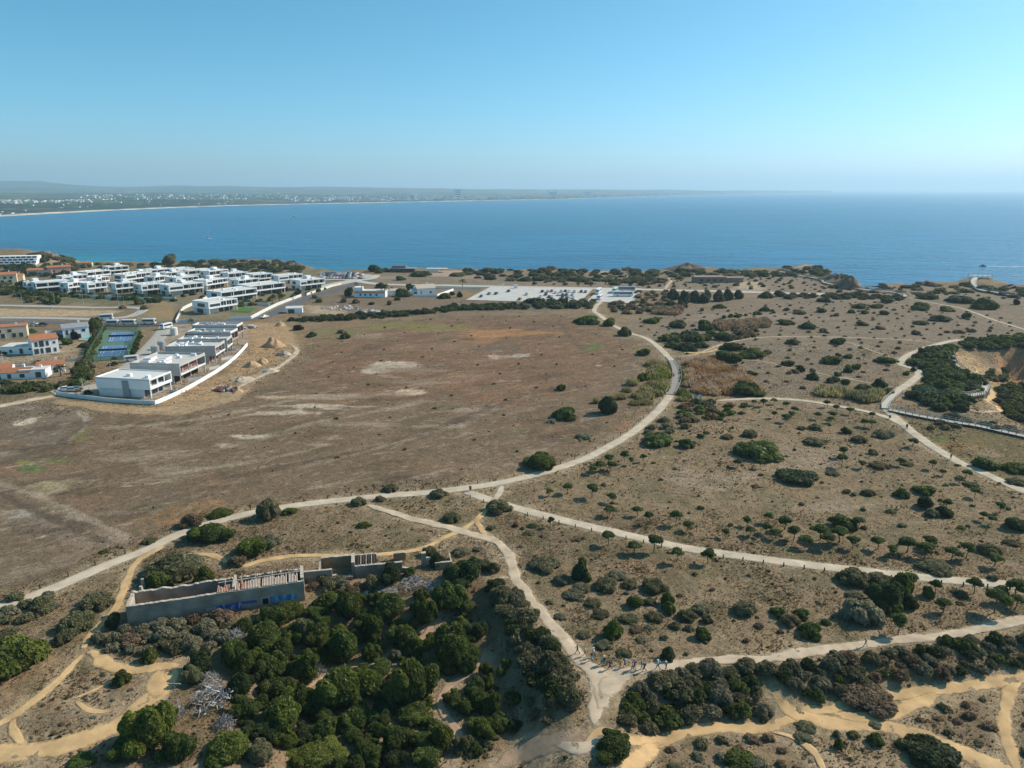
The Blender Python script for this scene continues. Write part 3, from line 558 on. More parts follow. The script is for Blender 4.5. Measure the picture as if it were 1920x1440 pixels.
# ---------------------------------------------------------------- far shore
SHORE_PX = [(-700, 430), (-300, 417), (0, 406.5), (60, 403), (150, 398), (300, 391), (420, 386.5), (540, 383.5), (700, 380.5), (900, 376.5), (1040, 374), (1150, 370.5), (1250, 367), (1400, 363.6), (1560, 361.3)]
def sea_at(px, py):
    d = ray(px, py); t = (SEA - CAMH) / d[2]; return d[0] * t, d[1] * t
su, sd = [], []
for p in SHORE_PX:
    x, y = sea_at(*p); su.append(x / y); sd.append(y)
RIDGE = [(-700, 338), (-300, 340), (0, 343), (60, 345), (110, 345), (180, 351), (250, 354), (320, 351.5), (480, 351.5), (640, 353), (800, 355), (1000, 356.5), (1300, 357.6), (1600, 358.3)]
ru = [(p[0] - CX) / FPX / cos(PITCH) * .975 for p in RIDGE]
fu = np.linspace(-1.35, su[-1], 300); s = np.concatenate([np.linspace(0, .08, 12), np.linspace(.1, 1.25, 90)])
FS, FU = np.meshgrid(s, fu, indexing='ij'); d0 = np.interp(FU, su, sd); d1 = np.maximum(d0 * 1.12 + 1500, 17000.0); d1 = np.minimum(d1, 33000)
FY = d0 + (d1 - d0) * FS ** 1.6; FX = FU * FY
rz = (np.interp(FU, ru, [(354 - p[1]) / FPX * .94 for p in RIDGE]) * d1) + CAMH - SEA
off = FY - d0
fz = SEA + 1.5 * sstep(0, 60, off) + 5 * sstep(60, 250, off) + sstep(300, 4500, off) * 22 * fbm(FX / 900, FY / 900, 91, 4) * 1.6
lowl = sstep(-.16, -.42, FU)
fz = fz + lowl * sstep(150, 900, off) * 38 * fbm(FX / 700 + 3, FY / 500, 95, 4)
fz = fz + np.maximum(rz - 10, 5) * sstep(.62, 1.0, FS) * (.80 + .45 * fbm(FX / 2600, FY / 2600, 92, 4)) * sstep(1.25, 1.02, FS)
fc = np.empty(FX.shape + (3,)); fc[:] = (.040, .058, .034)
fc = lerp3(fc, (.17, .135, .08), sstep(.50, .64, fbm(FX / 420, FY / 420, 93, 5)) * .8)
fc = lerp3(fc, (.11, .16, .05), sstep(.55, .66, fbm(FX / 600, FY / 500, 96, 5)) * .7)
fc = lerp3(fc, (.04, .055, .028), sstep(.50, .60, fbm(FX / 500, FY / 350, 94, 5)) * .8)
fc = lerp3(fc, (.62, .53, .40), sstep(150, 85, off) * sstep(-1, 8, off) * sstep(8500, 4000, FY) + sstep(160, 60, off) * sstep(4000, 8500, FY))
fi = np.arange(FX.size).reshape(FX.shape)
fF = np.stack([fi[:-1, :-1], fi[:-1, 1:], fi[1:, 1:], fi[1:, :-1]], -1).reshape(-1, 4)
fm = mesh_np('far_shore', np.stack([FX, FY, fz], -1).reshape(-1, 3), fF, True)
a_ = fm.color_attributes.new('soil', 'FLOAT_COLOR', 'POINT'); a_.data.foreach_set('color', np.concatenate([fc.reshape(-1, 3), np.ones((FX.size, 1))], 1).astype(np.float32).ravel())
def far_material():
    m, t, b = new_mat('far_country'); N, L = t.nodes, t.links; b.inputs['Roughness'].default_value = 1; b.inputs['Specular IOR Level'].default_value = 0
    at = N.new('ShaderNodeAttribute'); at.attribute_name = 'soil'; ge = N.new('ShaderNodeNewGeometry')
    n = N.new('ShaderNodeTexNoise'); n.inputs['Scale'].default_value = .012; n.inputs['Detail'].default_value = 6; L.new(ge.outputs['Position'], n.inputs['Vector'])
    r = N.new('ShaderNodeMapRange'); r.inputs[1].default_value = .35; r.inputs[2].default_value = .65; r.inputs[3].default_value = .45; r.inputs[4].default_value = 1.5; L.new(n.outputs['Fac'], r.inputs[0])
    vm = N.new('ShaderNodeVectorMath'); vm.operation = 'SCALE'; L.new(at.outputs['Color'], vm.inputs[0]); L.new(r.outputs[0], vm.inputs['Scale']); L.new(vm.outputs[0], b.inputs['Base Color']); return m
tag(link('terrain', fm, far_material()), 'hazy far shore of the bay with beach, fields and hills', 'terrain', kind='structure')
def far_h(u, off_frac):
    pass

# ---------------------------------------------------------------- haze
hb = MB().box(-40000, 40000, -400, 38000, SEA - 12, 480).mesh('haze')
hm = bpy.data.materials.new('haze_air'); hm.use_nodes = True; ht = hm.node_tree; ht.nodes.clear()
pv = ht.nodes.new('ShaderNodeVolumePrincipled'); pv.inputs['Color'].default_value = (.66, .88, 1.0, 1); pv.inputs['Density'].default_value = 8.5e-5; pv.inputs['Anisotropy'].default_value = .25
ho = ht.nodes.new('ShaderNodeOutputMaterial'); ht.links.new(pv.outputs[0], ho.inputs['Volume'])
tag(link('haze', hb, hm), 'pale blue haze over the bay', 'haze', kind='stuff')
# ---------------------------------------------------------------- foliage
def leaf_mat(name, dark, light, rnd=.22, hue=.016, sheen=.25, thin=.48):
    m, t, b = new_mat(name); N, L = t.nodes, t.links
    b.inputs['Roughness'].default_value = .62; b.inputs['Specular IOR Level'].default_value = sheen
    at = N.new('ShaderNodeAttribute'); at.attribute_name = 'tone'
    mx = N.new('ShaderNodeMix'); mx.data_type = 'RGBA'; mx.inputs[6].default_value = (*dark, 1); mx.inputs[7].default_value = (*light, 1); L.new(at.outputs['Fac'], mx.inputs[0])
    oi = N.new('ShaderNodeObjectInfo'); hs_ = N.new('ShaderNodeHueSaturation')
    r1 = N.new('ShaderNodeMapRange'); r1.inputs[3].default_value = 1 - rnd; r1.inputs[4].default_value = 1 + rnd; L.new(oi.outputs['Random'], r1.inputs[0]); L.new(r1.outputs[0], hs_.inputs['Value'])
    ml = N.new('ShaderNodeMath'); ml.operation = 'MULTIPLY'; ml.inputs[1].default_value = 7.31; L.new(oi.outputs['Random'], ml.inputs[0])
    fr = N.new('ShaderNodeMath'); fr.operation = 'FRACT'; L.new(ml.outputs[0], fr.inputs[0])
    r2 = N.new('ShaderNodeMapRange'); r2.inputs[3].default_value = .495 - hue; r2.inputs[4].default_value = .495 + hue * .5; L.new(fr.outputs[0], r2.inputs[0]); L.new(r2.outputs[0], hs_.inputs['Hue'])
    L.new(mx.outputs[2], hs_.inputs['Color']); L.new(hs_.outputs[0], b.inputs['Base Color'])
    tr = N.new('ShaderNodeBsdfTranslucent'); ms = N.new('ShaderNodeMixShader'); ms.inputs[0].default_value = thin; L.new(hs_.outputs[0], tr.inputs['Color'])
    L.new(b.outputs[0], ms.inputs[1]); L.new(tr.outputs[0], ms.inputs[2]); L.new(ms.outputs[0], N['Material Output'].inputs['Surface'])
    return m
LEAF = {
 'dark': leaf_mat('leaf_dark_green', (.050, .074, .019), (.195, .248, .056)),
 'deep': leaf_mat('leaf_deep_green', (0.036, 0.055, 0.022), (0.116, 0.158, 0.049)),
 'bright': leaf_mat('leaf_bright_green', (0.071, 0.097, 0.020), (0.241, 0.283, 0.055)),
 'grey': leaf_mat('leaf_grey_green', (0.167, 0.160, 0.096), (0.407, 0.383, 0.231)),
 'olive': leaf_mat('leaf_olive', (0.125, 0.125, 0.060), (0.333, 0.316, 0.153)),
 'brown': leaf_mat('leaf_dry_brown', (.165, .122, .066), (.375, .285, .165)),
 'pine': leaf_mat('leaf_pine', (0.055, 0.091, 0.023), (0.186, 0.254, 0.062)),
 'reed': leaf_mat('leaf_reed', (0.170, 0.165, 0.065), (0.420, 0.380, 0.170)),
 'dryreed': leaf_mat('leaf_dry_reed', (0.250, 0.170, 0.100), (0.500, 0.370, 0.230)),
 'rust': leaf_mat('leaf_rust', (0.200, 0.115, 0.050), (0.400, 0.250, 0.110)),
 'far': leaf_mat('leaf_coast', (0.061, 0.077, 0.039), (0.165, 0.183, 0.083)),
 'twig': leaf_mat('dead_twig', (0.260, 0.240, 0.225), (0.560, 0.540, 0.520), .1, .01, .1, .0),
 'purple': leaf_mat('leaf_purple', (0.030, 0.012, 0.014), (0.100, 0.045, 0.045)),
 'palm': leaf_mat('leaf_palm', (0.040, 0.060, 0.018), (0.130, 0.170, 0.045)),
}
BARK = M('bark', (.16, .115, .08), .95, .3, 4, .4, 12)

def add_tone(me, tone):
    a = me.attributes.new('tone', 'FLOAT', 'POINT'); a.data.foreach_set('value', tone.astype(np.float32))

def crown(name, lobes, n, leaf, seed, spread=.9, core=.86, up=.25, seg=(9, 6)):
    """leaf sprays over the outer skin of a group of lobes, round a dark leafy inner mass added to stop light leaks"""
    r = np.random.default_rng(seed); L_ = np.array(lobes, float); area = (L_[:, 3] * L_[:, 4] + L_[:, 3] * L_[:, 5] + L_[:, 4] * L_[:, 5]); pr = area / area.sum()
    P_, Nn, T_ = [], [], []; got = 0
    while got < n:
        k = r.choice(len(L_), n * 2, p=pr); d = r.normal(size=(n * 2, 3)); d[:, 2] = np.where(d[:, 2] < -.25, -d[:, 2], d[:, 2]); d /= np.linalg.norm(d, axis=1)[:, None]
        c, s = L_[k, :3], L_[k, 3:6]; rad = 1 + r.normal(size=(n * 2, 1)) * .05 - np.abs(r.normal(size=(n * 2, 1))) * .06
        p = c + d * s * rad; ok = np.ones(len(p), bool)
        for j in range(len(L_)):
            q = (((p - L_[j, :3]) / L_[j, 3:6]) ** 2).sum(1); ok &= (q > .80) | (k == j)
        ok &= p[:, 2] > -.02
        lob = r.random(len(L_))[k] if False else np.array([((j * 37) % 11) / 11 for j in range(len(L_))])[k]
        nn = d / s; nn /= np.linalg.norm(nn, axis=1)[:, None]
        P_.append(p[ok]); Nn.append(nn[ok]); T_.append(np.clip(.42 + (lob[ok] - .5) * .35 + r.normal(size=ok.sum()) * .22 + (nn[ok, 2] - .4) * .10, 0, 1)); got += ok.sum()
    P_, Nn, T_ = np.concatenate(P_)[:n], np.concatenate(Nn)[:n], np.concatenate(T_)[:n]
    nr = Nn + r.normal(size=(n, 3)) * spread * .62; nr[:, 2] += up; nr /= np.linalg.norm(nr, axis=1)[:, None]
    a = np.cross(nr, r.normal(size=(n, 3))); a /= np.linalg.norm(a, axis=1)[:, None]; b = np.cross(nr, a)
    sz = leaf * (.55 + .9 * r.random((n, 1))); el = .55 + .5 * r.random((n, 1))
    V_ = np.stack([P_ - a * sz, P_ - b * sz * el * .8 + nr * sz * .1, P_ + a * sz * .9, P_ + b * sz * el + nr * sz * .15], 1).reshape(-1, 3)
    F_ = np.arange(n * 4).reshape(n, 4); tone = np.repeat(T_, 4)
    if core:  # dark-toned solid core added to keep light from leaking through the leaves
        mb = MB()
        for (x, y, z, a1, b1, c1) in lobes: mb.ball((x, y, z), a1 * core, b1 * core, c1 * core, *seg)
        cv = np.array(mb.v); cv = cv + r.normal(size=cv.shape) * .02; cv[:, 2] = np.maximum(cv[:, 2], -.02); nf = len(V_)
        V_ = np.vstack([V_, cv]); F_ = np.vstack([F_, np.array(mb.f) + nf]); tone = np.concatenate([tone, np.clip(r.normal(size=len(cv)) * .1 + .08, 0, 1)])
    me = mesh_np(name, V_, F_); add_tone(me, tone); return me

def dome_lobes(seed, k, flat=.75, big=.62):
    """lobes of an uneven dome that thins out towards its rim"""
    r = random.Random(seed); L_ = [(0, 0, flat * .34, big, big * r.uniform(.85, 1), flat * .62)]
    for i in range(k):
        a = r.uniform(0, 2 * pi); d = r.uniform(.2, .6) if i > k // 2 else r.uniform(.5, .86); s = r.uniform(.75, 1.15) * (.46 - .26 * d) * (1 if k < 25 else .82)
        z = flat * max(.10, (.62 - .62 * d * d) * r.uniform(.75, 1.2))
        L_.append((cos(a) * d, sin(a) * d, z, s * r.uniform(.9, 1.25), s * r.uniform(.9, 1.25), s * r.uniform(.75, 1.0) * flat / .75))
    return L_
def wood_lobes(seed):
    """several stems' worth of crown grown together, uneven in height and outline"""
    r = random.Random(seed); L_ = [(0, 0, .30, .52, .50, .42)]
    for i in range(r.randint(6, 8)):
        a = 2 * pi * i / 7 + r.uniform(-.5, .5); d = r.uniform(.12, .62); cx, cy, top = cos(a) * d, sin(a) * d, r.uniform(.50, .95) * (1 - .35 * d)
        L_.append((cx, cy, top * .55, .26, .26, top * .45))
        for j in range(5):
            b = r.uniform(0, 2 * pi); e = r.uniform(.08, .27); s = r.uniform(.085, .17); L_.append((cx + cos(b) * e, cy + sin(b) * e, max(.08, top * r.uniform(.45, .98) - e * .5), s * r.uniform(.8, 1.3), s * r.uniform(.8, 1.3), s * r.uniform(.7, 1.0)))
    return [(x * 1.32, y * 1.32, z, a * 1.3, b * 1.3, c * 1.12) for (x, y, z, a, b, c) in L_]
def tuft_mesh(name, n, seed, h=1.0, lean=.35, w=.03, base=.55):
    """upright blades: reeds, dry grass, agave"""
    r = np.random.default_rng(seed); a = r.uniform(0, 2 * pi, n); d = np.sqrt(r.random(n)) * base; p = np.stack([np.cos(a) * d, np.sin(a) * d, np.zeros(n)], 1)
    hh = h * (.55 + .5 * r.random(n)) * (1 - .45 * (d / base) ** 2); ln = r.normal(size=(n, 2)) * lean * .5 + np.stack([np.cos(a), np.sin(a)], 1) * lean * (d / base)[:, None]
    top = p + np.column_stack([ln * hh[:, None], hh]); b = r.uniform(0, 2 * pi, n); s = np.stack([np.cos(b), np.sin(b), np.zeros(n)], 1) * w
    mid = p * .45 + top * .55 + np.array([0, 0, .05])
    V_ = np.stack([p - s, p + s, mid + s * 1.2, mid - s * 1.2, top], 1).reshape(-1, 3); i0 = np.arange(n)[:, None] * 5
    F3 = np.vstack([np.hstack([i0, i0 + 1, i0 + 2]), np.hstack([i0, i0 + 2, i0 + 3]), np.hstack([i0 + 3, i0 + 2, i0 + 4])])
    me = mesh_np(name, V_, F3); add_tone(me, np.repeat(np.clip(.5 + r.normal(size=n) * .25, 0, 1), 5)); return me

PROTO = {'big': [crown('tree_crown', wood_lobes(s), 9500, .050, s, 1.2, .82) for s in (1, 2, 3, 4)],
         'mid': [crown('shrub', dome_lobes(s, 12), 2000, .085, s) for s in (11, 12, 13, 14)],
         'small': [crown('shrub', dome_lobes(s, 7), 620, .14, s) for s in (21, 22, 23, 24)],
         'mat': [crown('low_shrub', dome_lobes(s, 14, .6, .70), 1900, .075, s) for s in (31, 32, 33)],
         'wispy': [crown('shrub', dome_lobes(s, 14), 2300, .085, s, 1.6, .62) for s in (41, 42, 43)],
         'reeds': [tuft_mesh('reed_clump', 420, s, 1.0, .30, .035, .95) for s in (51, 52)],
         'twigs': []}
def twig_mesh(seed, n=260):
    r = random.Random(seed); mb = MB(); tone = []
    for i in range(n):
        a = r.uniform(0, 2 * pi); d = r.random() ** .6 * .95; x, y = cos(a) * d, sin(a) * d; z = r.uniform(.02, .40) * (1.1 - d * .7)
        b = r.uniform(0, 2 * pi); l = r.uniform(.14, .42); e = r.uniform(-.25, .55)
        mb.tube((x, y, z), (x + cos(b) * l, y + sin(b) * l, max(.01, z + e * l)), r.uniform(.008, .022), .005, 3); tone += [r.random()] * 6
    me = mb.mesh('brush_pile'); add_tone(me, np.array(tone)); return me
PROTO['twigs'] = [twig_mesh(s) for s in (61, 62, 63)]

THICK = {}
PLANTS = []     # filled below, linked at the end so that labels can count neighbours
def plant_at(x, y, R, Hh, shape, leaf, name='shrub', label=None, group=None, region=None, px=None, sink=.04, cat='shrub'):
    PLANTS.append(dict(x=x, y=y, R=R, H=Hh, shape=shape, leaf=leaf, name=name, label=label, group=group, region=region, px=px, sink=sink, cat=cat))

def plant(px, py, w, h, leaf, shape=None, **kw):
    """a plant seen as a blob centred on (px, py), w by h pixels"""
    gx, gy, gz = G(px, py + h * .46); k = FPX / (gy * cos(PITCH) + (CAMH - gz) * sin(PITCH)); R = w / 2 / k
    dep = atan2(CAMH - gz, gy + R); y = gy + R * .78
    b = R * .8 * sin(dep); t = h / k - b
    Hh = sqrt(max(t * t - (R * .75 * sin(dep)) ** 2, .01)) / cos(dep) if t > 0 else .3 * R
    Hh = min(max(Hh, .58 * R if py < 800 else .48 * R), 2.2 * R)
    if shape is None:
        if leaf in ('reed', 'dryreed'): shape = 'reeds'
        elif leaf == 'twig': shape = 'twigs'
        elif Hh < .56 * R and w > 44: shape = 'mat'
        else:
            sp = w * 1024 / 1920; shape = 'big' if sp > 30 else ('mid' if sp > 11 else 'small')
            if leaf in ('grey', 'olive', 'brown', 'far') and sp > 12: shape = 'wispy'
    plant_at(gx * (y / gy), y, R, Hh, shape, leaf, px=(px, py), **kw)

def in_poly(pl, px, py):
    return float(sdf(pl, np.array([px]), np.array([py]))[0]) > 0

def fill(poly, gap, sizes, leaves, region, seed, squash=.75, name='shrub', shape=None, group=None, keepout=1.0, hmul=1.0):
    """a thicket: shrubs over a polygon given in pixels, gap and sizes in metres"""
    r = random.Random(seed); W = [G(*p)[:2] for p in poly]; xs, ys = [p[0] for p in W], [p[1] for p in W]; rr_ = np.random.default_rng(seed)
    area = abs(sum(W[i][0] * W[(i + 1) % len(W)][1] - W[(i + 1) % len(W)][0] * W[i][1] for i in range(len(W)))) / 2; bbox = (max(xs) - min(xs)) * (max(ys) - min(ys))
    n = int(bbox / (gap * gap) * 9) + 60; X, Y = rr_.uniform(min(xs), max(xs), n), rr_.uniform(min(ys), max(ys), n); ok = sdf(W, X, Y) > 0; X, Y = X[ok], Y[ok]; cell = {}; acc = []
    for x, y in zip(X, Y):
        ci, cj = int(x // gap), int(y // gap)
        if any((x - a) ** 2 + (y - b) ** 2 < gap * gap for i in (-1, 0, 1) for j in (-1, 0, 1) for a, b in cell.get((ci + i, cj + j), ())): continue
        R = r.uniform(*sizes)
        if keepout and PATHS_NEAR(x, y) < R * .7: continue
        cell.setdefault((ci, cj), []).append((x, y)); acc.append((x, y, R))
    if not acc: return
    Z = H(np.array([q[0] for q in acc]), np.array([q[1] for q in acc]))
    for (x, y, R), z in zip(acc, Z):
        z = float(z); lf = r.choice(leaves); k = scale_at(*proj(x, y, z))[0] * R * 2 * 1024 / 1920
        sh = shape or ('reeds' if lf in ('reed', 'dryreed') else 'mid')
        THICK.setdefault(region, []).append(dict(x=x, y=y, z=z, R=R, H=R * r.uniform(squash * .8, squash * 1.25) * 1.15 * hmul, leaf=lf, k=k, shape=sh, name=name))
_allp = np.vstack([r[4] for r in RW]); _allw = np.concatenate([np.full(len(r[4]), r[2] / 2) for r in RW])
def PATHS_NEAR(x, y):
    return float((np.hypot(_allp[:, 0] - x, _allp[:, 1] - y) - _allw).min())

# the dark wood in the bowl below the ruin --------------------------------------------------------
WOODR = 'in the dark wood below the ruin'
for t in [(872, 1082, 78, 56, 'deep'), (842, 1132, 68, 58, 'dark'), (797, 1156, 48, 54, 'dark'), (790, 1122, 34, 24, 'dark'), (735, 1082, 46, 48, 'deep'),
          (732, 1152, 78, 58, 'dark'), (655, 1150, 68, 62, 'dark'), (617, 1138, 62, 40, 'dark'), (700, 1182, 48, 62, 'dark'), (760, 1202, 72, 58, 'dark'), (697, 1228, 42, 36, 'dark'),
          (645, 1220, 70, 76, 'dark'), (598, 1200, 58, 60, 'dark'), (848, 1222, 92, 84, 'dark'), (868, 1180, 44, 34, 'bright'), (880, 1252, 38, 36, 'dark'), (815, 1245, 50, 44, 'olive'), (912, 1257, 27, 28, 'bright'),
          (950, 1247, 22, 20, 'bright'), (938, 1263, 20, 20, 'bright'), (918, 1282, 26, 27, 'bright'), (922, 1322, 38, 50, 'dark'), (872, 1332, 36, 34, 'dark'), (852, 1315, 42, 32, 'dark'), (932, 1362, 50, 34, 'dark'),
          (772, 1287, 92, 108, 'dark'), (715, 1258, 58, 34, 'dark'), (642, 1300, 108, 96, 'bright'), (670, 1352, 70, 50, 'dark'), (775, 1342, 74, 46, 'dark'), (575, 1262, 60, 70, 'dark'), (568, 1318, 50, 60, 'dark'),
          (520, 1168, 76, 50, 'dark'), (557, 1150, 40, 32, 'bright'), (500, 1202, 80, 60, 'dark'), (530, 1226, 60, 50, 'dark'), (507, 1258, 74, 58, 'dark'), (577, 1192, 50, 50, 'olive'), (606, 1180, 34, 34, 'bright'),
          (462, 1252, 50, 54, 'dark'), (437, 1238, 40, 48, 'dark'), (452, 1292, 60, 54, 'deep'), (525, 1302, 84, 56, 'dark'), (532, 1350, 100, 80, 'bright'), (462, 1335, 60, 50, 'dark'), (610, 1375, 60, 50, 'dark'),
          (830, 1392, 62, 62, 'bright'), (745, 1392, 66, 56, 'dark'), (690, 1418, 66, 50, 'dark'), (595, 1425, 110, 60, 'bright'), (800, 1425, 70, 50, 'dark'), (870, 1400, 40, 36, 'olive'),
          (290, 1375, 110, 98, 'bright'), (340, 1410, 76, 60, 'dark'), (432, 1412, 100, 66, 'bright'), (240, 1405, 60, 50, 'dark'), (378, 1250, 54, 48, 'deep'), (365, 1270, 40, 36, 'olive'), (155, 1432, 56, 30, 'dark'), (490, 1420, 60, 50, 'olive')]:
    plant(*t[:5], 'big', name='wood_tree', region=WOODR, cat='tree')
_w = [(p['x'], p['y'], p['R']) for p in PLANTS]; _r = random.Random(77); _W = [G(*q)[:2] for q in [(450, 1175), (560, 1160), (690, 1120), (780, 1140), (880, 1130), (905, 1180), (900, 1290), (930, 1330), (900, 1440), (560, 1440), (470, 1440), (440, 1300), (430, 1240)]]
for _ in range(900):
    x, y = _r.uniform(min(q[0] for q in _W), max(q[0] for q in _W)), _r.uniform(min(q[1] for q in _W), max(q[1] for q in _W)); R = _r.uniform(1.1, 2.3)
    if not in_poly(_W, x, y) or PATHS_NEAR(x, y) < R * .9 or any((x - a) ** 2 + (y - b) ** 2 < (c * .52 + R * .66) ** 2 for a, b, c in _w): continue
    _w.append((x, y, R)); plant_at(x, y, R, R * _r.uniform(1.0, 1.4), 'big', _r.choice(['dark', 'dark', 'bright', 'dark', 'deep']), name='wood_tree', region=WOODR, px=proj(x, y, 0), cat='tree')
plant(30, 1247, 130, 84, 'bright', 'mat', name='shrub', label='broad bright green shrub mat at the left edge below the gravel path')
plant(232, 1274, 38, 30, 'dark', 'mid', label='small round dark green shrub inside the sandy loop')
plant(280, 1232, 34, 30, 'bright', 'mid', label='round bright green shrub among grey scrub below the ruin wall')
plant(744, 1230, 28, 24, 'grey', 'wispy', label='small grey shrub at the trail in the middle of the wood')
for t in [(1150, 1410, 84, 56, 'dark', 'dark rounded shrub in the fork of the sandy trails at the bottom edge'), (1745, 1432, 116, 44, 'deep', 'big dark shrub cut off by the bottom edge beside the broad sand track'), (1385, 1438, 70, 30, 'bright', 'bright green shrub at the bottom edge right of the sandy trail'),
          (1640, 1391, 36, 27, 'dark', 'largest of the small shrubs on the bare sandy slope'), (1570, 1397, 22, 20, 'dark', 'dark small shrub on the bare sandy slope, nearest the trail fork'), (1568, 1378, 18, 14, 'olive', 'small olive shrub just above a darker one on the bare slope'), (1600, 1380, 24, 16, 'olive', 'small olive shrub in the middle of the bare sandy slope'),
          (1510, 1366, 38, 20, 'olive', 'olive shrub beside the trail at the top of the bare slope'), (1504, 1386, 36, 18, 'grey', 'grey shrub below an olive one beside the bare slope'), (1640, 1362, 26, 14, 'grey', 'pale grey tussock in the middle of the broad sand track'), (1620, 1328, 108, 34, 'brown', 'long brown shrub patch islanded between the lower sand tracks'),
          (1530, 1310, 36, 24, 'dark', 'dark green shrub at the foot of the bank near the track fork'), (1433, 1350, 22, 18, 'olive', 'small olive shrub at the corner of the sandy trail')]:
    plant(*t[:5], label=t[5])
for t in [(330, 1072, 120, 62, 'olive'), (300, 1090, 60, 40, 'dark'), (385, 1085, 42, 36, 'bright'), (360, 1060, 60, 40, 'grey')]: plant(*t, region='behind the roofless end of the ruin')
for t in [(398, 1002, 88, 48, 'dark', 'broad dark green shrub between the gravel path and the ruin'), (470, 1030, 66, 44, 'bright', 'green shrub beside a grey one above the ruin footpath'), (505, 1018, 44, 30, 'grey', 'grey shrub behind a green one above the ruin footpath'), (446, 1052, 34, 24, 'brown', 'brownish shrub in front of a green one by the ruin footpath'),
          (504, 957, 46, 46, 'olive', 'upright olive green shrub tree right beside the gravel path'), (545, 960, 34, 16, 'dark', 'low dark shrub right of the upright shrub tree by the path'), (362, 977, 44, 32, 'brown', 'brown dome shrub on the field side of the gravel path'), (412, 970, 50, 12, 'bright', 'low bright green mat beside the gravel path'), (683, 984, 28, 14, 'dark', 'lone dark shrub in the dry grass above the ruin'),
          (935, 951, 50, 32, 'olive', 'olive dome shrub on the edge of the straight gravel path at the fork'), (822, 927, 38, 20, 'olive', 'grey-green dome shrub right beside the gravel path fork'), (673, 941, 30, 19, 'olive', 'small dome shrub where the sandy trail leaves the gravel path'), (733, 916, 32, 17, 'olive', 'grey-green shrub on the field side of the gravel path'), (712, 936, 22, 12, 'brown', 'small brown shrub at the foot of the gravel path'),
          (847, 971, 38, 22, 'olive', 'grey-green shrub beside the sandy crossing'), (1014, 868, 72, 38, 'bright', 'large green shrub on the field side of the curved path'), (1138, 760, 40, 42, 'deep', 'tall dark dome shrub standing in the brown field'), (1058, 776, 50, 28, 'dark', 'wide green shrub left of the tall dark dome'), (1053, 727, 20, 14, 'bright', 'small round green shrub alone in the brown field'),
          (1100, 601, 52, 17, 'dark', 'wide dark shrub at the top of the curved path'), (1143, 604, 28, 18, 'bright', 'green shrub left of the path near the car park'), (1170, 623, 28, 18, 'dark', 'dark round shrub hiding the bend of the upper path'), (1208, 660, 31, 16, 'dark', 'dark shrub on the inner side of the upper bend'),
          (648, 630, 24, 13, 'dark', 'dark green shrub on the weedy end of the brown field'), (585, 628, 22, 10, 'dark', 'smaller dark shrub left on the weedy end of the field'), (640, 622, 18, 8, 'brown', 'brown shrub behind a dark one on the weedy field'), (560, 615, 26, 12, 'purple', 'dark purplish shrub beside the spoil heaps'),
          (195, 1035, 18, 9, 'dark', 'tiny dark shrub alone on the ploughed ground'), (280, 1015, 26, 14, 'olive', 'small shrub on the verge of the gravel path above the ploughed corner')]:
    plant(*t[:5], label=t[5])
SCR = 'in the dry scrub above the hikers'
for t in [(1022, 1063, 64, 26, 'olive'), (1088, 1071, 36, 44, 'deep'), (1101, 1085, 22, 18, 'bright'), (1054, 1089, 38, 22, 'grey'), (1136, 1098, 50, 30, 'olive'), (1157, 1080, 40, 20, 'grey'), (1181, 1096, 34, 20, 'olive'), (1225, 1101, 54, 32, 'olive'), (1190, 1131, 38, 28, 'dark'), (1218, 1129, 26, 16, 'olive'),
          (1251, 1125, 30, 28, 'dark'), (1252, 1143, 30, 24, 'dark'), (1076, 1118, 42, 18, 'grey'), (1092, 1103, 36, 18, 'grey'), (1112, 1132, 32, 18, 'olive'), (1050, 1157, 24, 12, 'grey'), (1126, 1153, 40, 20, 'olive'), (1179, 1162, 38, 20, 'olive'), (1227, 1158, 36, 20, 'olive'), (1148, 1182, 38, 38, 'bright'), (1250, 1228, 32, 28, 'deep'),
          (1170, 1226, 34, 18, 'olive'), (1288, 1156, 36, 24, 'olive'), (1315, 1143, 36, 22, 'grey'), (1325, 1163, 24, 18, 'olive'), (1266, 1175, 24, 16, 'olive'), (1291, 1179, 22, 14, 'brown'), (1315, 1191, 34, 25, 'dark'), (1194, 1181, 26, 12, 'brown'), (1246, 1196, 16, 11, 'olive'), (1095, 1192, 28, 13, 'olive'), (1204, 1200, 24, 12, 'grey'), (1130, 1213, 40, 14, 'grey'), (1030, 1130, 18, 10, 'olive'), (1215, 1178, 22, 10, 'grey')]:
    plant(*t, region=SCR)
PL = 'on the dry plain above the straight gravel path'
for t in [(1733, 945, 36, 26, 'deep'), (1767, 961, 32, 23, 'deep'), (1747, 963, 30, 20, 'grey'), (1735, 921, 46, 22, 'bright'), (1688, 926, 28, 20, 'dark'), (1627, 924, 27, 15, 'olive'), (1588, 922, 16, 10, 'brown'), (1900, 984, 48, 30, 'deep'), (1853, 1031, 44, 26, 'olive'), (1585, 808, 21, 14, 'deep'), (1528, 801, 25, 14, 'olive'), (1503, 803, 22, 8, 'dark'),
          (1363, 819, 25, 12, 'brown'), (1405, 813, 30, 18, 'grey'), (1527, 829, 42, 18, 'olive'), (1610, 824, 30, 16, 'olive'), (1657, 817, 50, 16, 'olive'), (1635, 848, 22, 12, 'olive'), (1560, 888, 26, 10, 'olive'), (1647, 873, 36, 16, 'brown'), (1690, 985, 20, 10, 'olive'), (1802, 990, 20, 9, 'bright'), (1668, 960, 22, 9, 'bright'), (1820, 910, 30, 10, 'olive'), (1700, 870, 24, 9, 'olive'), (1417, 912, 18, 8, 'rust'), (1313, 952, 14, 8, 'bright'), (1230, 826, 74, 30, 'dark'), (1285, 833, 40, 20, 'dark')]:
    plant(*t, region=PL)
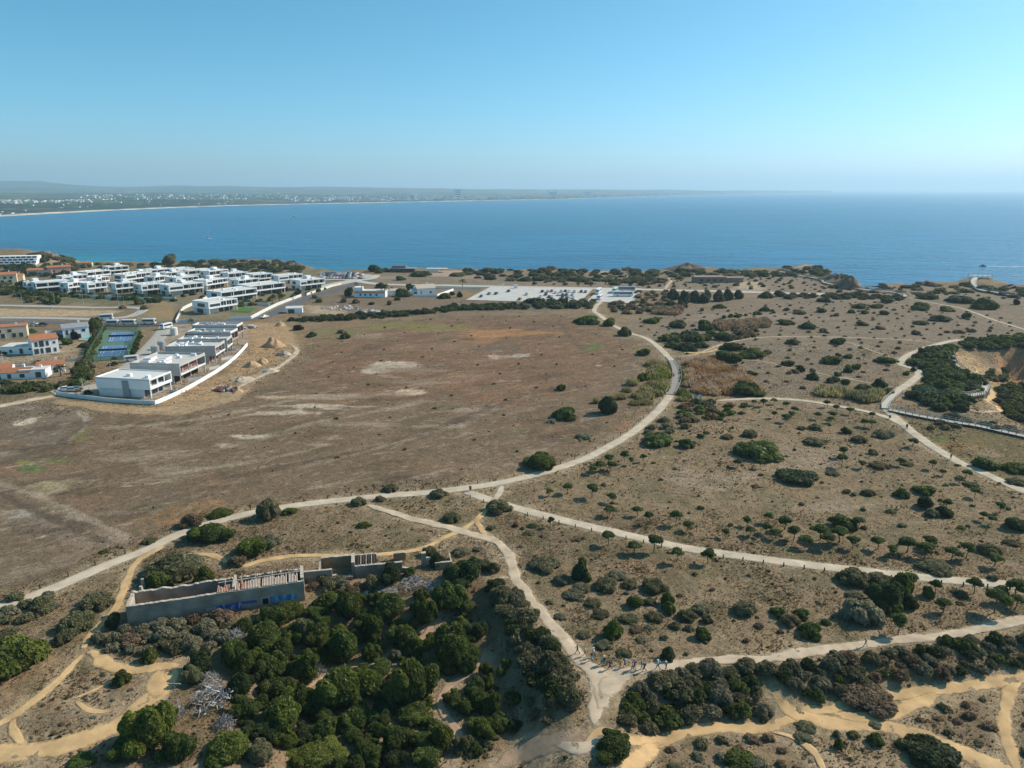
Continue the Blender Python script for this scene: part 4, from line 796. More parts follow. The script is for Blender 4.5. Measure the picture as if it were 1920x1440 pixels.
plant(1413, 850, 104, 34, 'dark', 'mat', label='broad flat green shrub mat on the dry plain'); plant(1493, 895, 82, 34, 'deep', label='large dark shrub cluster just below the broad flat mat')
plant(1750, 1066, 66, 30, 'olive', label='olive dome shrub overhanging the straight gravel path'); plant(1577, 983, 52, 32, 'dark', label='largest dark bush in the clump of young pines')
TH = 'in the thicket below the straight gravel path'
for t in [(1597, 1084, 60, 40, 'olive'), (1613, 1150, 82, 58, 'grey'), (1657, 1122, 76, 62, 'deep'), (1690, 1104, 52, 52, 'dark'), (1650, 1089, 52, 28, 'olive'), (1677, 1144, 36, 26, 'bright'), (1600, 1116, 32, 18, 'grey'), (1702, 1132, 32, 30, 'deep'), (1640, 1165, 30, 20, 'olive')]: plant(*t, region=TH)
LW = 'on the dry slope between the two lower paths'
for t in [(1395, 1143, 48, 32, 'olive'), (1460, 1150, 34, 21, 'dark'), (1502, 1152, 31, 22, 'dark'), (1480, 1164, 40, 28, 'brown'), (1517, 1184, 44, 33, 'dark'), (1547, 1168, 20, 13, 'dark'), (1423, 1174, 22, 12, 'brown'), (1737, 1112, 26, 22, 'bright'), (1800, 1116, 34, 14, 'olive'), (1862, 1085, 22, 14, 'olive'), (1895, 1020, 34, 14, 'olive'), (1800, 1132, 18, 10, 'rust')]: plant(*t, region=LW)
UP = 'on the dry plateau below the car park road'
for t in [(1284, 651, 42, 19, 'deep'), (1375, 650, 46, 20, 'dark'), (1365, 672, 62, 20, 'dark'), (1410, 665, 55, 18, 'bright'), (1315, 647, 32, 13, 'dark'), (1259, 647, 28, 12, 'dark'), (1560, 677, 52, 17, 'dark'), (1479, 681, 29, 13, 'dark'), (1501, 692, 19, 14, 'deep'), (1521, 706, 27, 15, 'deep'), (1662, 676, 42, 15, 'dark'),
          (1472, 604, 36, 13, 'dark'), (1514, 612, 33, 14, 'deep'), (1543, 620, 19, 9, 'olive'), (1435, 580, 23, 9, 'deep'), (1348, 575, 28, 8, 'dark'), (1544, 562, 28, 11, 'far'), (1612, 575, 32, 9, 'dark'), (1645, 574, 28, 10, 'dark'), (1615, 607, 26, 10, 'dark'), (1650, 615, 22, 7, 'brown'), (1572, 640, 32, 15, 'deep'), (1487, 641, 30, 13, 'olive'),
          (1320, 611, 36, 20, 'dark'), (1270, 607, 38, 18, 'olive'), (1225, 601, 38, 14, 'bright'), (1650, 720, 34, 19, 'deep'), (1620, 726, 30, 15, 'olive'), (1665, 734, 26, 14, 'dark'), (1397, 733, 72, 22, 'dark'), (1725, 575, 42, 16, 'dark'), (1812, 592, 21, 14, 'deep'), (1773, 580, 30, 10, 'bright'), (1850, 571, 56, 24, 'dark'), (1802, 564, 52, 12, 'far'),
          (1737, 555, 40, 15, 'far'), (1662, 563, 27, 12, 'far'), (1726, 605, 29, 10, 'olive'), (1762, 599, 42, 10, 'olive'), (1719, 625, 18, 8, 'deep'), (1822, 620, 18, 8, 'olive'), (1797, 622, 24, 8, 'brown'), (1905, 566, 12, 12, 'purple'), (1590, 693, 20, 14, 'dark'), (1606, 688, 18, 12, 'dark'), (1566, 712, 18, 12, 'pine'), (1585, 716, 20, 13, 'pine'), (1570, 702, 16, 10, 'pine'), (1556, 713, 15, 12, 'pine'), (1407, 698, 14, 7, 'dark'), (1416, 701, 14, 7, 'dark'), (1571, 666, 12, 9, 'deep'),
          (1375, 690, 30, 16, 'brown'), (1490, 696, 20, 9, 'olive'), (1438, 660, 18, 10, 'pine'), (1590, 668, 18, 9, 'pine'), (1700, 700, 14, 9, 'pine'), (1712, 693, 12, 9, 'deep'), (1596, 584, 14, 8, 'dark'), (1620, 585, 16, 9, 'bright'), (1656, 586, 20, 10, 'dark'), (1568, 590, 12, 7, 'olive'), (1500, 586, 26, 9, 'olive'), (1540, 582, 20, 10, 'dark'), (1420, 587, 20, 8, 'dark'), (1475, 580, 12, 7, 'dark'), (1493, 583, 14, 6, 'dark'), (1370, 592, 12, 8, 'dark'), (1384, 592, 16, 8, 'dark'), (1357, 594, 9, 8, 'dark'), (1398, 590, 9, 6, 'pine'), (1450, 585, 8, 6, 'brown'), (1317, 580, 9, 7, 'brown')]:
    plant(*t, region=UP)
fill([(1245, 640), (1265, 632), (1310, 628), (1365, 628), (1380, 638), (1330, 640), (1270, 644)], 4.5, (3.0, 4.2), ['deep', 'deep', 'dark'], 'in the dark hedge above the sandy patch', 101)
fill([(1380, 618), (1415, 618), (1420, 632), (1385, 636)], 4, (2.4, 3.4), ['brown'], 'in the brown scrub right of the dark hedge', 102)
for nm_, poly, gap, sz, lv, rg, sd_ in [
    ('reed_clump', [(1290, 680), (1330, 675), (1390, 700), (1430, 738), (1330, 742), (1290, 730)], 3.0, (2.0, 2.8), ['dryreed', 'dryreed', 'rust'], 'in the tall brown reed bed right of the curve', 103),
    ('reed_clump', [(1222, 690), (1245, 695), (1248, 745), (1215, 765), (1200, 745), (1215, 720)], 3.6, (2.0, 3.0), ['reed', 'reed', 'bright'], 'in the green reed bed inside the curve', 104),
    ('reed_clump', [(1230, 685), (1245, 680), (1254, 710), (1250, 735), (1240, 735)], 3.6, (2.2, 3.0), ['bright', 'reed'], 'in the tall reeds against the footbridge', 105),
    ('reed_clump', [(1275, 690), (1284, 690), (1286, 745), (1278, 760), (1272, 750), (1280, 720)], 3.2, (1.6, 2.4), ['reed', 'bright'], 'in the reed fringe on the outer side of the footbridge', 106),
    ('reed_clump', [(1340, 606), (1440, 602), (1445, 614), (1345, 620)], 4.2, (2.6, 3.6), ['dryreed', 'brown'], 'in the brown reeds on the plateau', 107),
    ('reed_clump', [(1225, 578), (1272, 578), (1276, 590), (1225, 590)], 4.2, (2.6, 3.6), ['dryreed', 'olive'], 'in the brown reeds below the tree row', 108),
    ('reed_clump', [(1535, 734), (1585, 730), (1588, 744), (1535, 746)], 3.6, (2.4, 3.2), ['olive', 'reed'], 'in the first reed strip before the boardwalk', 109),
    ('reed_clump', [(1592, 740), (1650, 738), (1656, 756), (1600, 752)], 3.4, (2.4, 3.2), ['olive', 'reed'], 'in the second reed strip before the boardwalk', 110)]:
    fill(poly, gap, sz, lv, rg, sd_, 1.0, nm_, 'reeds', keepout=.3, hmul=.9)
for t in [(1186, 715, 26, 20, 'reed'), (1165, 742, 24, 16, 'reed'), (1175, 730, 20, 14, 'reed'), (1205, 745, 24, 16, 'reed'), (1190, 755, 22, 12, 'reed'), (1118, 750, 14, 16, 'reed'), (1225, 680, 34, 18, 'reed'), (1205, 707, 20, 18, 'bright'), (1192, 740, 20, 14, 'reed'), (1150, 745, 14, 12, 'reed')]: plant(*t, name='reed_clump', region='in the brown field beside the reed bed')
fill([(1275, 760), (1330, 752), (1350, 770), (1330, 790), (1290, 785), (1270, 775)], 3.6, (1.6, 2.6), ['rust', 'brown', 'bright', 'olive'], 'in the rusty scrub at the end of the thin gravel path', 111)
fill([(1230, 790), (1290, 775), (1310, 800), (1240, 815), (1200, 825)], 3.8, (1.4, 2.4), ['olive', 'grey', 'brown'], 'in the grey scrub right of the curve', 112)
fill([(1340, 790), (1400, 775), (1400, 760), (1350, 758)], 3.8, (1.2, 2.2), ['dark', 'bright', 'rust'], 'in the green scrub below the thin gravel path', 113)
# banks in the foreground
fill([(1150, 1330), (1200, 1290), (1300, 1262), (1440, 1250), (1452, 1290), (1440, 1350), (1380, 1362), (1290, 1366), (1230, 1385), (1175, 1380), (1150, 1358)], 1.7, (1.3, 2.3), ['olive', 'deep', 'grey', 'olive', 'olive', 'dark'], 'in the dense thicket on the bank below the junction', 120, .8)
fill([(1455, 1258), (1560, 1240), (1700, 1216), (1960, 1186), (1960, 1255), (1800, 1276), (1650, 1292), (1560, 1305), (1500, 1300), (1465, 1285)], 1.7, (1.0, 1.9), ['olive', 'brown', 'grey', 'olive', 'dark', 'grey', 'deep'], 'in the thicket along the bank below the pale track', 121, .75)
fill([(925, 1098), (975, 1122), (1012, 1172), (1042, 1222), (1062, 1290), (1074, 1332), (1030, 1318), (985, 1250), (962, 1190), (930, 1140)], 1.75, (1.5, 2.6), ['olive', 'olive', 'grey', 'deep'], 'in the grey thicket on the shaded gully bank', 122, .9)
fill([(900, 1290), (1000, 1280), (1050, 1335), (1020, 1365), (930, 1385), (890, 1430), (870, 1440)], 2.6, (.9, 1.7), ['olive', 'deep', 'brown', 'dark'], 'in the shaded gully below the trail', 123, .7)
fill([(175, 1195), (240, 1180), (420, 1158), (440, 1182), (410, 1215), (340, 1232), (210, 1228)], 2.1, (1.2, 2.1), ['grey', 'olive', 'brown', 'grey'], 'in the grey scrub in front of the ruin wall', 124, .8)
fill([(575, 1085), (615, 1080), (660, 1105), (690, 1110), (650, 1125), (590, 1112)], 2.0, (1.2, 1.9), ['grey', 'olive', 'brown'], 'in the grey scrub against the ruin front', 125, .85)
fill([(-40, 1150), (60, 1118), (110, 1118), (80, 1155), (-40, 1190)], 2.4, (1.3, 2.1), ['olive', 'grey'], 'in the scrub along the gravel path at the left edge', 126)
fill([(1715, 1350), (1800, 1310), (1875, 1310), (1875, 1400), (1830, 1410)], 2.4, (.6, 1.2), ['brown', 'olive', 'brown'], 'in the low brown scrub inside the lower right fork', 127, .6)
fill([(1240, 1400), (1330, 1378), (1430, 1378), (1500, 1410), (1500, 1450), (1250, 1450)], 2.3, (.7, 1.4), ['olive', 'brown', 'grey'], 'in the low scrub below the bank trail', 128, .65)
fill([(1905, 1300), (1960, 1290), (1960, 1450), (1915, 1440)], 2.3, (.8, 1.4), ['olive', 'deep'], 'in the dark scrub at the right edge', 129, .7)
fill([(930, 1385), (1090, 1380), (1080, 1440), (930, 1445)], 4.5, (.3, .7), ['brown', 'olive', 'deep'], 'on the pink eroded ground at the bottom edge', 130, .7)
for t in [(185, 1130, 64, 38, 'olive'), (150, 1170, 72, 46, 'olive'), (125, 1195, 40, 30, 'olive'), (30, 1120, 34, 22, 'olive'), (215, 1165, 30, 34, 'deep'), (15, 1190, 40, 22, 'olive'), (95, 1140, 36, 20, 'grey')]: plant(*t, region='left of the ruin')
for t in [(805, 1035, 30, 24, 'olive'), (690, 1052, 34, 18, 'olive'), (865, 1036, 34, 18, 'grey'), (820, 1052, 34, 32, 'deep'), (905, 1060, 34, 22, 'olive'), (925, 1065, 26, 24, 'olive'), (700, 1098, 36, 34, 'olive'), (672, 1105, 30, 20, 'brown'), (770, 1075, 28, 24, 'dark')]: plant(*t, region='round the broken end of the ruin')
for t in [(1085, 1012, 16, 8, 'olive'), (1000, 985, 22, 12, 'olive'), (990, 1000, 22, 10, 'olive'), (968, 985, 16, 9, 'rust'), (920, 990, 18, 10, 'olive'), (895, 1030, 20, 10, 'grey'), (1095, 818, 34, 14, 'grey'), (1035, 790, 20, 8, 'grey')]: plant(*t, region='round the gravel fork')
# ravine on the right
RV = 'in the dark thicket beside the boardwalk'
fill([(1705, 668), (1745, 656), (1790, 652), (1785, 690), (1842, 718), (1830, 738), (1790, 738), (1752, 728), (1718, 692)], 3.8, (2.8, 4.0), ['deep', 'dark', 'deep'], 'in the dark thicket above the wooden steps', 140, .7)
fill([(1690, 724), (1722, 730), (1770, 742), (1812, 745), (1808, 772), (1760, 772), (1715, 752)], 3.8, (2.6, 3.8), ['deep', 'deep', 'dark'], 'in the dark thicket below the boardwalk', 141, .75)
fill([(1862, 738), (1920, 722), (1970, 760), (1970, 802), (1905, 790), (1872, 760)], 3.8, (2.6, 3.8), ['deep', 'dark'], 'in the dark thicket at the right edge of the ravine', 142, .7)
fill([(1800, 642), (1870, 634), (1970, 634), (1970, 652), (1870, 655), (1805, 652)], 4, (2.6, 3.8), ['deep', 'dark'], 'in the dark hedge above the red pit', 143, .7)
fill([(1832, 700), (1860, 694), (1888, 708), (1885, 716), (1845, 712)], 3.6, (2.0, 3.0), ['deep', 'olive'], 'in the shrubs between the steps and the red pit', 144, .6)
fill([(1720, 800), (1770, 790), (1870, 792), (1920, 805), (1920, 815), (1850, 805), (1740, 806)], 4, (1.2, 2.2), ['olive', 'deep', 'brown'], 'along the lower boardwalk', 145, .6)
for t in [(1845, 872, 52, 26, 'dark'), (1900, 878, 50, 24, 'bright'), (1905, 905, 40, 14, 'olive'), (1800, 765, 30, 20, 'deep'), (1785, 782, 40, 16, 'deep')]: plant(*t, region='beyond the right gravel path')
# tree row and hedges in the distance
for t in [(1262, 552, 24, 24), (1282, 560, 28, 26), (1300, 556, 26, 24), (1322, 558, 28, 24), (1345, 556, 26, 22), (1366, 554, 26, 22), (1384, 552, 22, 20), (1258, 570, 24, 16), (1278, 572, 26, 14), (1435, 553, 26, 14), (1461, 551, 26, 13), (1325, 546, 12, 8)]:
    plant(*t, 'far', 'mid', name='row_tree', region='in the dark tree row below the car park road', cat='tree')
fill([(1480, 552), (1560, 553), (1560, 560), (1480, 560)], 6, (3.0, 4.2), ['far'], 'in the low scrub past the dark tree row', 150, .6)
fill([(1560, 553), (1700, 556), (1700, 563), (1560, 561)], 6, (2.8, 4.2), ['far'], 'in the scrub belt below the clifftop boardwalk', 151, .6)
fill([(1140, 570), (1200, 566), (1260, 575), (1250, 590), (1150, 588)], 5.5, (2.2, 3.6), ['brown', 'olive', 'far'], 'in the brown scrub in front of the bus park', 152, .6)
fill([(1190, 548), (1250, 548), (1250, 566), (1200, 564)], 6, (1.8, 3.0), ['brown'], 'in the bare brown scrub right of the bus park', 153, .7)
fill([(545, 600), (640, 594), (760, 586), (870, 575), (935, 572), (990, 573), (990, 580), (870, 582), (760, 593), (640, 601), (550, 604)], 3.8, (2.2, 3.4), ['far', 'deep', 'far', 'dark'], 'in the long dark hedge behind the brown field', 154, .75)
fill([(990, 566), (1060, 566), (1070, 578), (1010, 580)], 5, (3, 4.5), ['far', 'deep'], 'in the dark clump below the car park', 155, .8); fill([(1070, 568), (1112, 566), (1118, 578), (1080, 580)], 5, (2.6, 4.0), ['far', 'olive'], 'in the scrub clump at the head of the path', 156, .8)
CO = 'in the coastal scrub along the cliff top'
fill([(860, 510), (1000, 506), (1180, 509), (1260, 510), (1340, 508), (1440, 508), (1500, 502), (1535, 503), (1560, 520), (1450, 518), (1350, 520), (1180, 530), (1000, 528), (900, 524)], 10, (3.6, 7.0), ['far', 'far', 'olive', 'far'], CO, 160, .5)
fill([(1060, 524), (1240, 522), (1240, 536), (1080, 534)], 13, (4, 7), ['far', 'olive'], 'in the scrub islands behind the car park road', 161, .4)
fill([(1530, 502), (1600, 522), (1600, 545), (1560, 540)], 9, (3, 6), ['far', 'brown'], 'on the broken headland', 162, .45); fill([(1620, 545), (1730, 536), (1800, 532), (1820, 535), (1815, 552), (1740, 552), (1640, 552)], 11, (3, 6), ['far', 'brown', 'olive'], 'on the low cliff right of the headland', 163, .4)
fill([(1835, 542), (1920, 545), (1960, 560), (1900, 558)], 10, (4, 7), ['far'], 'round the foot of the viewing platform', 164, .5)
LC = 'in the coastal scrub behind the villas'
fill([(180, 496), (300, 495), (420, 491), (520, 490), (575, 502), (560, 512), (420, 508), (300, 508), (180, 504)], 11, (4, 8), ['far', 'olive', 'far', 'dark'], LC, 170, .5)
fill([(70, 490), (110, 484), (150, 496), (170, 500), (150, 508), (90, 506)], 10, (4, 7), ['far', 'dark', 'olive'], 'on the green knoll right of the hotel', 171, .6)
fill([(-40, 502), (70, 504), (130, 512), (120, 522), (60, 518), (-40, 510)], 10, (4, 7), ['deep', 'far'], 'in the dark trees in front of the hotel', 172, .7)
fill([(-40, 536), (40, 530), (60, 545), (45, 552), (-40, 556)], 9, (3.5, 6), ['far', 'olive', 'dark'], 'in the greenery left of the villas', 173, .6)
fill([(30, 553), (105, 552), (108, 570), (40, 566)], 7, (3, 5), ['bright', 'dark', 'olive'], 'in the green copse in front of the leftmost villas', 174, .8)
fill([(100, 550), (220, 556), (330, 560), (328, 566), (210, 563), (100, 556)], 7, (2.4, 3.4), ['deep', 'dark'], 'in the garden hedge in front of the villas', 175, .8)
for t in [(260, 566, 22, 12, 'dark'), (290, 562, 30, 12, 'dark'), (230, 576, 14, 8, 'olive'), (270, 577, 16, 10, 'olive')]: plant(*t, region='at the end of the unfinished street')
# gardens of the old houses
fill([(-30, 728), (20, 722), (60, 724), (110, 722), (140, 716), (160, 690), (172, 692), (165, 715), (140, 730), (60, 736), (-30, 738)], 3.4, (2.0, 3.0), ['dark', 'olive', 'bright'], 'in the garden hedge of the red-roofed house', 180, .9)
fill([(140, 700), (152, 680), (175, 640), (190, 620), (196, 620), (178, 655), (160, 700), (148, 722)], 3.2, (1.8, 2.6), ['olive', 'dark', 'bright'], 'in the tall hedge beside the tennis courts', 181, 1.2)
fill([(255, 625), (266, 624), (262, 640), (258, 660), (248, 668), (250, 645)], 3.4, (1.3, 1.8), ['deep'], 'in the row of dark bushes right of the tennis courts', 182, 1.1)
for t in [(98, 651, 30, 16, 'dark'), (125, 640, 22, 16, 'dark'), (50, 655, 20, 10, 'dark'), (20, 622, 14, 8, 'dark'), (58, 621, 22, 9, 'dark'), (110, 632, 20, 14, 'olive'), (160, 648, 24, 8, 'deep'), (10, 660, 30, 12, 'dark'), (125, 720, 30, 12, 'bright'), (75, 640, 14, 12, 'dark')]: plant(*t, region='in the gardens of the white houses')
plant(141, 629, 18, 18, 'purple', label='purple-leaved bush against the white gabled house')
plant(213, 682, 20, 9, 'deep', label='dark bush in the open ground beside the cul-de-sac'); plant(215, 672, 12, 6, 'deep', label='small dark bush against the tennis court fence')
plant(180, 610, 36, 30, 'dark', 'big', name='round_tree', label='big round dark tree behind the tennis courts', cat='tree')
plant(165, 736, 16, 10, 'deep', label='dark bush beside the cars in the cul-de-sac')
fill([(350, 628), (378, 616), (392, 622), (370, 640), (350, 648)], 3.4, (1.6, 2.6), ['purple', 'brown'], 'in the purple bushes beside the water tanks', 183, 1.0)
for t in [(665, 498, 24, 13, 'dark'), (701, 503, 28, 16, 'deep'), (713, 508, 22, 10, 'dark'), (722, 506, 16, 8, 'far')]: plant(*t, 'mid', name='shore_tree', region='on the shore right of the beach car park', cat='tree')
plant(320, 486, 28, 22, 'olive', 'mid', name='lone_tree', label='lone spreading tree on the shore behind the villas', cat='tree')
for t in [(655, 547, 16, 18, 'deep'), (735, 545, 14, 14, 'deep'), (753, 550, 34, 16, 'deep'), (769, 538, 18, 14, 'deep'), (715, 535, 24, 12, 'olive'), (745, 560, 14, 8, 'dark'), (765, 552, 18, 10, 'dark'), (832, 555, 24, 12, 'dark'), (848, 550, 12, 8, 'deep'), (862, 552, 14, 12, 'deep'), (720, 586, 16, 12, 'olive'), (730, 568, 12, 9, 'brown'), (668, 565, 16, 10, 'brown'), (645, 563, 14, 10, 'brown'), (697, 569, 14, 7, 'dark'), (750, 522, 22, 9, 'dark'), (790, 515, 40, 9, 'far'), (858, 516, 30, 6, 'olive'), (600, 563, 16, 10, 'olive'), (590, 556, 12, 9, 'olive')]: plant(*t, region='round the pink farmhouse')

fill([(375, 567), (400, 560), (470, 566), (500, 562), (515, 556), (500, 572), (440, 578), (400, 576)], 6, (1.6, 2.6), ['deep', 'dark', 'bright'], 'in the gardens of the corner villas', 184, .8)
fill([(440, 545), (600, 540), (620, 545), (560, 560), (450, 552)], 8, (1.8, 3.0), ['deep', 'dark', 'bright'], 'in the gardens between the rear villas', 185, .8)
fill([(250, 548), (440, 545), (440, 552), (380, 560), (250, 556)], 8, (1.6, 2.6), ['deep', 'dark'], 'in the gardens between the middle villas', 186, .8)

SM = dict(keepout=.6, squash=.75)
fill([(1190, 600), (1300, 585), (1500, 565), (1700, 568), (1900, 600), (1900, 625), (1700, 640), (1650, 715), (1440, 735), (1420, 690), (1290, 668), (1200, 620)], 7.5, (.5, 1.5), ['olive', 'brown', 'grey', 'brown'], 'scattered thinly over the dry plateau', 190, **SM)
fill([(1000, 514), (1240, 514), (1460, 512), (1560, 532), (1920, 552), (1920, 562), (1560, 548), (1240, 540), (1000, 534)], 8.5, (.8, 2.4), ['olive', 'brown', 'far', 'grey'], 'scattered along the cliff top', 191, **SM)
fill([(1340, 790), (1640, 800), (1760, 850), (1900, 920), (1900, 1080), (1700, 1060), (1400, 1020), (1150, 960), (1100, 900), (1200, 840)], 6.0, (.25, .8), ['olive', 'brown', 'grey', 'brown'], 'scattered thinly over the plain above the straight path', 192, **SM)
fill([(960, 985), (1300, 1045), (1580, 1085), (1560, 1200), (1280, 1235), (1100, 1210), (1000, 1100)], 4.2, (.2, .65), ['olive', 'brown', 'grey', 'brown'], 'scattered between the trail and the straight path', 193, **SM)
fill([(560, 975), (850, 1000), (700, 1035), (520, 1035)], 3.2, (.2, .55), ['olive', 'brown', 'grey'], 'scattered over the dry grass above the ruin', 194, **SM)
fill([(60, 1300), (150, 1245), (260, 1290), (200, 1340), (70, 1390)], 2.2, (.2, .5), ['brown', 'grey', 'brown'], 'scattered inside the sandy loop', 195, **SM)
fill([(700, 600), (1060, 590), (1180, 660), (1180, 780), (900, 880), (600, 880), (420, 780), (560, 690)], 15, (.3, .9), ['olive', 'brown', 'brown'], 'scattered over the brown field', 196, **SM)
# brush piles of dead grey wood
for t in [(405, 1310, 80, 60, 'dead grey branches piled among the trees left of the wood'), (395, 1275, 40, 34, 'dead grey branches below the round dark tree'), (425, 1355, 40, 40, 'dead grey branches at the lower end of the clearing'), (445, 1190, 32, 44, 'dead grey brush against the wood below the graffiti'), (592, 1258, 44, 34, 'dead grey branches beside the pinkish trail'), (575, 1172, 24, 34, 'dead grey branches in the middle of the wood top'),
          (775, 1097, 52, 32, 'grey rubble and brush beside the dark dome shrub'), (815, 1100, 40, 24, 'grey dry brush right of the rubble patch'), (730, 1118, 50, 14, 'grey dry brush below the broken ruin end'), (335, 1335, 30, 34, 'small pile of dead grey branches by the sandy track'), (75, 1210, 40, 16, 'grey dead brush above the bright mat at the left edge')]:
    plant(*t[:4], 'twig', name='brush_pile', label=t[4], cat='brush pile', sink=.0)

# ---------------------------------------------------------------- pines with trunks
def pine_crown(seed, n=1100):
    r = random.Random(seed); L_ = [(0, 0, .74, .26, .26, .17)]
    for i in range(9):
        a = r.uniform(0, 2 * pi); d = r.uniform(.12, .30); s = r.uniform(.11, .19); L_.append((cos(a) * d, sin(a) * d, r.uniform(.62, .84) - d * .2, s, s, s * .72))
    return crown('crown', L_, n, .042, seed, 1.3, .7, .5)
def pine_trunk(seed):
    r = random.Random(seed + 50); mb = MB(); p = Vector((0, 0, -.04)); pts = [(p.copy(), .030)]
    for i in range(5):
        p = p + Vector((r.uniform(-.03, .03), r.uniform(-.03, .03), .14)); pts.append((p.copy(), .028 - i * .003))
    for (a, ra), (b, rb) in zip(pts, pts[1:]): mb.tube(a, b, ra, rb, 6)
    for i in range(7):
        q = pts[3 + i % 3][0]; a = r.uniform(0, 2 * pi); mb.tube(q, q + Vector((cos(a) * .22, sin(a) * .22, .16)), .012, .005, 4)
    return mb.mesh('trunk')
PINES = [(pine_crown(s), pine_trunk(s)) for s in (201, 202, 203, 204)]
for c, t in PINES: c.materials.append(LEAF['pine']); t.materials.append(BARK)
PINEL = [  # crown centre px, crown width px, base py
 (1064, 913, 24, 926), (1029, 920, 17, 930), (1109, 914, 26, 932), (1147, 929, 21, 942), (1142, 953, 24, 967), (1216, 966, 19, 983), (1194, 955, 21, 968), (1266, 965, 23, 985), (1140, 1004, 28, 1022), (1187, 1022, 28, 1037), (1225, 1013, 32, 1036), (1267, 1034, 24, 1054),
 (1140, 858, 21, 869), (1145, 870, 21, 882), (1111, 879, 19, 889), (1124, 872, 22, 882), (1170, 851, 18, 868), (1182, 861, 13, 872), (1205, 855, 14, 866), (1032, 974, 14, 988), (1327, 1038, 28, 1057), (1288, 982, 23, 996), (1440, 966, 19, 980), (1400, 974, 17, 986), (1405, 992, 21, 1004), (1470, 975, 28, 993), (1437, 987, 21, 1000), (1453, 997, 23, 1010), (1487, 994, 29, 1013), (1360, 996, 17, 1008),
 (1507, 1012, 29, 1027), (1537, 996, 36, 1012), (1550, 1011, 34, 1027), (1573, 1001, 36, 1017), (1608, 976, 26, 991), (1598, 1012, 26, 1028), (1645, 1014, 27, 1030), (1670, 1028, 24, 1043), (1700, 1018, 36, 1036), (1743, 1014, 30, 1029), (1733, 1030, 36, 1046), (1783, 1036, 32, 1052), (1810, 1026, 28, 1047), (1863, 1046, 30, 1062),
 (1708, 1082, 27, 1097), (1752, 1095, 22, 1114), (1825, 1092, 28, 1113), (1900, 1098, 36, 1126), (1873, 1107, 28, 1128), (1863, 1119, 46, 1149), (1903, 1124, 30, 1142), (1683, 1163, 32, 1189), (1767, 1131, 32, 1149),
 (1533, 776, 16, 786), (1563, 776, 15, 786), (1557, 784, 14, 793), (1473, 782, 19, 792), (1483, 776, 16, 784), (1488, 766, 16, 776), (1473, 756, 15, 765), (1430, 751, 15, 762), (1550, 754, 15, 764), (1567, 764, 16, 772), (1593, 769, 16, 777), (1450, 774, 12, 784), (1620, 791, 18, 800), (1634, 793, 18, 802), (1413, 752, 12, 760), (1450, 752, 14, 758), (1635, 776, 13, 786),
 (1580, 843, 20, 858), (1577, 858, 22, 876), (1383, 866, 19, 876), (1425, 866, 17, 878), (1615, 869, 18, 878), (1688, 864, 18, 873), (1747, 867, 18, 880), (1710, 827, 20, 838), (1810, 886, 20, 897), (1797, 896, 18, 906), (1767, 884, 15, 892), (1775, 941, 20, 953), (1827, 922, 22, 933), (1873, 947, 22, 962), (1843, 964, 16, 976), (1857, 972, 18, 984), (1312, 819, 18, 828), (1322, 812, 14, 820), (1287, 827, 18, 838)]
def near_words(px, py):
    if py < 800: return 'below the thin gravel path'
    if 1000 < px < 1225 and py < 890: return 'beside the curved path'
    if 1270 < px < 1340 and py < 850: return 'in the dry grass right of the curved path'
    if py < 965 and px > 1360: return 'scattered on the dry plain'
    if px < 1340: return 'near the fork, along the straight gravel path'
    if py < 1060 or (px < 1600): return 'in the pine belt above the straight gravel path'
    return 'below the straight gravel path at the right'
ORD = 'first second third fourth fifth sixth seventh eighth ninth tenth eleventh twelfth thirteenth fourteenth fifteenth sixteenth seventeenth eighteenth nineteenth twentieth'.split()
pg = {}
for p in PINEL: pg.setdefault(near_words(p[0], p[3]), []).append(p)
for wd, lst in pg.items():
    for i, (cx, cy, w, by) in enumerate(sorted(lst)):
        x, y, z = G(cx + (by - cy) * .05, by); k = FPX / (y * cos(PITCH) + (CAMH - z) * sin(PITCH)); dep = atan2(CAMH - z, y)
        hh = max((by - cy) / k / cos(dep) / .70, w / k * .9); cw = w / k / .82
        c, t = PINES[RNG.randrange(4)]
        o = empty('young_pine', (x, y, z), RNG.uniform(0, 6.28), (ORD[i] if i < 20 else f'{i + 1}th') + ' young pine from the left ' + wd, 'pine tree', 'young umbrella pines on the dry slopes'); o.scale = (cw, cw, hh)
        link('crown', c, None, o); link('trunk', t, None, o)

# ---------------------------------------------------------------- link the plants, with labels that tell them apart
LEAFWORD = {'dark': 'dark green', 'deep': 'very dark green', 'bright': 'bright green', 'grey': 'grey', 'olive': 'olive green', 'brown': 'brown', 'pine': 'green', 'reed': 'yellow-green', 'dryreed': 'dry brown', 'rust': 'rusty', 'far': 'dull green', 'twig': 'grey', 'purple': 'purplish', 'palm': 'green'}
NOUN = {'shrub': 'shrub', 'wood_tree': 'leafy tree', 'reed_clump': 'reed clump', 'row_tree': 'tree', 'shore_tree': 'round tree', 'brush_pile': 'brush pile', 'round_tree': 'tree', 'lone_tree': 'tree'}
def ordinal(i, n):
    return ORD[i] if i < 20 else f'{i + 1}{["th", "st", "nd", "rd"][(i + 1) % 10] if (i + 1) % 10 < 4 and (i + 1) % 100 not in (11, 12, 13) else "th"}'
SHR = sorted([p for p in PLANTS if p['name'] == 'shrub'], key=lambda p: -(p['R'] * p['H'] / (p['y'] ** 2)))
for p in SHR[292:]:
    if not p['label']: THICK.setdefault(p['region'] or 'on the dry ground', []).append(dict(x=p['x'], y=p['y'], R=p['R'], H=p['H'], leaf=p['leaf'], k=p['R'] / p['y'] * 1440, shape='small', name='scrub')); p['drop'] = 1
PLANTS = [p for p in PLANTS if not p.get('drop')]
cl = {}
for p in PLANTS:
    if not p['label']: cl.setdefault((p['region'], p['leaf'], p['name']), []).append(p)
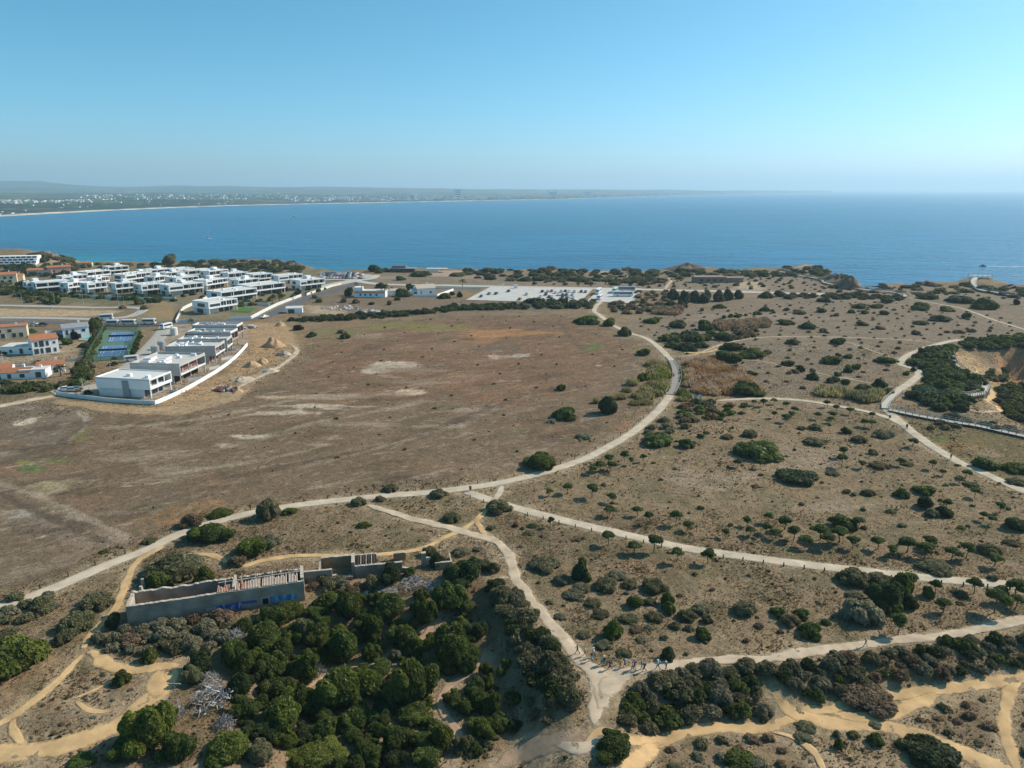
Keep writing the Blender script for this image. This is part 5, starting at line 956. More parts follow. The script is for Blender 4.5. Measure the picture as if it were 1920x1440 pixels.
for (rg, lf, nm_), lst in cl.items():
    base = f'{LEAFWORD[lf]} {NOUN[nm_]}'
    lst.sort(key=lambda p: p['px'][0])
    for i, p in enumerate(lst):
        p['group'] = f'{NOUN[nm_]}s {rg}'
        p['label'] = f'{base} {rg}' if len(lst) == 1 else (f'leftmost {base} {rg}' if i == 0 else (f'rightmost {base} {rg}' if i == len(lst) - 1 else f'{ordinal(i, len(lst))} {base} from left {rg}'))
def arrays(me):
    v = np.empty(len(me.vertices) * 3, np.float32); me.vertices.foreach_get('co', v); n = len(me.polygons); k = len(me.loops) // n
    f = np.empty(len(me.loops), np.int32); me.loops.foreach_get('vertex_index', f); t = np.empty(len(me.vertices), np.float32); me.attributes['tone'].data.foreach_get('value', t)
    return v.reshape(-1, 3), f.reshape(n, k), t
JO = {'thick': [arrays(crown('t', dome_lobes(s, 12), 950, .096, s, 1.5, .68, .25, (7, 5))) for s in (71, 72, 73)], 'medium': [arrays(crown('t', dome_lobes(s, 6), 290, .165, s, 1.3, .74, .25, (6, 4))) for s in (74, 75, 76)], 'tiny': [arrays(crown('t', dome_lobes(s, 2), 90, .27, s, 1.2, .8, .25, (6, 4))) for s in (81, 82, 83)],
      'reeds': [arrays(tuft_mesh('t', 230, s, 1.0, .30, .05, .95)) for s in (91, 92)]}
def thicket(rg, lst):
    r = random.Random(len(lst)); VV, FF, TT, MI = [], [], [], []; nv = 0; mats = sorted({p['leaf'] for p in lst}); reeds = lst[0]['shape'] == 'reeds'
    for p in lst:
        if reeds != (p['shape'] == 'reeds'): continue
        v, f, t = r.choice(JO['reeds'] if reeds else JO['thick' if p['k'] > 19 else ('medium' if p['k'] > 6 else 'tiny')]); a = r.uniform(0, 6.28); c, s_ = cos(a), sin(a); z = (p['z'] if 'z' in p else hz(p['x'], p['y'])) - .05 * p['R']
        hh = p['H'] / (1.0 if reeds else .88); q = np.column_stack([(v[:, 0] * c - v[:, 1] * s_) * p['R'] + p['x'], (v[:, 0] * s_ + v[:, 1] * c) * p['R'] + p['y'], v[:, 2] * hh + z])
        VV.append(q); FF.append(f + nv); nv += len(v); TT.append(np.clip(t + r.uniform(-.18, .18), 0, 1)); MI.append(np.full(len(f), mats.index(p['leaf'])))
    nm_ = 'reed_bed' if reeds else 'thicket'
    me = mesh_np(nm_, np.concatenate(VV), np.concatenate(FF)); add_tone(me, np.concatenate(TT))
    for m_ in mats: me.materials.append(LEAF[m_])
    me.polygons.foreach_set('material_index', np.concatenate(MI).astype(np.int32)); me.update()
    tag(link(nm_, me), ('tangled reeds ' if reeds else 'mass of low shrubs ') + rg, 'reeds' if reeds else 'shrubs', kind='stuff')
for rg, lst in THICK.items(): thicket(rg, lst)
STEM = MB(); STEM.tube((0, 0, -.1), (.03, .02, .35), .06, .05, 6); STEM.tube((.03, .02, .3), (.3, .1, .6), .035, .015, 5); STEM.tube((.03, .02, .3), (-.25, .2, .6), .035, .015, 5); STEM.tube((.03, .02, .3), (-.05, -.3, .58), .035, .015, 5)
stem_me = STEM.mesh('trunk'); stem_me.materials.append(BARK)
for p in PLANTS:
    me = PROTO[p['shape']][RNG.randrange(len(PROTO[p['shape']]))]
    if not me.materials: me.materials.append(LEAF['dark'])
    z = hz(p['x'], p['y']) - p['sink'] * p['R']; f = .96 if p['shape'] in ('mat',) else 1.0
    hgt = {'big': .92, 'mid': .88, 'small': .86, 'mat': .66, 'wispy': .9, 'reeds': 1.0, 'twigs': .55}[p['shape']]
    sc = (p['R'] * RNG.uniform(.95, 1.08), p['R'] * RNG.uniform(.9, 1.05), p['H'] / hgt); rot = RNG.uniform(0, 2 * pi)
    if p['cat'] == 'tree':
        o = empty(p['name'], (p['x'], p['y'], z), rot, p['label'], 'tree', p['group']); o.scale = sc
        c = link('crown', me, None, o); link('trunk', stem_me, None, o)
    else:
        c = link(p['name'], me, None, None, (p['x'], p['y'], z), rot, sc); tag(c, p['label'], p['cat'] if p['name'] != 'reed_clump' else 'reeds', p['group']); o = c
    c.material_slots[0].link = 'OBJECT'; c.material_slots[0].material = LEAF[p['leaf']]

# ---------------------------------------------------------------- dry grass and low herbs
def scatter(name, n, ymin, ymax, hmin, hmax, label, seed, mat, blades=3, wid=.5, avoid=.25, dens=None, tone=None):
    r = np.random.default_rng(seed); y = np.sqrt(r.uniform(ymin ** 2, ymax ** 2, n)) if ymin > 60 else r.uniform(ymin, ymax, n); x = r.uniform(-.95, .95, n) * y
    keep = np.ones(n, bool)
    if dens is not None: keep &= r.random(n) < dens(x, y)
    x, y = x[keep], y[keep]; rd_ = np.full(len(x), 1e9)
    for (nm, kd, w, lab, P_) in RW: rd_ = np.minimum(rd_, route_dist(x, y, [P_], 6) - w / 2)
    ok = (rd_ > avoid) & (sdf(LAND, x, y) > 12); x, y = x[ok], y[ok]; n = len(x)
    z = H(x, y) - .03; hh = r.uniform(hmin, hmax, n) * (.6 + .8 * vnoise(x / 4, y / 4, 5)); VV, TT = [], []
    t0 = np.clip(.2 + .7 * fbm(x / 6, y / 6, 8, 3) + r.normal(size=n) * .15, 0, 1)
    for b in range(blades):
        a = r.uniform(0, 2 * pi, n); dx, dy = np.cos(a) * hh * wid, np.sin(a) * hh * wid; lx, ly = r.normal(size=n) * hh * .4, r.normal(size=n) * hh * .4
        VV.append(np.stack([np.column_stack([x - dx, y - dy, z]), np.column_stack([x + dx, y + dy, z]), np.column_stack([x + lx + dx * .3, y + ly + dy * .3, z + hh]), np.column_stack([x + lx - dx * .5, y + ly - dy * .5, z + hh * .8])], 1)); TT.append(np.repeat(t0, 4))
    V_ = np.concatenate(VV).reshape(-1, 3); me = mesh_np(name, V_, np.arange(len(V_)).reshape(-1, 4)); add_tone(me, np.concatenate(TT))
    o = link(name, me, mat); tag(o, label, 'grass', kind='stuff'); return o
gr_m = leaf_mat('dry_grass', (.215, .158, .09), (.345, .262, .155), 0, 0, .05, .5)
hb_m = leaf_mat('low_herbs', (.125, .105, .055), (.225, .18, .10), 0, 0, .05, .45)
_z0, _z2, _z3, _z4 = wpoly(ZONES[0][2]), wpoly(ZONES[2][2]), wpoly(ZONES[7][2]), wpoly(ZONES[8][2])
def dgrass(x, y):
    f = sdf(_z0, x, y); c = sdf(_z3, x, y); c4 = sdf(_z4, x, y); p = sdf(_z2, x, y)
    return np.where((p > 0) | (c > -2) | (c4 > -2), .0, np.where(f > 3, .04, 1.0)) * (.35 + .65 * sstep(.35, .6, fbm(x / 9, y / 9, 66, 3)))
scatter('dry_grass', 125000, 62, 150, .09, .24, 'tan dry grass over the near slopes', 301, gr_m, 2, .7, .2, dgrass)
scatter('dry_grass', 90000, 150, 330, .14, .30, 'tan dry grass over the middle distance', 302, gr_m, 2, .8, .3, dgrass)
scatter('low_herbs', 24000, 62, 260, .15, .38, 'low brown and grey herbs scattered through the dry grass', 303, hb_m, 3, .9, .35, lambda x, y: dgrass(x, y) * sstep(.45, .62, fbm(x / 12, y / 12, 77, 3)))
# ---------------------------------------------------------------- buildings
WHITE = M('white_plaster', (.87, .865, .84), .8, .05, .4, .1, 3); OFFW = M('offwhite_plaster', (.70, .69, .66), .85, .07, .5); CREAM = M('cream_plaster', (.72, .60, .42), .85, .08, .4); PINK = M('pink_plaster', (.66, .36, .27), .85, .1, .6)
GREYW = M('raw_render', (.47, .445, .42), .9, .08, .5); CONC = M('concrete', (.40, .385, .36), .95, .14, .8, .2, 6); GLASS = M('window_glass', (.035, .055, .065), .12, .2, .5, 0, 1, 0, .6); FRAME = M('window_frame', (.30, .31, .32), .6)
BRICK = M('raw_brick', (.21, .085, .065), .95, .2, 2); ROOFT = M('terracotta_roof', (.42, .17, .085), .9, .2, 1.5, .4, 5); ROOFG = M('grey_roof', (.30, .30, .31), .9, .1, 1); ROOFW = M('pale_roof', (.64, .63, .60), .9, .08, .6); STONEW = M('rubble_wall', (.33, .28, .225), .95, .22, 1.6, .6, 5)
BLACK = M('opening_shade', (.02, .018, .016), .95); METAL = M('galvanised', (.48, .49, .50), .5, .06, 1, 0, 1, 0, .5, .4); WOOD_ = M('weathered_wood', (.36, .315, .26), .9, .2, 2, .3, 8); WOODP = M('pale_wood', (.52, .47, .40), .9, .15, 2, .3, 8); DARKW = M('dark_wood', (.10, .075, .055), .9, .2, 2)  # the black paints the shade inside unglazed openings
TILEP = M('old_tile', (.46, .37, .30), .95, .25, 2.5)

SHELL = M('block_shell', (.36, .245, .205), .95, .2, .8)
def win(parent, x0, x1, y0, y1, z0, z1, axis='y', frame=True, mat=None, name='window'):
    """glazing with a frame round it, set a little proud of a wall; axis is the wall normal"""
    g = MB().box(x0, x1, y0, y1, z0, z1).build(name, mat or GLASS, parent)
    if frame:
        t = .09; b = MB()
        if axis == 'y':
            a0, a1 = y0 - .03, y1 + .03
            b.box(x0 - t, x0, a0, a1, z0 - t, z1 + t).box(x1, x1 + t, a0, a1, z0 - t, z1 + t).box(x0, x1, a0, a1, z0 - t, z0).box(x0, x1, a0, a1, z1, z1 + t)
            if x1 - x0 > 2: b.box((x0 + x1) / 2 - .04, (x0 + x1) / 2 + .04, a0 + .005, a1 - .005, z0, z1)
        else:
            a0, a1 = x0 - .03, x1 + .03
            b.box(a0, a1, y0 - t, y0, z0 - t, z1 + t).box(a0, a1, y1, y1 + t, z0 - t, z1 + t).box(a0, a1, y0, y1, z0 - t, z0).box(a0, a1, y0, y1, z1, z1 + t)
        b.build('frame', FRAME, g)
    return g

def villa(x, y, rz, w, d, label, seed, style='done', group='white flat-roofed villas', z=None, h1=3.1, h2=3.3, wing=True):
    """flat-roofed two-storey villa; the open, glazed side is local -y"""
    r = random.Random(seed); z = hz(x, y) if z is None else z; h2 = h2 + r.uniform(-.2, .3)
    o = empty('villa', (x, y, z), rz, label, 'villa', group); W, D = w / 2, d / 2; raw = style == 'raw'
    wm = {'done': WHITE, 'raw': GREYW, 'shell': SHELL}[style]; top = h1 + h2; rec = min(2.6, d * .22)
    gx0, gx1 = -W + .5, W - (.6 if raw else 1.2)
    MB().box(gx0, gx1, -D + rec + .5, D - .3, -.6, h1).build('ground_floor', OFFW if style == 'done' else wm, o)
    u = MB(); u.box(-W, W, -D, D, h1, h1 + .32)
    u.box(-W, -W + .38, -D, D, h1 + .32, top); u.box(W - .38, W, -D, D, h1 + .32, top)
    u.box(-W + .38, W - .38, D - .38, D, h1 + .32, top); u.box(-W + .38, W - .38, -D + rec, -D + rec + .3, h1 + .32, top)
    split = r.choice((-W + .38, -W + .38, -W + w * .28, -W + w * .42)) if style == 'done' and seed > 99 else -W + .38
    if split > -W + 1: u.box(-W + .38, split, -D, -D + rec, h1 + .32, top)
    u.build('upper_floor', wm, o)
    rf = MB().box(-W, W, -D, D, top, top + .34); rfo = rf.build('roof', ROOFW if style == 'done' else (M('raw_roof', (.55, .53, .50), .9, .15, .5) if raw else CONC), o)
    p = MB(); a = top + .34; ph = .34 if style == 'done' else .8
    p.box(-W, W, -D, -D + .22, a, a + ph).box(-W, W, D - .22, D, a, a + ph).box(-W, -W + .22, -D + .22, D - .22, a, a + ph).box(W - .22, W, -D + .22, D - .22, a, a + ph)
    p.build('parapet', wm if style != 'shell' else OFFW, rfo)
    for i in range(r.randint(2, 4) if style == 'done' else 5):
        bx, by = r.uniform(-W + 1.5, W - 2), r.uniform(-D + 1.5, D - 2.5); s1, s2, s3 = r.uniform(.6, 1.6), r.uniform(.6, 2.2), r.uniform(.5, 1.1)
        MB().box(bx, bx + s1, by, by + s2, a, a + s3).build('roof_box', WHITE if style != 'shell' else CONC, rfo)
    if style != 'done':
        for i in range(4):
            px0 = -W + w * r.uniform(.08, .7); py0 = -D + d * r.uniform(.1, .8); MB().box(px0, px0 + w * .22, py0, py0 + .25, a, a + ph).box(px0, px0 + .25, py0 + .25, py0 + d * r.uniform(.1, .2), a, a + ph).build('roof_partition', WHITE if raw else OFFW, rfo)
    # pillars and balcony front
    nb = 2 if W - .38 - split < 9 else 3; xs = [split + (W - .38 - split) * i / nb for i in range(nb + 1)]
    for i in range(1, nb): MB().box(xs[i] - .16, xs[i] + .16, -D + .002, -D + .3, h1 + .32, top).build('pillar', wm, o)
    MB().box(split, W - .38, -D + .004, -D + .2, h1 + .32, h1 + (1.0 if style == 'done' else .7)).build('balcony_front', WHITE if style != 'shell' else CONC, o)
    for s in (-1, 1): MB().box(s * (W - .55) - .16, s * (W - .55) + .16, -D + .3, -D + .62, -.6, h1 - .002).build('pillar', wm, o)
    for i in range(nb):
        x0, x1 = xs[i] + .35, xs[i + 1] - .35; yb = -D + rec
        if style == 'done': win(o, x0, x1, yb - .10, yb - .02, h1 + .5, top - .45)
        else: MB().box(x0, x1, yb - .07, yb - .02, h1 + .4, top - .1).build('window', BRICK if raw or r.random() < .7 else BLACK, o)
        if style == 'done': win(o, x0 + .3, min(x1, gx1 - .3), yb + .38, yb + .48, .15, h1 - .4)
        else: MB().box(x0 + .2, min(x1, gx1 - .3), yb + .42, yb + .48, .1, h1 - .3).build('window', BRICK if r.random() < .5 else BLACK, o)  # black panels stand in for the dark inside of empty openings
    # the closed side walls get a slot window or two
    if style == 'done':
        if seed > 99:
            ww = d * r.uniform(.2, .5); yy = r.uniform(-D + 1, D - ww - 1); win(o, -W - .05, -W - .004, yy, yy + ww, h1 + .9, top - .6, 'x')
            if r.random() < .6: ww = d * r.uniform(.2, .4); yy = r.uniform(-D + rec + 1.2, D - ww - 1); win(o, gx0 - .05, gx0 - .004, yy, yy + ww, .3, h1 - .4, 'x')
            if split > -W + 2.4: win(o, -W + 1.0, split - .6, -D - .05, -D - .004, h1 + 1.2, top - .8)
            if r.random() < .5: MB().box(W * .1, W * .1 + 3.4, D - 4.6, D - .6, a, a + 2.1).build('roof_room', WHITE, rfo)
    return o

def gable(x, y, rz, w, d, h, rh, label, wall=None, roof=None, wins=(), group=None, name='house', over=.35, z=None, chim=True, cat='house'):
    """pitched-roof block, ridge along local x; wins: (side, u, z0, width, height)"""
    z = hz(x, y) if z is None else z; o = empty(name, (x, y, z), rz, label, cat, group); W, D = w / 2, d / 2; b = MB(); n = 0
    b.v = [(-W, -D, -.5), (W, -D, -.5), (W, D, -.5), (-W, D, -.5), (-W, -D, h), (W, -D, h), (W, D, h), (-W, D, h), (-W, 0, h + rh), (W, 0, h + rh)]
    b.f = [(0, 1, 5, 4), (2, 3, 7, 6), (1, 2, 6, 9, 5), (3, 0, 4, 8, 7), (4, 5, 9, 8), (6, 7, 8, 9)]
    b.build('wall', wall or WHITE, o)
    if rh > .05:
        q = MB(); e = over; sl = rh / D; t = .16
        for s in (-1, 1):
            y0, y1 = s * (D + e), 0; z0, z1 = h - sl * e + .03, h + rh + .03
            q.quad((-W - e, y0, z0), (W + e, y0, z0), (W + e, y1, z1), (-W - e, y1, z1)); q.quad((-W - e, y0, z0 + t), (W + e, y0, z0 + t), (W + e, y1, z1 + t), (-W - e, y1, z1 + t))
            q.quad((-W - e, y0, z0), (W + e, y0, z0), (W + e, y0, z0 + t), (-W - e, y0, z0 + t))
            for sx in (-1, 1): q.quad((sx * (W + e), y0, z0), (sx * (W + e), y1, z1), (sx * (W + e), y1, z1 + t), (sx * (W + e), y0, z0 + t))
        ro = q.build('roof', roof or ROOFT, o)
    else:
        ro = MB().box(-W - .1, W + .1, -D - .1, D + .1, h, h + .3).build('roof', roof or ROOFW, o)
    if chim: MB().box(W * .3, W * .3 + .8, D * .2, D * .2 + .7, h + rh * .3, h + rh + 1.1).build('chimney', WHITE, ro)
    for (sd_, u, z0, ww, hh) in wins:
        if sd_ == 'f': win(o, u - ww / 2, u + ww / 2, -D - .06, -D - .004, z0, z0 + hh)
        elif sd_ == 'r': win(o, W + .004, W + .06, u - ww / 2, u + ww / 2, z0, z0 + hh, 'x')
        elif sd_ == 'l': win(o, -W - .06, -W - .004, u - ww / 2, u + ww / 2, z0, z0 + hh, 'x')
    return o

def poly_wall(px, h, t, mat, label, name='garden_wall', base=None, cat='wall', closed=False, world=None, sink=.6):
    P_ = world or [G(*p)[:2] for p in px]; P_ = [np.array(p) for p in P_]; n = len(P_); L_, R_ = [], []
    for i in range(n):
        a, b = P_[max(i - 1, 0)], P_[min(i + 1, n - 1)]; d = (b - a) / (np.linalg.norm(b - a) + 1e-9); nl = np.array((-d[1], d[0])) * t / 2; L_.append(P_[i] + nl); R_.append(P_[i] - nl)
    v, f = [], []
    for i in range(n):
        zz = hz(*P_[i]); v += [(*L_[i], zz - sink), (*R_[i], zz - sink), (*R_[i], zz + h), (*L_[i], zz + h)]
    for i in range(n - 1):
        a, b = i * 4, i * 4 + 4; f += [(a + k, a + (k + 1) % 4, b + (k + 1) % 4, b + k) for k in range(4)]
    f += [(3, 2, 1, 0), tuple((n - 1) * 4 + k for k in range(4))]
    me = mesh(name, v, f); bm = bmesh.new(); bm.from_mesh(me); bmesh.ops.recalc_face_normals(bm, faces=bm.faces); bm.to_mesh(me); bm.free()
    return tag(link(name, me, mat), label, cat)

# the row of villas beside the cul-de-sac, nearest first
def row_villa(c0, c1, dep, label, seed, style, zt=7.0):
    """c0, c1: pixels of the front corners of the roof (closed side towards the camera), dep: length of the open side"""
    a, b = np.array(at_z(*c0, zt)), np.array(at_z(*c1, zt)); d = (b - a); L_ = np.linalg.norm(d); ang = atan2(d[1], d[0]); n = np.array((-sin(ang), cos(ang)))
    c = (a + b) / 2 + n * dep / 2
    return villa(c[0], c[1], ang + pi / 2, dep, L_, label, seed, style, 'villas beside the cul-de-sac', z=0)
v1 = row_villa((178, 706), (279.5, 711), 12, 'finished white villa with glazed balcony at the near end of the row', 1, 'done')
win(v1, -6.06, -6.004, -2.2, 0.2, .3, 6.0, 'x', mat=FRAME, name='stair_window')
row_villa((243, 684), (336.5, 686), 19, 'grey rendered unfinished villa second from the near end of the row', 2, 'raw')
row_villa((309, 651.5), (403, 650.5), 12, 'grey rendered unfinished villa third in the row, above the curved white wall', 3, 'raw')
row_villa((332, 638.5), (425, 636.5), 9, 'narrow unfinished villa block fourth in the row', 4, 'raw')
row_villa((350, 624.5), (432, 624.5), 9, 'brick villa shell fifth in the row', 5, 'shell')
row_villa((360, 612), (444, 612), 8, 'brick villa shell sixth in the row, nearest the asphalt road', 6, 'shell')

# the white villas behind: centre px, base py, overall width px
VIL = [(58, 547, 30, 'leftmost villa of the front row'), (99, 548.5, 58, 'wide villa second from left in the front row'), (143, 548, 40, 'third villa of the front row'), (186, 549, 42, 'fourth villa of the front row'), (229, 550.5, 44, 'fifth villa of the front row'), (277, 554, 54, 'sixth villa of the front row'), (341, 554, 68, 'wide villa at the right end of the front row'),
       (142, 533, 44, 'left villa of the second row'), (182, 526, 50, 'left villa of the third row'), (188, 537, 36, 'small villa tucked between the left front villas'), (246, 533, 58, 'long villa behind the fifth front villa'), (296, 536, 40, 'villa with dark windows in the second row'), (343, 538, 56, 'broad villa in the middle of the second row'), (405, 541, 56, 'villa with long white balcony in the second row'),
       (220, 514.5, 42, 'isolated white villa highest at the back left'), (293, 522, 46, 'first villa of the back row'), (334, 521.5, 44, 'second villa of the back row'), (368, 523, 46, 'third villa of the back row'), (405, 525, 46, 'fourth villa of the back row'), (446, 528, 48, 'fifth villa of the back row'), (491, 531, 48, 'sixth villa of the back row'), (533, 534, 50, 'villa seventh in the back row'),
       (576, 544, 58, 'villa nearest the beach car park'), (456, 543, 46, 'villa with blank side wall behind the long one'), (492, 555, 78, 'long curved-front villa near the road corner'), (441, 566, 80, 'villa with dark window band above the garden hedge'), (404, 589, 74, 'low villa with big overhanging roof beside the lawn'), (268, 527, 40, 'small villa between the back and second rows'), (320, 529, 38, 'white cube villa in the middle of the cluster')]
for i, (cx, by, wpx, lab) in enumerate(VIL):
    x, y, z = G(cx, by); k, dy = scale_at(cx, by); W_ = wpx / k; ang = radians(RNG.uniform(46, 70)); q_ = RNG.uniform(.85, 1.15); wl, dd = W_ * .92 * q_, W_ * .62 / q_; y += RNG.uniform(-4, 4); x += RNG.uniform(-2, 2)
    if W_ > 24: wl, dd = W_ * 1.0, W_ * .55
    dd = max(dd, 7.0); y += (wl * sin(ang) + dd * cos(ang)) * .30
    villa(x * (y / (y - (wl * sin(ang) + dd * cos(ang)) * .30)), y, ang, wl, dd, 'white ' + lab, 100 + i, 'done')

# older houses and others
def hs_(cx, by, rz, w, d, h, rh, label, **kw):
    x, y, z = G(cx, by); return gable(x, y, radians(rz), w, d, h, rh, label, z=z, **kw)
hs_(84, 660, 42, 10, 9, 6.4, 1.6, 'white two-storey house with orange tiled roof and arched windows', wins=[('f', -3.4, 3.6, 1.0, 2), ('f', -1.4, 3.4, 1.7, 2.5), ('f', .8, 3.6, 1.0, 2), ('f', 3.4, 4.2, .9, .9), ('f', -3.6, .4, 1.6, 2.2), ('f', -1.6, .4, 1.0, 2.2), ('f', .8, .4, 1.8, 2.2), ('f', 3.4, .6, .9, 1.6), ('l', 1.0, 1.0, 1, 1.2)])
hs_(45, 660, 8, 14, 9, 3.2, 0, 'low white wing left of the orange-roofed house', roof=ROOFW, wins=[('f', -3, .8, 1.1, 1.2), ('f', 1.2, .3, 1.3, 2.1), ('f', 5, .3, 1.3, 2.2)], chim=False)
hs_(143, 633, 36, 11, 8, 5.6, 1.5, 'white gabled house with grey roof beside the turquoise pool', roof=ROOFG, wins=[('f', -3.8, 2.4, .9, 2.2), ('f', -1.2, 3.0, .9, 1.8), ('f', 3.2, 3.4, 1.3, 1.2), ('f', 1, .4, 1.6, 2), ('l', 1.5, 3, .9, 1)])
hs_(112, 634, 10, 9, 7, 3.0, .6, 'low white annex with grey roof between the two white houses', roof=ROOFG, wins=[('f', 2, .5, 1.4, 1.8)], chim=False)
hs_(22, 631, 30, 14, 10, 5.4, .0, 'tan two-storey house with flat roof at the left edge', wall=CREAM, roof=ROOFT, wins=[('f', 0, 3, 1.6, 1.4), ('f', -4, 3, 1.2, 1.4), ('f', 4.4, .4, 1.5, 2), ('f', 1.5, .4, 1.5, 2), ('f', -3, .4, 1.5, 2)])
hs_(36, 708, 12, 9.5, 6, 2.7, 1.2, 'long low house with orange tiled roof behind the hedge', wins=[('f', -2, .5, 1.2, 1.6), ('f', 2.4, .7, 1.6, 1.3)])
hs_(98, 698, 30, 9, 6.5, 3.4, 1.2, 'white house with red tiled roof among palms', wins=[('f', -2.5, .6, 1.4, 1.5), ('f', 1.5, .4, 1.6, 2), ('r', 0, .5, 1.6, 1.8)])
hs_(68, 706, 14, 9, 6.5, 3.2, 0, 'flat-roofed white wing joining the two tiled houses', wins=[('f', -2.5, .6, 1.4, 1.5), ('f', 2, .4, 1.8, 2)])
hs_(-8, 704, 25, 12, 8, 3.0, 1.4, 'red tiled roof of a house cut off by the left edge', chim=False)
hs_(12, 530, 30, 15, 11, 6.5, 1.6, 'cream villa with orange roof below the hotel', wall=CREAM, wins=[('f', -4, 3.5, 1.6, 1.6), ('f', 0, 3.5, 1.6, 1.6), ('f', 4, 3.5, 1.6, 1.6), ('f', -2, .4, 2, 2), ('f', 3, .4, 2, 2)])
hs_(32, 527, 24, 10, 8, 4.5, 1.2, 'smaller cream house right of the cream villa', wall=CREAM, wins=[('f', 0, 1, 1.4, 1.6)])
hs_(78, 516, 20, 18, 10, 4.6, 1.4, 'pink and white house with red roof behind the villas', wall=M('pale_pink', (.72, .56, .50), .9), wins=[('f', -5, 1, 1.6, 1.6), ('f', 0, 1, 1.6, 1.6), ('f', 5, 1, 1.6, 1.6)])
hs_(112, 514, 34, 17, 11, 6.2, 1.2, 'red-brown house behind the left villas', wall=PINK, wins=[('f', -4, 2.6, 1.4, 1.4), ('f', 3, 2.6, 1.4, 1.4)])
hs_(160, 499, 20, 12, 7, 3.0, 1.0, 'small cream house on the knoll above the inlet', wall=CREAM, wins=[('f', 0, .8, 1.4, 1.4)])
fh = hs_(696, 556, -3, 21, 8, 4.2, 0, 'long pink and white farmhouse with four small windows', roof=ROOFW, wins=[('f', -6.2, 1.2, 1.1, 1.1), ('f', -3, 1.2, 1.1, 1.1), ('f', .6, 1.2, 1.1, 1.1), ('f', 4.6, 1.2, 1.1, 1.1)], chim=False)
MB().box(-10.4, 10.4, -4.05, -4.0, 2.6, 4.0).build('pink_band', PINK, fh)
MB().box(-10.5, -5.5, -3.9, 2, 4.3, 6.6).build('tower_room', WHITE, fh); MB().box(-5.4, -4.6, -3.6, -2.8, 4.3, 7.2).build('chimney', WHITE, fh)
hs_(796, 551, 24, 13, 9, 4.4, 2.2, 'white gabled farmhouse with pale roof right of the trees', roof=M('pale_tile', (.55, .46, .36), .9, .15, 2), wins=[('l', 0, 1.4, 1.2, 1.2), ('f', -3, .4, 2, 2.2), ('f', 3, 1, 1.2, 1.2)])
hs_(782, 552, 10, 9, 7, 3.0, .9, 'low white wing with arched porch left of the gabled farmhouse', roof=ROOFW, wins=[('f', -1, .3, 2.4, 2)], chim=False)
hs_(732, 553, 10, 12, 7, 3.2, 1.0, 'low white outbuilding behind the farm palm', roof=M('pale_tile', (.55, .46, .36)), chim=False)
hs_(553, 586, 12, 9, 6, 3.0, .8, 'small white derelict shed beside the asphalt road', roof=ROOFW, wins=[('f', -1.8, .2, 3.4, 2.2)], chim=False)
poly_wall([(776, 556), (820, 556), (850, 545)], 1.6, .3, WHITE, 'white garden wall round the gabled farmhouse'); poly_wall([(815, 541), (905, 541)], 1.4, .3, WHITE, 'long white wall beyond the gabled farmhouse')
# hotel of white terraces
x, y, z = G(34, 499); ho_ = empty('hotel', (x, y + 8, z), radians(14), 'white terraced hotel block with four rows of dark balconies', 'hotel'); ho_.scale = (1, 1, .72)
for i in range(4):
    MB().box(-30 + i * 2, 12, -6 + i * 2.2, 10, i * 2.9, i * 2.9 + 2.9).build('storey', WHITE, ho_)
    for j in range(9):
        xx = -29 + i * 2 + j * 4.4
        if xx + 3.2 < 12: MB().box(xx, xx + 3.2, -6.05 + i * 2.2, -6.004 + i * 2.2, i * 2.9 + .5, i * 2.9 + 2.3).build('window', GLASS, ho_)
    MB().box(-30 + i * 2, 12, -7.0 + i * 2.2, -6.06 + i * 2.2, i * 2.9 + 2.5, i * 2.9 + 2.88).build('balcony', WHITE, ho_)
# dark beach restaurant, beach bar, brown clifftop building
x, y, z = G(754, 511); rb_ = empty('restaurant', (x, y + 5, z), radians(-4), 'dark low beach restaurant on the shore behind the round trees', 'restaurant')
MB().box(-11, 11, -4, 4, -1, 3.4).build('wall', DARKW, rb_); MB().box(-9, 3, -2, 4, 3.4, 5.4).build('upper_room', M('grey_slate', (.18, .18, .19), .9), rb_); MB().box(-11.6, 11.6, -4.6, 4.6, 3.2, 3.55).build('roof', ROOFG, rb_)
for i in range(5): MB().box(-10 + i * 4.2, -7 + i * 4.2, -4.06, -4.004, .6, 2.6).build('window', GLASS, rb_)
x, y, z = G(812, 511); bb_ = empty('beach_bar', (x, y + 4, z), 0, 'small white beach bar with flat roof on the pink shore', 'beach bar')
MB().box(-5, 4, -2.5, 2.5, -1, 3).build('wall', WHITE, bb_); MB().box(-6, 12, -3.4, 3.2, 3, 3.3).build('roof', M('canvas', (.7, .62, .55)), bb_)
for i in range(4): MB().tube((5 + i * 2.1, -3, -1), (5 + i * 2.1, -3, 3), .1).build('post', WOOD_, bb_)
x, y, z = G(1348, 531); cb_ = empty('visitor_building', (x, y + 8, z), radians(2), 'long low reddish brown building on the cliff top', 'building')
BR2 = M('brown_render', (.33, .215, .165), .95, .15, .5)
MB().box(-18, 6, -5, 5, -1, 4.2).build('wall', BR2, cb_); MB().box(6.05, 20, -4, 5, -1, 3.4).build('wall', BR2, cb_); MB().box(-18.3, 6.2, -5.3, 5.3, 4.2, 4.5).build('roof', M('brown_roof', (.30, .21, .17)), cb_); MB().box(6.3, 20.3, -4.3, 5.3, 3.4, 3.65).build('roof', M('brown_roof', (.30, .21, .17)), cb_)
for i in range(4): MB().box(-14 + i * 5, -11.5 + i * 5, -5.06, -5.004, 1, 2.8).build('window', GLASS, cb_)

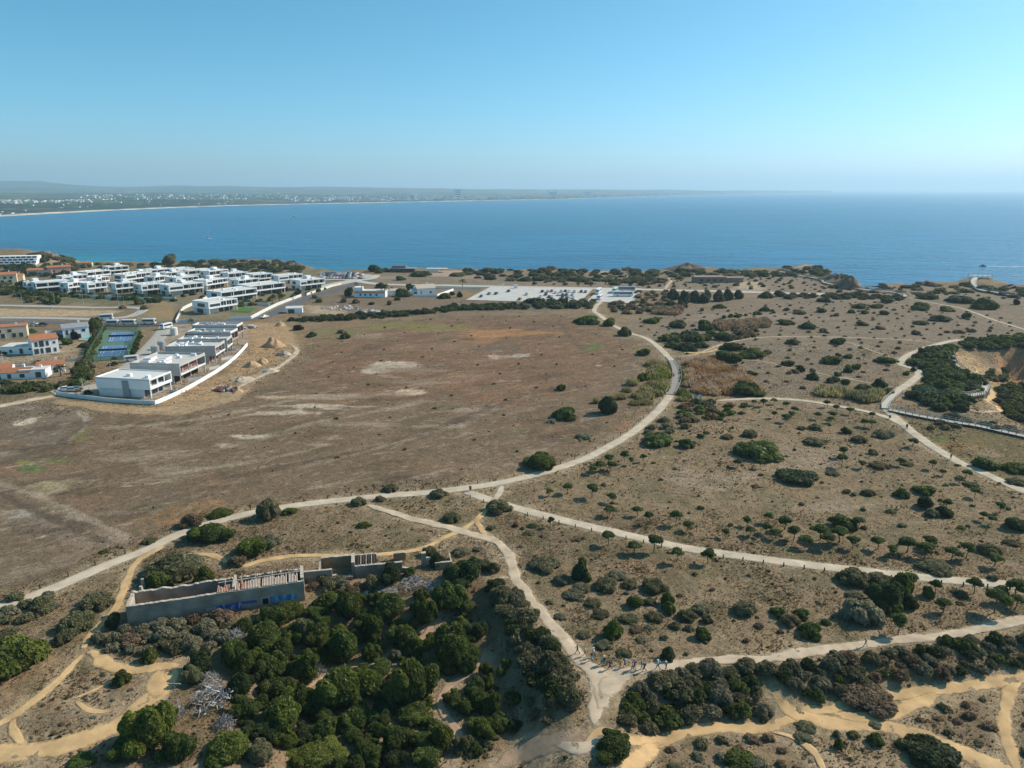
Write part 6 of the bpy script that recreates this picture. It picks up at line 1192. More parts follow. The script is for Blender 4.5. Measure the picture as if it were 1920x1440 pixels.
# walls of the cul-de-sac, garden walls
poly_wall([(106, 741), (150, 747), (200, 753), (250, 757), (291, 759)], 1.4, .25, OFFW, 'white boundary wall in front of the nearest villa')
poly_wall([(291, 759), (315, 749), (345, 735), (375, 718), (405, 700), (428, 684), (445, 669), (458, 655), (464, 648)], 1.4, .25, WHITE, 'long curved white retaining wall beside the haul road')
for i, (a, b) in enumerate([((318, 736), (342, 737)), ((352, 716), (380, 712)), ((392, 694), (412, 690)), ((415, 676), (436, 672)), ((424, 658), (444, 657))]):
    poly_wall([a, b], 1.1, .25, OFFW, ORD[i] + ' low terrace wall from the near end inside the curved wall', 'terrace_wall')
poly_wall([(330, 606), (338, 588), (345, 580), (372, 567), (398, 556)], 1.8, .3, OFFW, 'white angled wall climbing from the road to the villas')
poly_wall([(365, 603), (330, 604.5)], 1.6, .3, OFFW, 'white low wall along the road at the villa corner'); poly_wall([(470, 599), (490, 588), (520, 573), (565, 556)], 1.8, .3, OFFW, 'white sunlit wall along the asphalt road bend'); poly_wall([(575, 554), (622, 538), (640, 534)], 1.6, .3, OFFW, 'white sunlit wall along the upper road')
poly_wall([(440, 571), (505, 573)], 1.7, .3, OFFW, 'white garden wall behind the lawn'); poly_wall([(430, 600), (472, 599)], 1.6, .3, WHITE, 'low white wall below the lawn')
poly_wall([(140, 557), (200, 560), (270, 563), (330, 563)], 2.0, .3, OFFW, 'long pale wall in front of the villa hedge'); poly_wall([(-30, 662), (30, 664), (62, 664), (66, 660)], 1.8, .3, WHITE, 'white garden wall left of the orange-roofed house')
poly_wall([(198, 612), (262, 613), (300, 611)], .8, .3, CONC, 'low concrete kerb wall between road and courts')
sheet('lawn', [(432, 585), (470, 586), (480, 578), (452, 576)], M('lawn_grass', (.06, .16, .03), .9, .2, 1), 'bright green lawn behind the low villa', .25)
sheet('terrace', [(285, 744), (318, 730), (300, 725), (270, 742)], SURF['paving'], 'paved terrace in front of the nearest villa', .2)
# swimming pool
sheet('pool_water', [(153, 636), (170, 637), (176, 631), (162, 631)], M('pool_water', (.10, .52, .50), .1, .1, .5, 0, 1, 0, .5), 'small turquoise swimming pool beside the gabled house', .35, cat='pool')
sheet('pool_terrace', [(146, 638), (172, 640), (181, 629), (156, 629)], SURF['paving'], 'pale paving round the swimming pool', .22)

# tennis courts
CG = M('court_green', (.105, .19, .125), .9, .12, .4); CB = M('court_blue', (.095, .215, .40), .85, .1, .4); LINE = M('white_line', (.75, .75, .72), .9, .1, 2)
court = [at_z(*p) for p in [(163, 679), (241, 673), (264, 619), (197, 619)]]
sheet('tennis_ground', None, CG, 'green hard surface round the two tennis courts', .20, poly=court)
for (c0, c1, c2, c3), lab in [(((181, 671), (232, 668), (240.5, 648), (193, 649.5)), 'blue tennis court nearest the cul-de-sac'), (((202, 642.5), (246, 640.5), (253, 623.5), (209, 624.5)), 'blue tennis court nearest the road')]:
    Q = [np.array(at_z(*p)) for p in (c0, c1, c2, c3)]; o = empty('tennis_court', (0, 0, .30), 0, lab, 'tennis court', 'blue tennis courts')
    def bil(u, v): return (Q[0] * (1 - u) + Q[1] * u) * (1 - v) + (Q[3] * (1 - u) + Q[2] * u) * v
    MB().quad(*[(*q, 0) for q in Q]).build('surface', CB, o)
    for (u0, v0, u1, v1) in [(.06, .04, .94, .04), (.06, .96, .94, .96), (.06, .04, .06, .96), (.94, .04, .94, .96), (.17, .04, .17, .96), (.83, .04, .83, .96), (.17, .27, .83, .27), (.17, .73, .83, .73), (.5, .27, .5, .73)]:
        a, b = bil(u0, v0), bil(u1, v1); d = (b - a) / np.linalg.norm(b - a); n = np.array((-d[1], d[0])) * .07
        MB().quad((*(a - n), .03), (*(b - n), .03), (*(b + n), .03), (*(a + n), .03)).build('court_line', LINE, o)
    a, b = bil(-.04, .5), bil(1.04, .5); nb_ = MB()
    nb_.quad((*a, .1), (*b, .1), (*b, 1.0), (*a, 1.0)); nb_.build('net', M('net', (.06, .07, .07)), o)
    for q in (a, b): MB().tube((*q, -.1), (*q, 1.1), .06).build('net_post', METAL, o)
fo = empty('court_fence', (0, 0, 0), 0, 'tall green mesh fence round the tennis courts', 'fence'); fz_ = hz(*court[0])
FM, ft, fb = new_mat('fence_mesh'); fb.inputs['Base Color'].default_value = (.10, .19, .11, 1); tr = ft.nodes.new('ShaderNodeBsdfTransparent'); mxs = ft.nodes.new('ShaderNodeMixShader'); mxs.inputs[0].default_value = .38
ft.links.new(tr.outputs[0], mxs.inputs[1]); ft.links.new(fb.outputs[0], mxs.inputs[2]); ft.links.new(mxs.outputs[0], ft.nodes['Material Output'].inputs['Surface'])
for i in range(4):
    a, b = np.array(court[i]), np.array(court[(i + 1) % 4]); n = max(3, int(np.linalg.norm(b - a) / 6))
    MB().quad((*a, fz_), (*b, fz_), (*b, fz_ + 3.6), (*a, fz_ + 3.6)).build('fence_mesh', FM, fo)
    for k in range(n):
        q = a + (b - a) * k / n; MB().tube((*q, fz_ - .3), (*q, fz_ + 3.7), .06, .06, 5).build('fence_post', M('green_post', (.05, .12, .07)), fo)

# building site: tanks, spoil heaps, rubble
for i, (cx, by, lab) in enumerate([(292, 664, 'grey water tank nearest the villas'), (304, 655, 'second grey water tank behind the nearest'), (327, 628, 'pale water tank beside the purple bushes')]):
    x, y, z = G(cx, by); o = empty('water_tank', (x, y, z), 0, lab, 'tank', 'tanks on the building site'); b = MB(); b.tube((0, 0, -.2), (0, 0, 3.6), 1.7, 1.7, 20); b.build('tank_body', METAL if i < 2 else OFFW, o); MB().tube((0, 0, 3.6), (0, 0, 4.0), 1.7, .5, 20).build('tank_top', METAL if i < 2 else OFFW, o)
def heap(cx, by, w, h, mat, label, seed, name='spoil_heap', rough=.3):
    x, y, z = G(cx, by); k, dy = scale_at(cx, by); R = w / k / 2; r = np.random.default_rng(seed); n = 30; v, f = [], []; Hh = h / k
    for j in range(9):
        for i in range(n):
            a = 2 * pi * i / n; rr_ = R * (1 - j / 8); nz = 1 + (vnoise(np.array([cos(a) * 2 + seed]), np.array([sin(a) * 2 + j * .4]), seed)[0] - .5) * rough * 2
            v.append((cos(a) * rr_ * nz + (vnoise(np.array([j * .5]), np.array([seed * 3.1]), 5)[0] - .5) * R * .25 * (j / 8), sin(a) * rr_ * nz * .8, Hh * (j / 8) ** .8 * (1 + (vnoise(np.array([cos(a) * 2.4 + seed]), np.array([sin(a) * 2.4 + j * .5]), 9)[0] - .5) * .8 * (1 - j / 8) + (r.random() - .5) * .16 * (1 - j / 8)) - .3))
    f = [(j * n + i, j * n + (i + 1) % n, (j + 1) * n + (i + 1) % n, (j + 1) * n + i) for j in range(8) for i in range(n)]
    return tag(link(name, mesh(name, v, f, True), mat, None, (x, y + R * .6, z), seed), label, 'heap' if name == 'spoil_heap' else 'rock', 'heaps on the building site' if name == 'spoil_heap' else 'rocks along the cliff')
SOIL = M('spoil_soil', (.46, .30, .17), .95, .2, 1, .6, 3); SOILP = M('pale_soil', (.50, .40, .29), .95, .2, 1, .6, 3)
heap(508, 652, 44, 20, SOIL, 'largest brown spoil heap with a dark shaded side', 3); heap(468, 690, 34, 14, SOIL, 'brown spoil heap beside the curved wall', 4); heap(490, 682, 30, 12, SOIL, 'spoil heap in the middle of the row of heaps', 5); heap(530, 668, 34, 11, SOILP, 'pale spoil heap on the field side', 6); heap(443, 738, 26, 10, SOIL, 'small brown spoil heap nearest the camera', 7); heap(524, 612, 24, 10, SOIL, 'spoil heap beside the asphalt road', 8); heap(450, 716, 50, 9, SOILP, 'long low pale spoil bank', 9); heap(500, 700, 46, 9, SOILP, 'low pale bank beside the vehicle track', 10)
ROCK = M('cliff_rock', (.185, .130, .090), .95, .4, .25, 1.0, 1.2)
for i, (cx, by, w, h, lab) in enumerate([(1600, 542, 60, 25, 'dark rocky bluff at the broken tip of the headland'), (1572, 529, 50, 16, 'rocky slope above the broken bluff'), (1292, 509, 66, 16, 'dark reddish rock rising behind the clifftop building'), (1665, 540, 54, 9, 'low dark rock on the cliff edge right of the gap'), (1745, 536, 50, 9, 'low rock below the viewing platform'), (70, 482, 50, 9, 'orange rock outcrop above the hotel'), (1905, 541, 40, 8, 'dark rock right of the viewing platform'), (1180, 508, 34, 8, 'rock knob at the cliff edge behind the bus park'), (545, 500, 40, 8, 'eroded orange bank behind the villas')]):
    heap(cx, by, w, h, ROCK, lab, 20 + i, 'rock_outcrop', 1.0)
def rubble(cx, by, w, n, cols, label, seed, smin=.25, smax=.9, name='rubble_pile', flat=1.0):
    x, y, z = G(cx, by); k, dy = scale_at(cx, by); R = w / k / 2; r = random.Random(seed); o = empty(name, (x, y + R * .4, z), 0, label, 'rubble')
    for i in range(n):
        a, d = r.uniform(0, 6.28), R * r.random() ** .6; s = r.uniform(smin, smax); b = MB().box(-s * r.uniform(.5, 1.2), s, -s, s * r.uniform(.5, 1.1), -s * .5, s * .5)
        q = b.build('rubble_block', r.choice(cols), o); q.location = (cos(a) * d, sin(a) * d * .6, s * .3 + max(0, (1 - d / R)) * 1.2 * flat); q.rotation_euler = (r.uniform(-.6, .6), r.uniform(-.6, .6), r.uniform(0, 3))
CR = M('rubble_white', (.58, .55, .52), .95, .2, 2)
rubble(420, 734, 40, 40, [CR, CONC, BRICK], 'heap of broken concrete and brick near the small spoil heap', 1); rubble(468, 616, 26, 30, [CR, CONC], 'pale rubble beside the brick shells', 2); rubble(640, 581, 84, 60, [CR, M('pink_stone', (.5, .36, .30)), CONC], 'long low line of broken stones beside the derelict shed', 3, .3, .9, flat=.3); rubble(690, 588, 60, 50, [CR, M('pink_stone', (.5, .36, .30))], 'pinkish stone rubble above the dark hedge', 4, .4, 1.1, flat=.4)
rubble(1310, 752, 24, 14, [M('grey_rock', (.40, .37, .34), .95, .2, 2)], 'pale boulders beside the curved path', 5, .4, 1.0, 'boulder_pile')

# street lamps and poles
def pole(cx, by, hpx, label, arm=True, mat=None, r0=.11, group='lamp posts', name='street_lamp', cat='street lamp'):
    x, y, z = G(cx, by); k, dy = scale_at(cx, by); h = hpx / k; o = empty(name, (x, y, z), 0, label, cat, group); MB().tube((0, 0, -.3), (0, 0, h), r0, r0 * .6, 6).build('pole', mat or METAL, o)
    if arm: MB().tube((0, 0, h - .1), (-1.4, 0, h + .15), .06, .05, 5).build('arm', mat or METAL, o); MB().box(-2.0, -1.3, -.14, .14, h + .08, h + .22).build('lamp_head', mat or METAL, o)
    else: MB().box(-.9, .9, -.06, .06, h - .9, h - .75).build('crossarm', mat or METAL, o)
for i, (cx, by, hp) in enumerate(sorted([(42, 570, 20), (103, 571, 22), (157, 572, 20), (223, 573, 22), (233, 574, 18), (100, 582, 12), (174, 590, 15), (224, 588, 15), (261, 607, 22), (56, 616, 14), (64, 616, 12), (303, 611, 12)])): pole(cx, by, hp, ORD[i] + ' slim street lamp from the left round the unfinished street')
for i, (cx, by, hp) in enumerate(sorted([(7, 685, 24), (54, 680, 14), (12, 637, 18), (168, 738, 26), (155, 724, 16), (207, 690, 14), (328, 700, 12)])): pole(cx, by, hp, ORD[i] + ' thin pole from the left among the older houses', False, OFFW, .09, 'thin poles among the older houses', 'utility_pole', 'pole')
for i, (cx, by, hp) in enumerate([(563, 606, 18), (622, 604, 15), (750, 602, 22), (865, 580, 16)]): pole(cx, by, hp, ORD[i] + ' dark utility pole from the left along the long dark hedge', False, DARKW, .12, 'utility poles along the hedge', 'utility_pole', 'pole')
for i, (cx, by, hp) in enumerate([(332, 1320, 55), (58, 1225, 28), (38, 1205, 24)]): pole(cx, by, hp, ORD[i] + ' thin grey post in the foreground scrub, counted from the bottom', False, WOOD_, .05, 'posts in the foreground scrub', 'thin_post', 'post')
# ---------------------------------------------------------------- car parks
sheet('car_park', [(873, 563), (1086, 569), (1112, 542), (920, 538.5)], M('car_park_paving', (.54, .51, .46), .9, .14, .25, .1, 3), 'white gravel car park behind the brown field', .30)
sheet('bus_park', [(1098, 566), (1182, 569), (1203, 541.5), (1128, 541)], M('car_park_paving', (.66, .63, .58)), 'white paved bus park right of the car park', .32)
sheet('car_park', [(598, 527), (690, 524), (700, 516), (640, 511), (600, 512)], SURF['paving'], 'beach car park full of cars', .34)
poly_wall([(1101, 566), (1126, 542)], .5, .8, CONC, 'low kerbed strip between car park and bus park', 'kerb_strip'); poly_wall([(1183, 570), (1204, 542)], .5, .5, CONC, 'low kerb along the right side of the bus park', 'kerb_strip')
for i, (a, b) in enumerate([((905, 551), (1030, 553)), ((895, 557.5), (1015, 559.5)), ((925, 544.5), (1085, 547))]): poly_wall([a, b], .15, .8, M('dry_strip', (.33, .27, .19)), ORD[i] + ' thin planted strip between the rows of the car park', 'planted_strip', cat='kerb')
RUB = M('tyre_rubber', (.02, .02, .02), .9); RIM = M('wheel_rim', (.45, .45, .46), .4, .05, 2, 0, 1, 0, .5, .6)
CARC = {k: M('car_' + k, c, .3, .03, .5, 0, 1, 0, .6) for k, c in {'white': (.78, .78, .78), 'silver': (.45, .46, .48), 'black': (.02, .02, .022), 'grey': (.14, .145, .15), 'blue': (.03, .07, .20), 'red': (.36, .03, .03), 'beige': (.45, .38, .28), 'brown': (.16, .09, .06)}.items()}
def car_meshes():
    n = 10; prof = [(-2.1, .35, .75), (-2.15, .35, .95), (-1.5, .35, 1.02), (-1.0, .35, 1.42), (.35, .35, 1.46), (1.05, .35, 1.0), (1.9, .35, .86), (2.12, .35, .7)]
    b = MB(); k = len(prof)
    for (x, z0, z1) in prof:
        top = .60 if z1 > 1.3 else .80
        b.v += [(x, -.86, z0), (x, -.88, min(z1, .92)), (x, -top, z1), (x, top, z1), (x, .88, min(z1, .92)), (x, .86, z0)]
    for i in range(k - 1):
        a, c = i * 6, i * 6 + 6; b.f += [(a + j, c + j, c + (j + 1) % 6, a + (j + 1) % 6) for j in range(6)]
    b.f += [tuple(range(6)), tuple(range((k - 1) * 6, k * 6))[::-1]]
    body = b.mesh('body'); bm = bmesh.new(); bm.from_mesh(body); bmesh.ops.recalc_face_normals(bm, faces=bm.faces); bm.to_mesh(body); bm.free()
    g = MB()
    for s in (-1, 1): g.quad((-1.42, s * .885, .98), (.95, s * .885, .98), (.33, s * .66, 1.40), (-.98, s * .66, 1.38))
    g.quad((.42, -.60, 1.425), (.42, .60, 1.425), (1.0, .74, 1.05), (1.0, -.74, 1.05)); g.quad((-1.06, .60, 1.38), (-1.06, -.60, 1.38), (-1.47, -.74, 1.06), (-1.47, .74, 1.06))
    wh = MB(); wh.tube((0, -.11, 0), (0, .11, 0), .33, .33, 12); rim = MB().tube((0, -.12, 0), (0, .12, 0), .19, .19, 8)
    w, r_ = wh.mesh('wheel'), rim.mesh('rim'); w.materials.append(RUB); r_.materials.append(RIM); gm_ = g.mesh('window'); gm_.materials.append(GLASS)
    lt = MB().box(-.03, .03, -.16, .16, -.07, .07).mesh('headlight'); lt.materials.append(M('lamp_glass', (.7, .7, .68), .2))
    return body, gm_, w, r_, lt
CB_, CGm, CW, CRm, CL = car_meshes(); CB_.materials.append(CARC['white'])
def car(x, y, rz, col, label, group, z=None, name='parked_car', sc=1.0):
    o = empty(name, (x, y, (hz(x, y) + .36) if z is None else z), rz, label, 'car', group); o.scale = (sc, sc, sc)
    b = link('body', CB_, None, o); b.material_slots[0].link = 'OBJECT'; b.material_slots[0].material = CARC[col]
    link('window', CGm, None, o)
    for sx in (-1.35, 1.35):
        for sy in (-.8, .8):
            w = link('wheel', CW, None, o, (sx, sy, .33)); link('rim', CRm, None, w)
    for sy in (-.6, .6): link('headlight', CL, None, o, (2.08, sy, .7))
    return o
CARS = [(225, 300, 'blue'), (305, 275, 'grey'), (375, 272, 'black'), (500, 247, 'black'), (678, 280, 'silver'), (610, 330, 'brown'), (838, 250, 'black'), (890, 252, 'silver'), (930, 247, 'red'), (970, 262, 'white'), (1025, 252, 'silver'), (1068, 247, 'black'), (1105, 252, 'white'), (1155, 255, 'silver'), (1225, 252, 'black'), (1268, 255, 'grey'), (872, 282, 'black'), (820, 302, 'white'), (905, 305, 'black'), (935, 305, 'white'), (1000, 285, 'white'), (1040, 285, 'black'), (1078, 285, 'black'), (1135, 287, 'silver'), (1040, 305, 'black'), (1078, 317, 'blue'), (1100, 308, 'white'), (1145, 313, 'white')]
cg = {}
for (zx, zy, c) in CARS: cg.setdefault(c, []).append((860 + zx / 5.333, 500 + (zy + 8) / 5.333))
for c, l in cg.items():
    for i, (px, py) in enumerate(sorted(l)):
        x, y, z = G(px, py); lab = (f'{c} car parked in the white car park' if len(l) == 1 else f'{ORD[i]} {c} car from the left in the white car park')
        car(x, y, radians(78 + RNG.uniform(-6, 6)) + (pi if RNG.random() < .5 else 0), c, lab, 'cars in the white car park', sc=1.05)
rows = [[600, 672, 514.5], [606, 682, 517.2], [602, 684, 520], [600, 684, 523]]; cols = ['white', 'silver', 'black', 'grey', 'white', 'blue', 'white', 'silver', 'black', 'red']
for ri, (a, b, yy) in enumerate(rows):
    n = 14
    for i in range(n):
        px = a + (b - a) * (i + .5) / n
        if RNG.random() < .1: continue
        x, y, z = G(px, yy); c = RNG.choice(cols); car(x, y, radians(75 + RNG.uniform(-5, 5)), c, f'{ORD[i]} car from left in the {["farthest", "second farthest", "second nearest", "nearest"][ri]} row of the beach car park', 'cars in the beach car park', sc=1.1)
for (px, py, rz, c, lab) in [(124, 734, 20, 'white', 'white car behind the boundary wall at the end of the cul-de-sac'), (136, 735, 24, 'silver', 'silver car next to the white one in the cul-de-sac'), (143, 734, 24, 'grey', 'grey car third from the left in the cul-de-sac'), (65, 611, 0, 'white', 'white car on the asphalt road behind the houses'), (82, 611, 0, 'black', 'black car on the asphalt road behind the houses'), (497, 597, 60, 'white', 'white car at the road corner by the villas')]:
    x, y, z = G(px, py); car(x, y, radians(rz), c, lab, None, sc=1.1)
def coach(px, py, rz, L_, h, label, name='coach', group='coaches in the bus park', col=None, w=2.5, cat='bus'):
    x, y, z = G(px, py); o = empty(name, (x, y, z + .34), radians(rz), label, cat, group); a = L_ / 2; b = MB()
    b.prism([(-a, -w / 2), (a - .3, -w / 2), (a, -w / 2 + .3), (a, w / 2 - .3), (a - .3, w / 2), (-a, w / 2)], .45, h * .96); b.prism([(-a + .3, -w / 2 + .2), (a - .7, -w / 2 + .2), (a - .7, w / 2 - .2), (-a + .3, w / 2 - .2)], h * .96, h)
    b.build('body', col or CARC['white'], o)
    for s in (-1, 1): MB().box(-a + .5, a - .9, s * (w / 2 + .02) - .015, s * (w / 2 + .02) + .015, h * .52, h * .82).build('side_window', GLASS, o)
    MB().box(a - .02, a + .03, -w / 2 + .35, w / 2 - .35, h * .42, h * .85).build('windscreen', GLASS, o); MB().box(-a - .03, -a + .02, -w / 2 + .3, w / 2 - .3, h * .58, h * .82).build('rear_window', GLASS, o)
    for sx in (-a * .55, a * .6):
        for sy in (-w / 2 + .1, w / 2 - .1): wq = link('wheel', CW, None, o, (sx, sy, .48), 0, (1.45, 1.4, 1.45)); link('rim', CRm, None, wq)
    return o
coach(1122, 551, 74, 12, 3.6, 'white coach standing end-on beside the kerbed strip'); coach(1124, 562, 74, 9, 3.0, 'shorter white bus nearest the brown field'); coach(1153, 549, 74, 11, 3.4, 'white and green coach in the middle of the bus park', col=M('coach_pale_green', (.55, .66, .60), .35)); coach(1168, 556.5, -3, 13.5, 3.5, 'long white coach parked broadside in the bus park'); coach(1175, 546.5, -3, 12, 3.3, 'grey coach behind the long white one', col=CARC['silver'])
coach(212, 611, 4, 6.6, 2.9, 'white motorhome nearest the big round tree', 'motorhome', 'motorhomes parked on the road', None, 2.2, 'motorhome'); coach(242, 610.5, 3, 7.6, 3.0, 'middle motorhome of the three on the road', 'motorhome', 'motorhomes parked on the road', None, 2.2, 'motorhome'); coach(280, 608.5, 3, 7.0, 2.9, 'white motorhome nearest the angled white wall', 'motorhome', 'motorhomes parked on the road', None, 2.2, 'motorhome')
coach(247, 678, 25, 5.4, 2.3, 'white van parked on the cul-de-sac', 'van', None, None, 2.0, 'van'); coach(313, 617, 70, 6.4, 2.9, 'white truck where the cul-de-sac meets the road', 'truck', None, None, 2.3, 'truck'); coach(200, 600, 20, 7, 3, 'white caravan beside the big round tree', 'caravan', None, None, 2.3, 'caravan')
# signs and ticket hut of the car park
x, y, z = G(967, 541); t_ = empty('ticket_hut', (x, y, z), 0, 'small white hut at the back of the car park', 'hut'); MB().box(-1.4, 1.4, -1, 1, 0, 2.4).build('wall', WHITE, t_); MB().box(-1.6, 1.6, -1.2, 1.2, 2.4, 2.6).build('roof', ROOFW, t_)
for i, (px, py) in enumerate([(942, 541), (944, 540), (909, 534), (1114, 537)]):
    x, y, z = G(px, py); o = empty('road_sign', (x, y, z), 0, ORD[i] + ' white road sign along the pale road behind the car park', 'sign', 'road signs'); MB().tube((0, 0, -.2), (0, 0, 3), .06).build('pole', METAL, o); MB().box(-.5, .5, -.03, .03, 2, 3.2).build('sign_panel', WHITE, o)

# ---------------------------------------------------------------- palms
def palm_meshes(seed):
    r = random.Random(seed); t = MB(); p = Vector((0, 0, -.03))
    for i in range(6): q = p + Vector((r.uniform(-.01, .01), r.uniform(-.01, .01), .125)); t.tube(p, q, .045 - i * .003, .042 - i * .003, 7); p = q
    b = MB(); tone = []
    for i in range(34):
        a = r.uniform(0, 2 * pi); el = r.uniform(-.5, 1.2); d = Vector((cos(a) * cos(el), sin(a) * cos(el), sin(el))); side = Vector((-sin(a), cos(a), 0)); l = r.uniform(.34, .46); pts = []
        for j in range(6): s = j / 5; pts.append((p + d * l * s + Vector((0, 0, -.30 * s * s * l / .4 * .6)), .035 * (1 - s * .75) * (.4 + 1.2 * s if s < .5 else 1)))
        n0 = len(b.v)
        for (c, w) in pts: b.v += [tuple(c - side * w + Vector((0, 0, -.02))), tuple(c + Vector((0, 0, .01))), tuple(c + side * w + Vector((0, 0, -.02)))]; tone += [r.uniform(.2, .9)] * 3
        for j in range(5): b.f += [(n0 + j * 3, n0 + j * 3 + 1, n0 + j * 3 + 4, n0 + j * 3 + 3), (n0 + j * 3 + 1, n0 + j * 3 + 2, n0 + j * 3 + 5, n0 + j * 3 + 4)]
    c = b.mesh('fronds'); add_tone(c, np.array(tone)); c.materials.append(LEAF['palm']); tm = t.mesh('trunk'); tm.materials.append(BARK); return c, tm
PALM = [palm_meshes(s) for s in (1, 2)]
for i, (px, by, hp, wp, lab) in enumerate([(722, 557, 26, 22, 'palm in front of the pink farmhouse'), (867, 538, 16, 14, 'tall palm on the pale road left of the car park'), (115, 706, 24, 30, 'large palm beside the red-roofed house'), (70, 690, 16, 24, 'palm behind the red-roofed house'), (378, 568, 12, 12, 'palm beside the angled white wall'), (360, 612, 16, 14, 'palm at the road end of the villa row'), (512, 570, 16, 14, 'palm in the garden by the road bend'), (525, 568, 14, 12, 'smaller palm along the white wall by the road bend'), (550, 562, 12, 10, 'palm farthest along the white wall'), (668, 540, 11, 8, 'palm beside the beach access road'), (342, 592, 10, 14, 'yellowish palm behind the angled wall')]):
    x, y, z = G(px, by); k, dy = scale_at(px, by); c, t = PALM[i % 2]; o = empty('palm_tree', (x, y, z), RNG.uniform(0, 6), lab, 'palm', 'garden palms'); o.scale = (wp / k / .8, wp / k / .8, hp / k / .95); link('fronds', c, None, o); link('trunk', t, None, o)

# ---------------------------------------------------------------- the ruin
RP = M('ruin_plaster', (.29, .24, .19), .95, .42, .45, .5, 4); RIMW = M('ruin_pale_edge', (.48, .41, .33), .95, .35, 2, .4, 6); RSOIL = M('ruin_earth_wall', (.36, .22, .12), .95, .25, 1.2, .6, 4); TILR = M('ruin_red_tile', (.42, .22, .15), .95, .25, 2)
A = np.array(G(241, 1175)[:2]); zb = hz(*A); B = np.array(at_z(569, 1087.5, zb + 3.9)); dv = (B - A); LR = float(np.linalg.norm(dv)); ra = atan2(dv[1], dv[0])
ru = empty('ruined_farmhouse', (A[0], A[1], zb), ra, 'long roofless stone ruin with blue graffiti on its blank wall', 'ruin')
HW, DP, TH_ = 3.7, 5.2, .5
def ragged(x0, x1, y0, y1, z0, z1, seed, mat, name, parent, amp=.25, step=.7, along='x', rim=True, sl=0.0):
    """wall with a broken top edge"""
    r = random.Random(seed); a0, a1 = (x0, x1) if along == 'x' else (y0, y1); n = max(2, int((a1 - a0) / step)); b = MB(); e = MB(); h = 0
    for i in range(n + 1):
        s = a0 + (a1 - a0) * i / n; h = .6 * h + r.uniform(-amp, amp * .4) * .8; zz = z1 + h + sl * (i / n)
        b.v += [(s, y0, z0), (s, y1, z0), (s, y1, zz), (s, y0, zz)] if along == 'x' else [(x0, s, z0), (x1, s, z0), (x1, s, zz), (x0, s, zz)]
    for i in range(n): b.f += [(i * 4 + k, i * 4 + (k + 1) % 4, i * 4 + 4 + (k + 1) % 4, i * 4 + 4 + k) for k in range(4)]
    b.f += [(0, 1, 2, 3), tuple(n * 4 + k for k in range(4))[::-1]]
    me = b.mesh(name); bm = bmesh.new(); bm.from_mesh(me); bmesh.ops.recalc_face_normals(bm, faces=bm.faces); bm.to_mesh(me); bm.free(); o = link(name, me, mat, parent)
    if rim:
        for i in range(n):
            p, q = b.v[i * 4 + 3], b.v[i * 4 + 7]; p2, q2 = b.v[i * 4 + 2], b.v[i * 4 + 6]; up = .02; j = .015
            if along == 'x': e.quad((p[0], p[1] - j, p[2] + up), (q[0], q[1] - j, q[2] + up), (q2[0], q2[1] + j, q2[2] + up), (p2[0], p2[1] + j, p2[2] + up)); e.quad((p[0], p[1] - j, p[2] + up), (q[0], q[1] - j, q[2] + up), (q[0], q[1] - j, q[2] - .05), (p[0], p[1] - j, p[2] - .05))
            else: e.quad((p[0] - j, p[1], p[2] + up), (q[0] - j, q[1], q[2] + up), (q2[0] + j, q2[1], q2[2] + up), (p2[0] + j, p2[1], p2[2] + up))
        e.build('wall_coping', RIMW, o)
    return o
ragged(0, LR, 0, TH_, -2.5, HW, 1, RP, 'front_wall', ru, .09, .3)
ragged(0, LR, DP - TH_, DP, -1, HW - .1, 2, RP, 'back_wall', ru, .22, .3)
ragged(-.02, .45, TH_, DP - TH_, -1, HW + .1, 3, RIMW, 'end_wall', ru, .3, .5, 'y', True)
ragged(LR - .5, LR + .02, TH_, DP - TH_, -1.5, HW + .5, 4, RP, 'end_wall', ru, .12, .5, 'y', True)
ragged(LR * .585, LR * .6, TH_, DP - TH_, -1, HW + .6, 5, RIMW, 'cross_wall', ru, .3, .5, 'y', True)
MB().box(.5, LR - .5, TH_, DP - TH_, -.5, .25).build('earth_floor', RSOIL, ru)
x0r, nT = LR * .50, 52
for i in range(nT):
    xx = x0r + (LR - .6 - x0r) * i / nT; frac = i / nT; y1 = TH_ + (1.2 if frac < .12 else RNG.uniform(1.2, 1.9) if frac < .35 else RNG.uniform(1.7, 2.4)); zs, ze = HW + .05, HW + .05 + (y1 - .3) * .16
    if RNG.random() < .14: continue
    b = MB(); w = .12; y1 += RNG.uniform(-.5, .5); b.v = [(xx - w, .1, zs), (xx, .1, zs + .10), (xx + w, .1, zs), (xx - w, y1, ze), (xx, y1, ze + .10), (xx + w, y1, ze)]; b.f = [(0, 1, 4, 3), (1, 2, 5, 4), (0, 2, 1), (3, 4, 5), (0, 3, 5, 2)]
    b.build('tile_row', TILR if frac < .35 and RNG.random() < .75 else TILEP, ru)
    if frac > .2 and RNG.random() < .8:
        y2 = DP - .1; b = MB(); y3 = DP - RNG.uniform(.5, 1.6); b.v = [(xx - w, y2, zs - .15), (xx, y2, zs - .05), (xx + w, y2, zs - .15), (xx - w, y3, zs + .25), (xx, y3, zs + .35), (xx + w, y3, zs + .25)]; b.f = [(0, 3, 4, 1), (1, 4, 5, 2), (0, 1, 2), (3, 5, 4), (0, 2, 5, 3)]; b.build('tile_row', TILEP, ru)
for i in range(14):
    xx = x0r + 1 + (LR - x0r - 2) * i / 14 + RNG.uniform(-.3, .3); MB().tube((xx, .4, HW + .05), (xx + RNG.uniform(-.4, .4), DP - .4, HW - .1 + RNG.uniform(0, .4)), .07, .06, 5).build('roof_beam', DARKW if i % 3 else RIMW, ru)
MB().tube((x0r, DP * .5, HW + .55), (LR - .4, DP * .5, HW + .6), .1, .1, 5).build('ridge_beam', RIMW, ru)
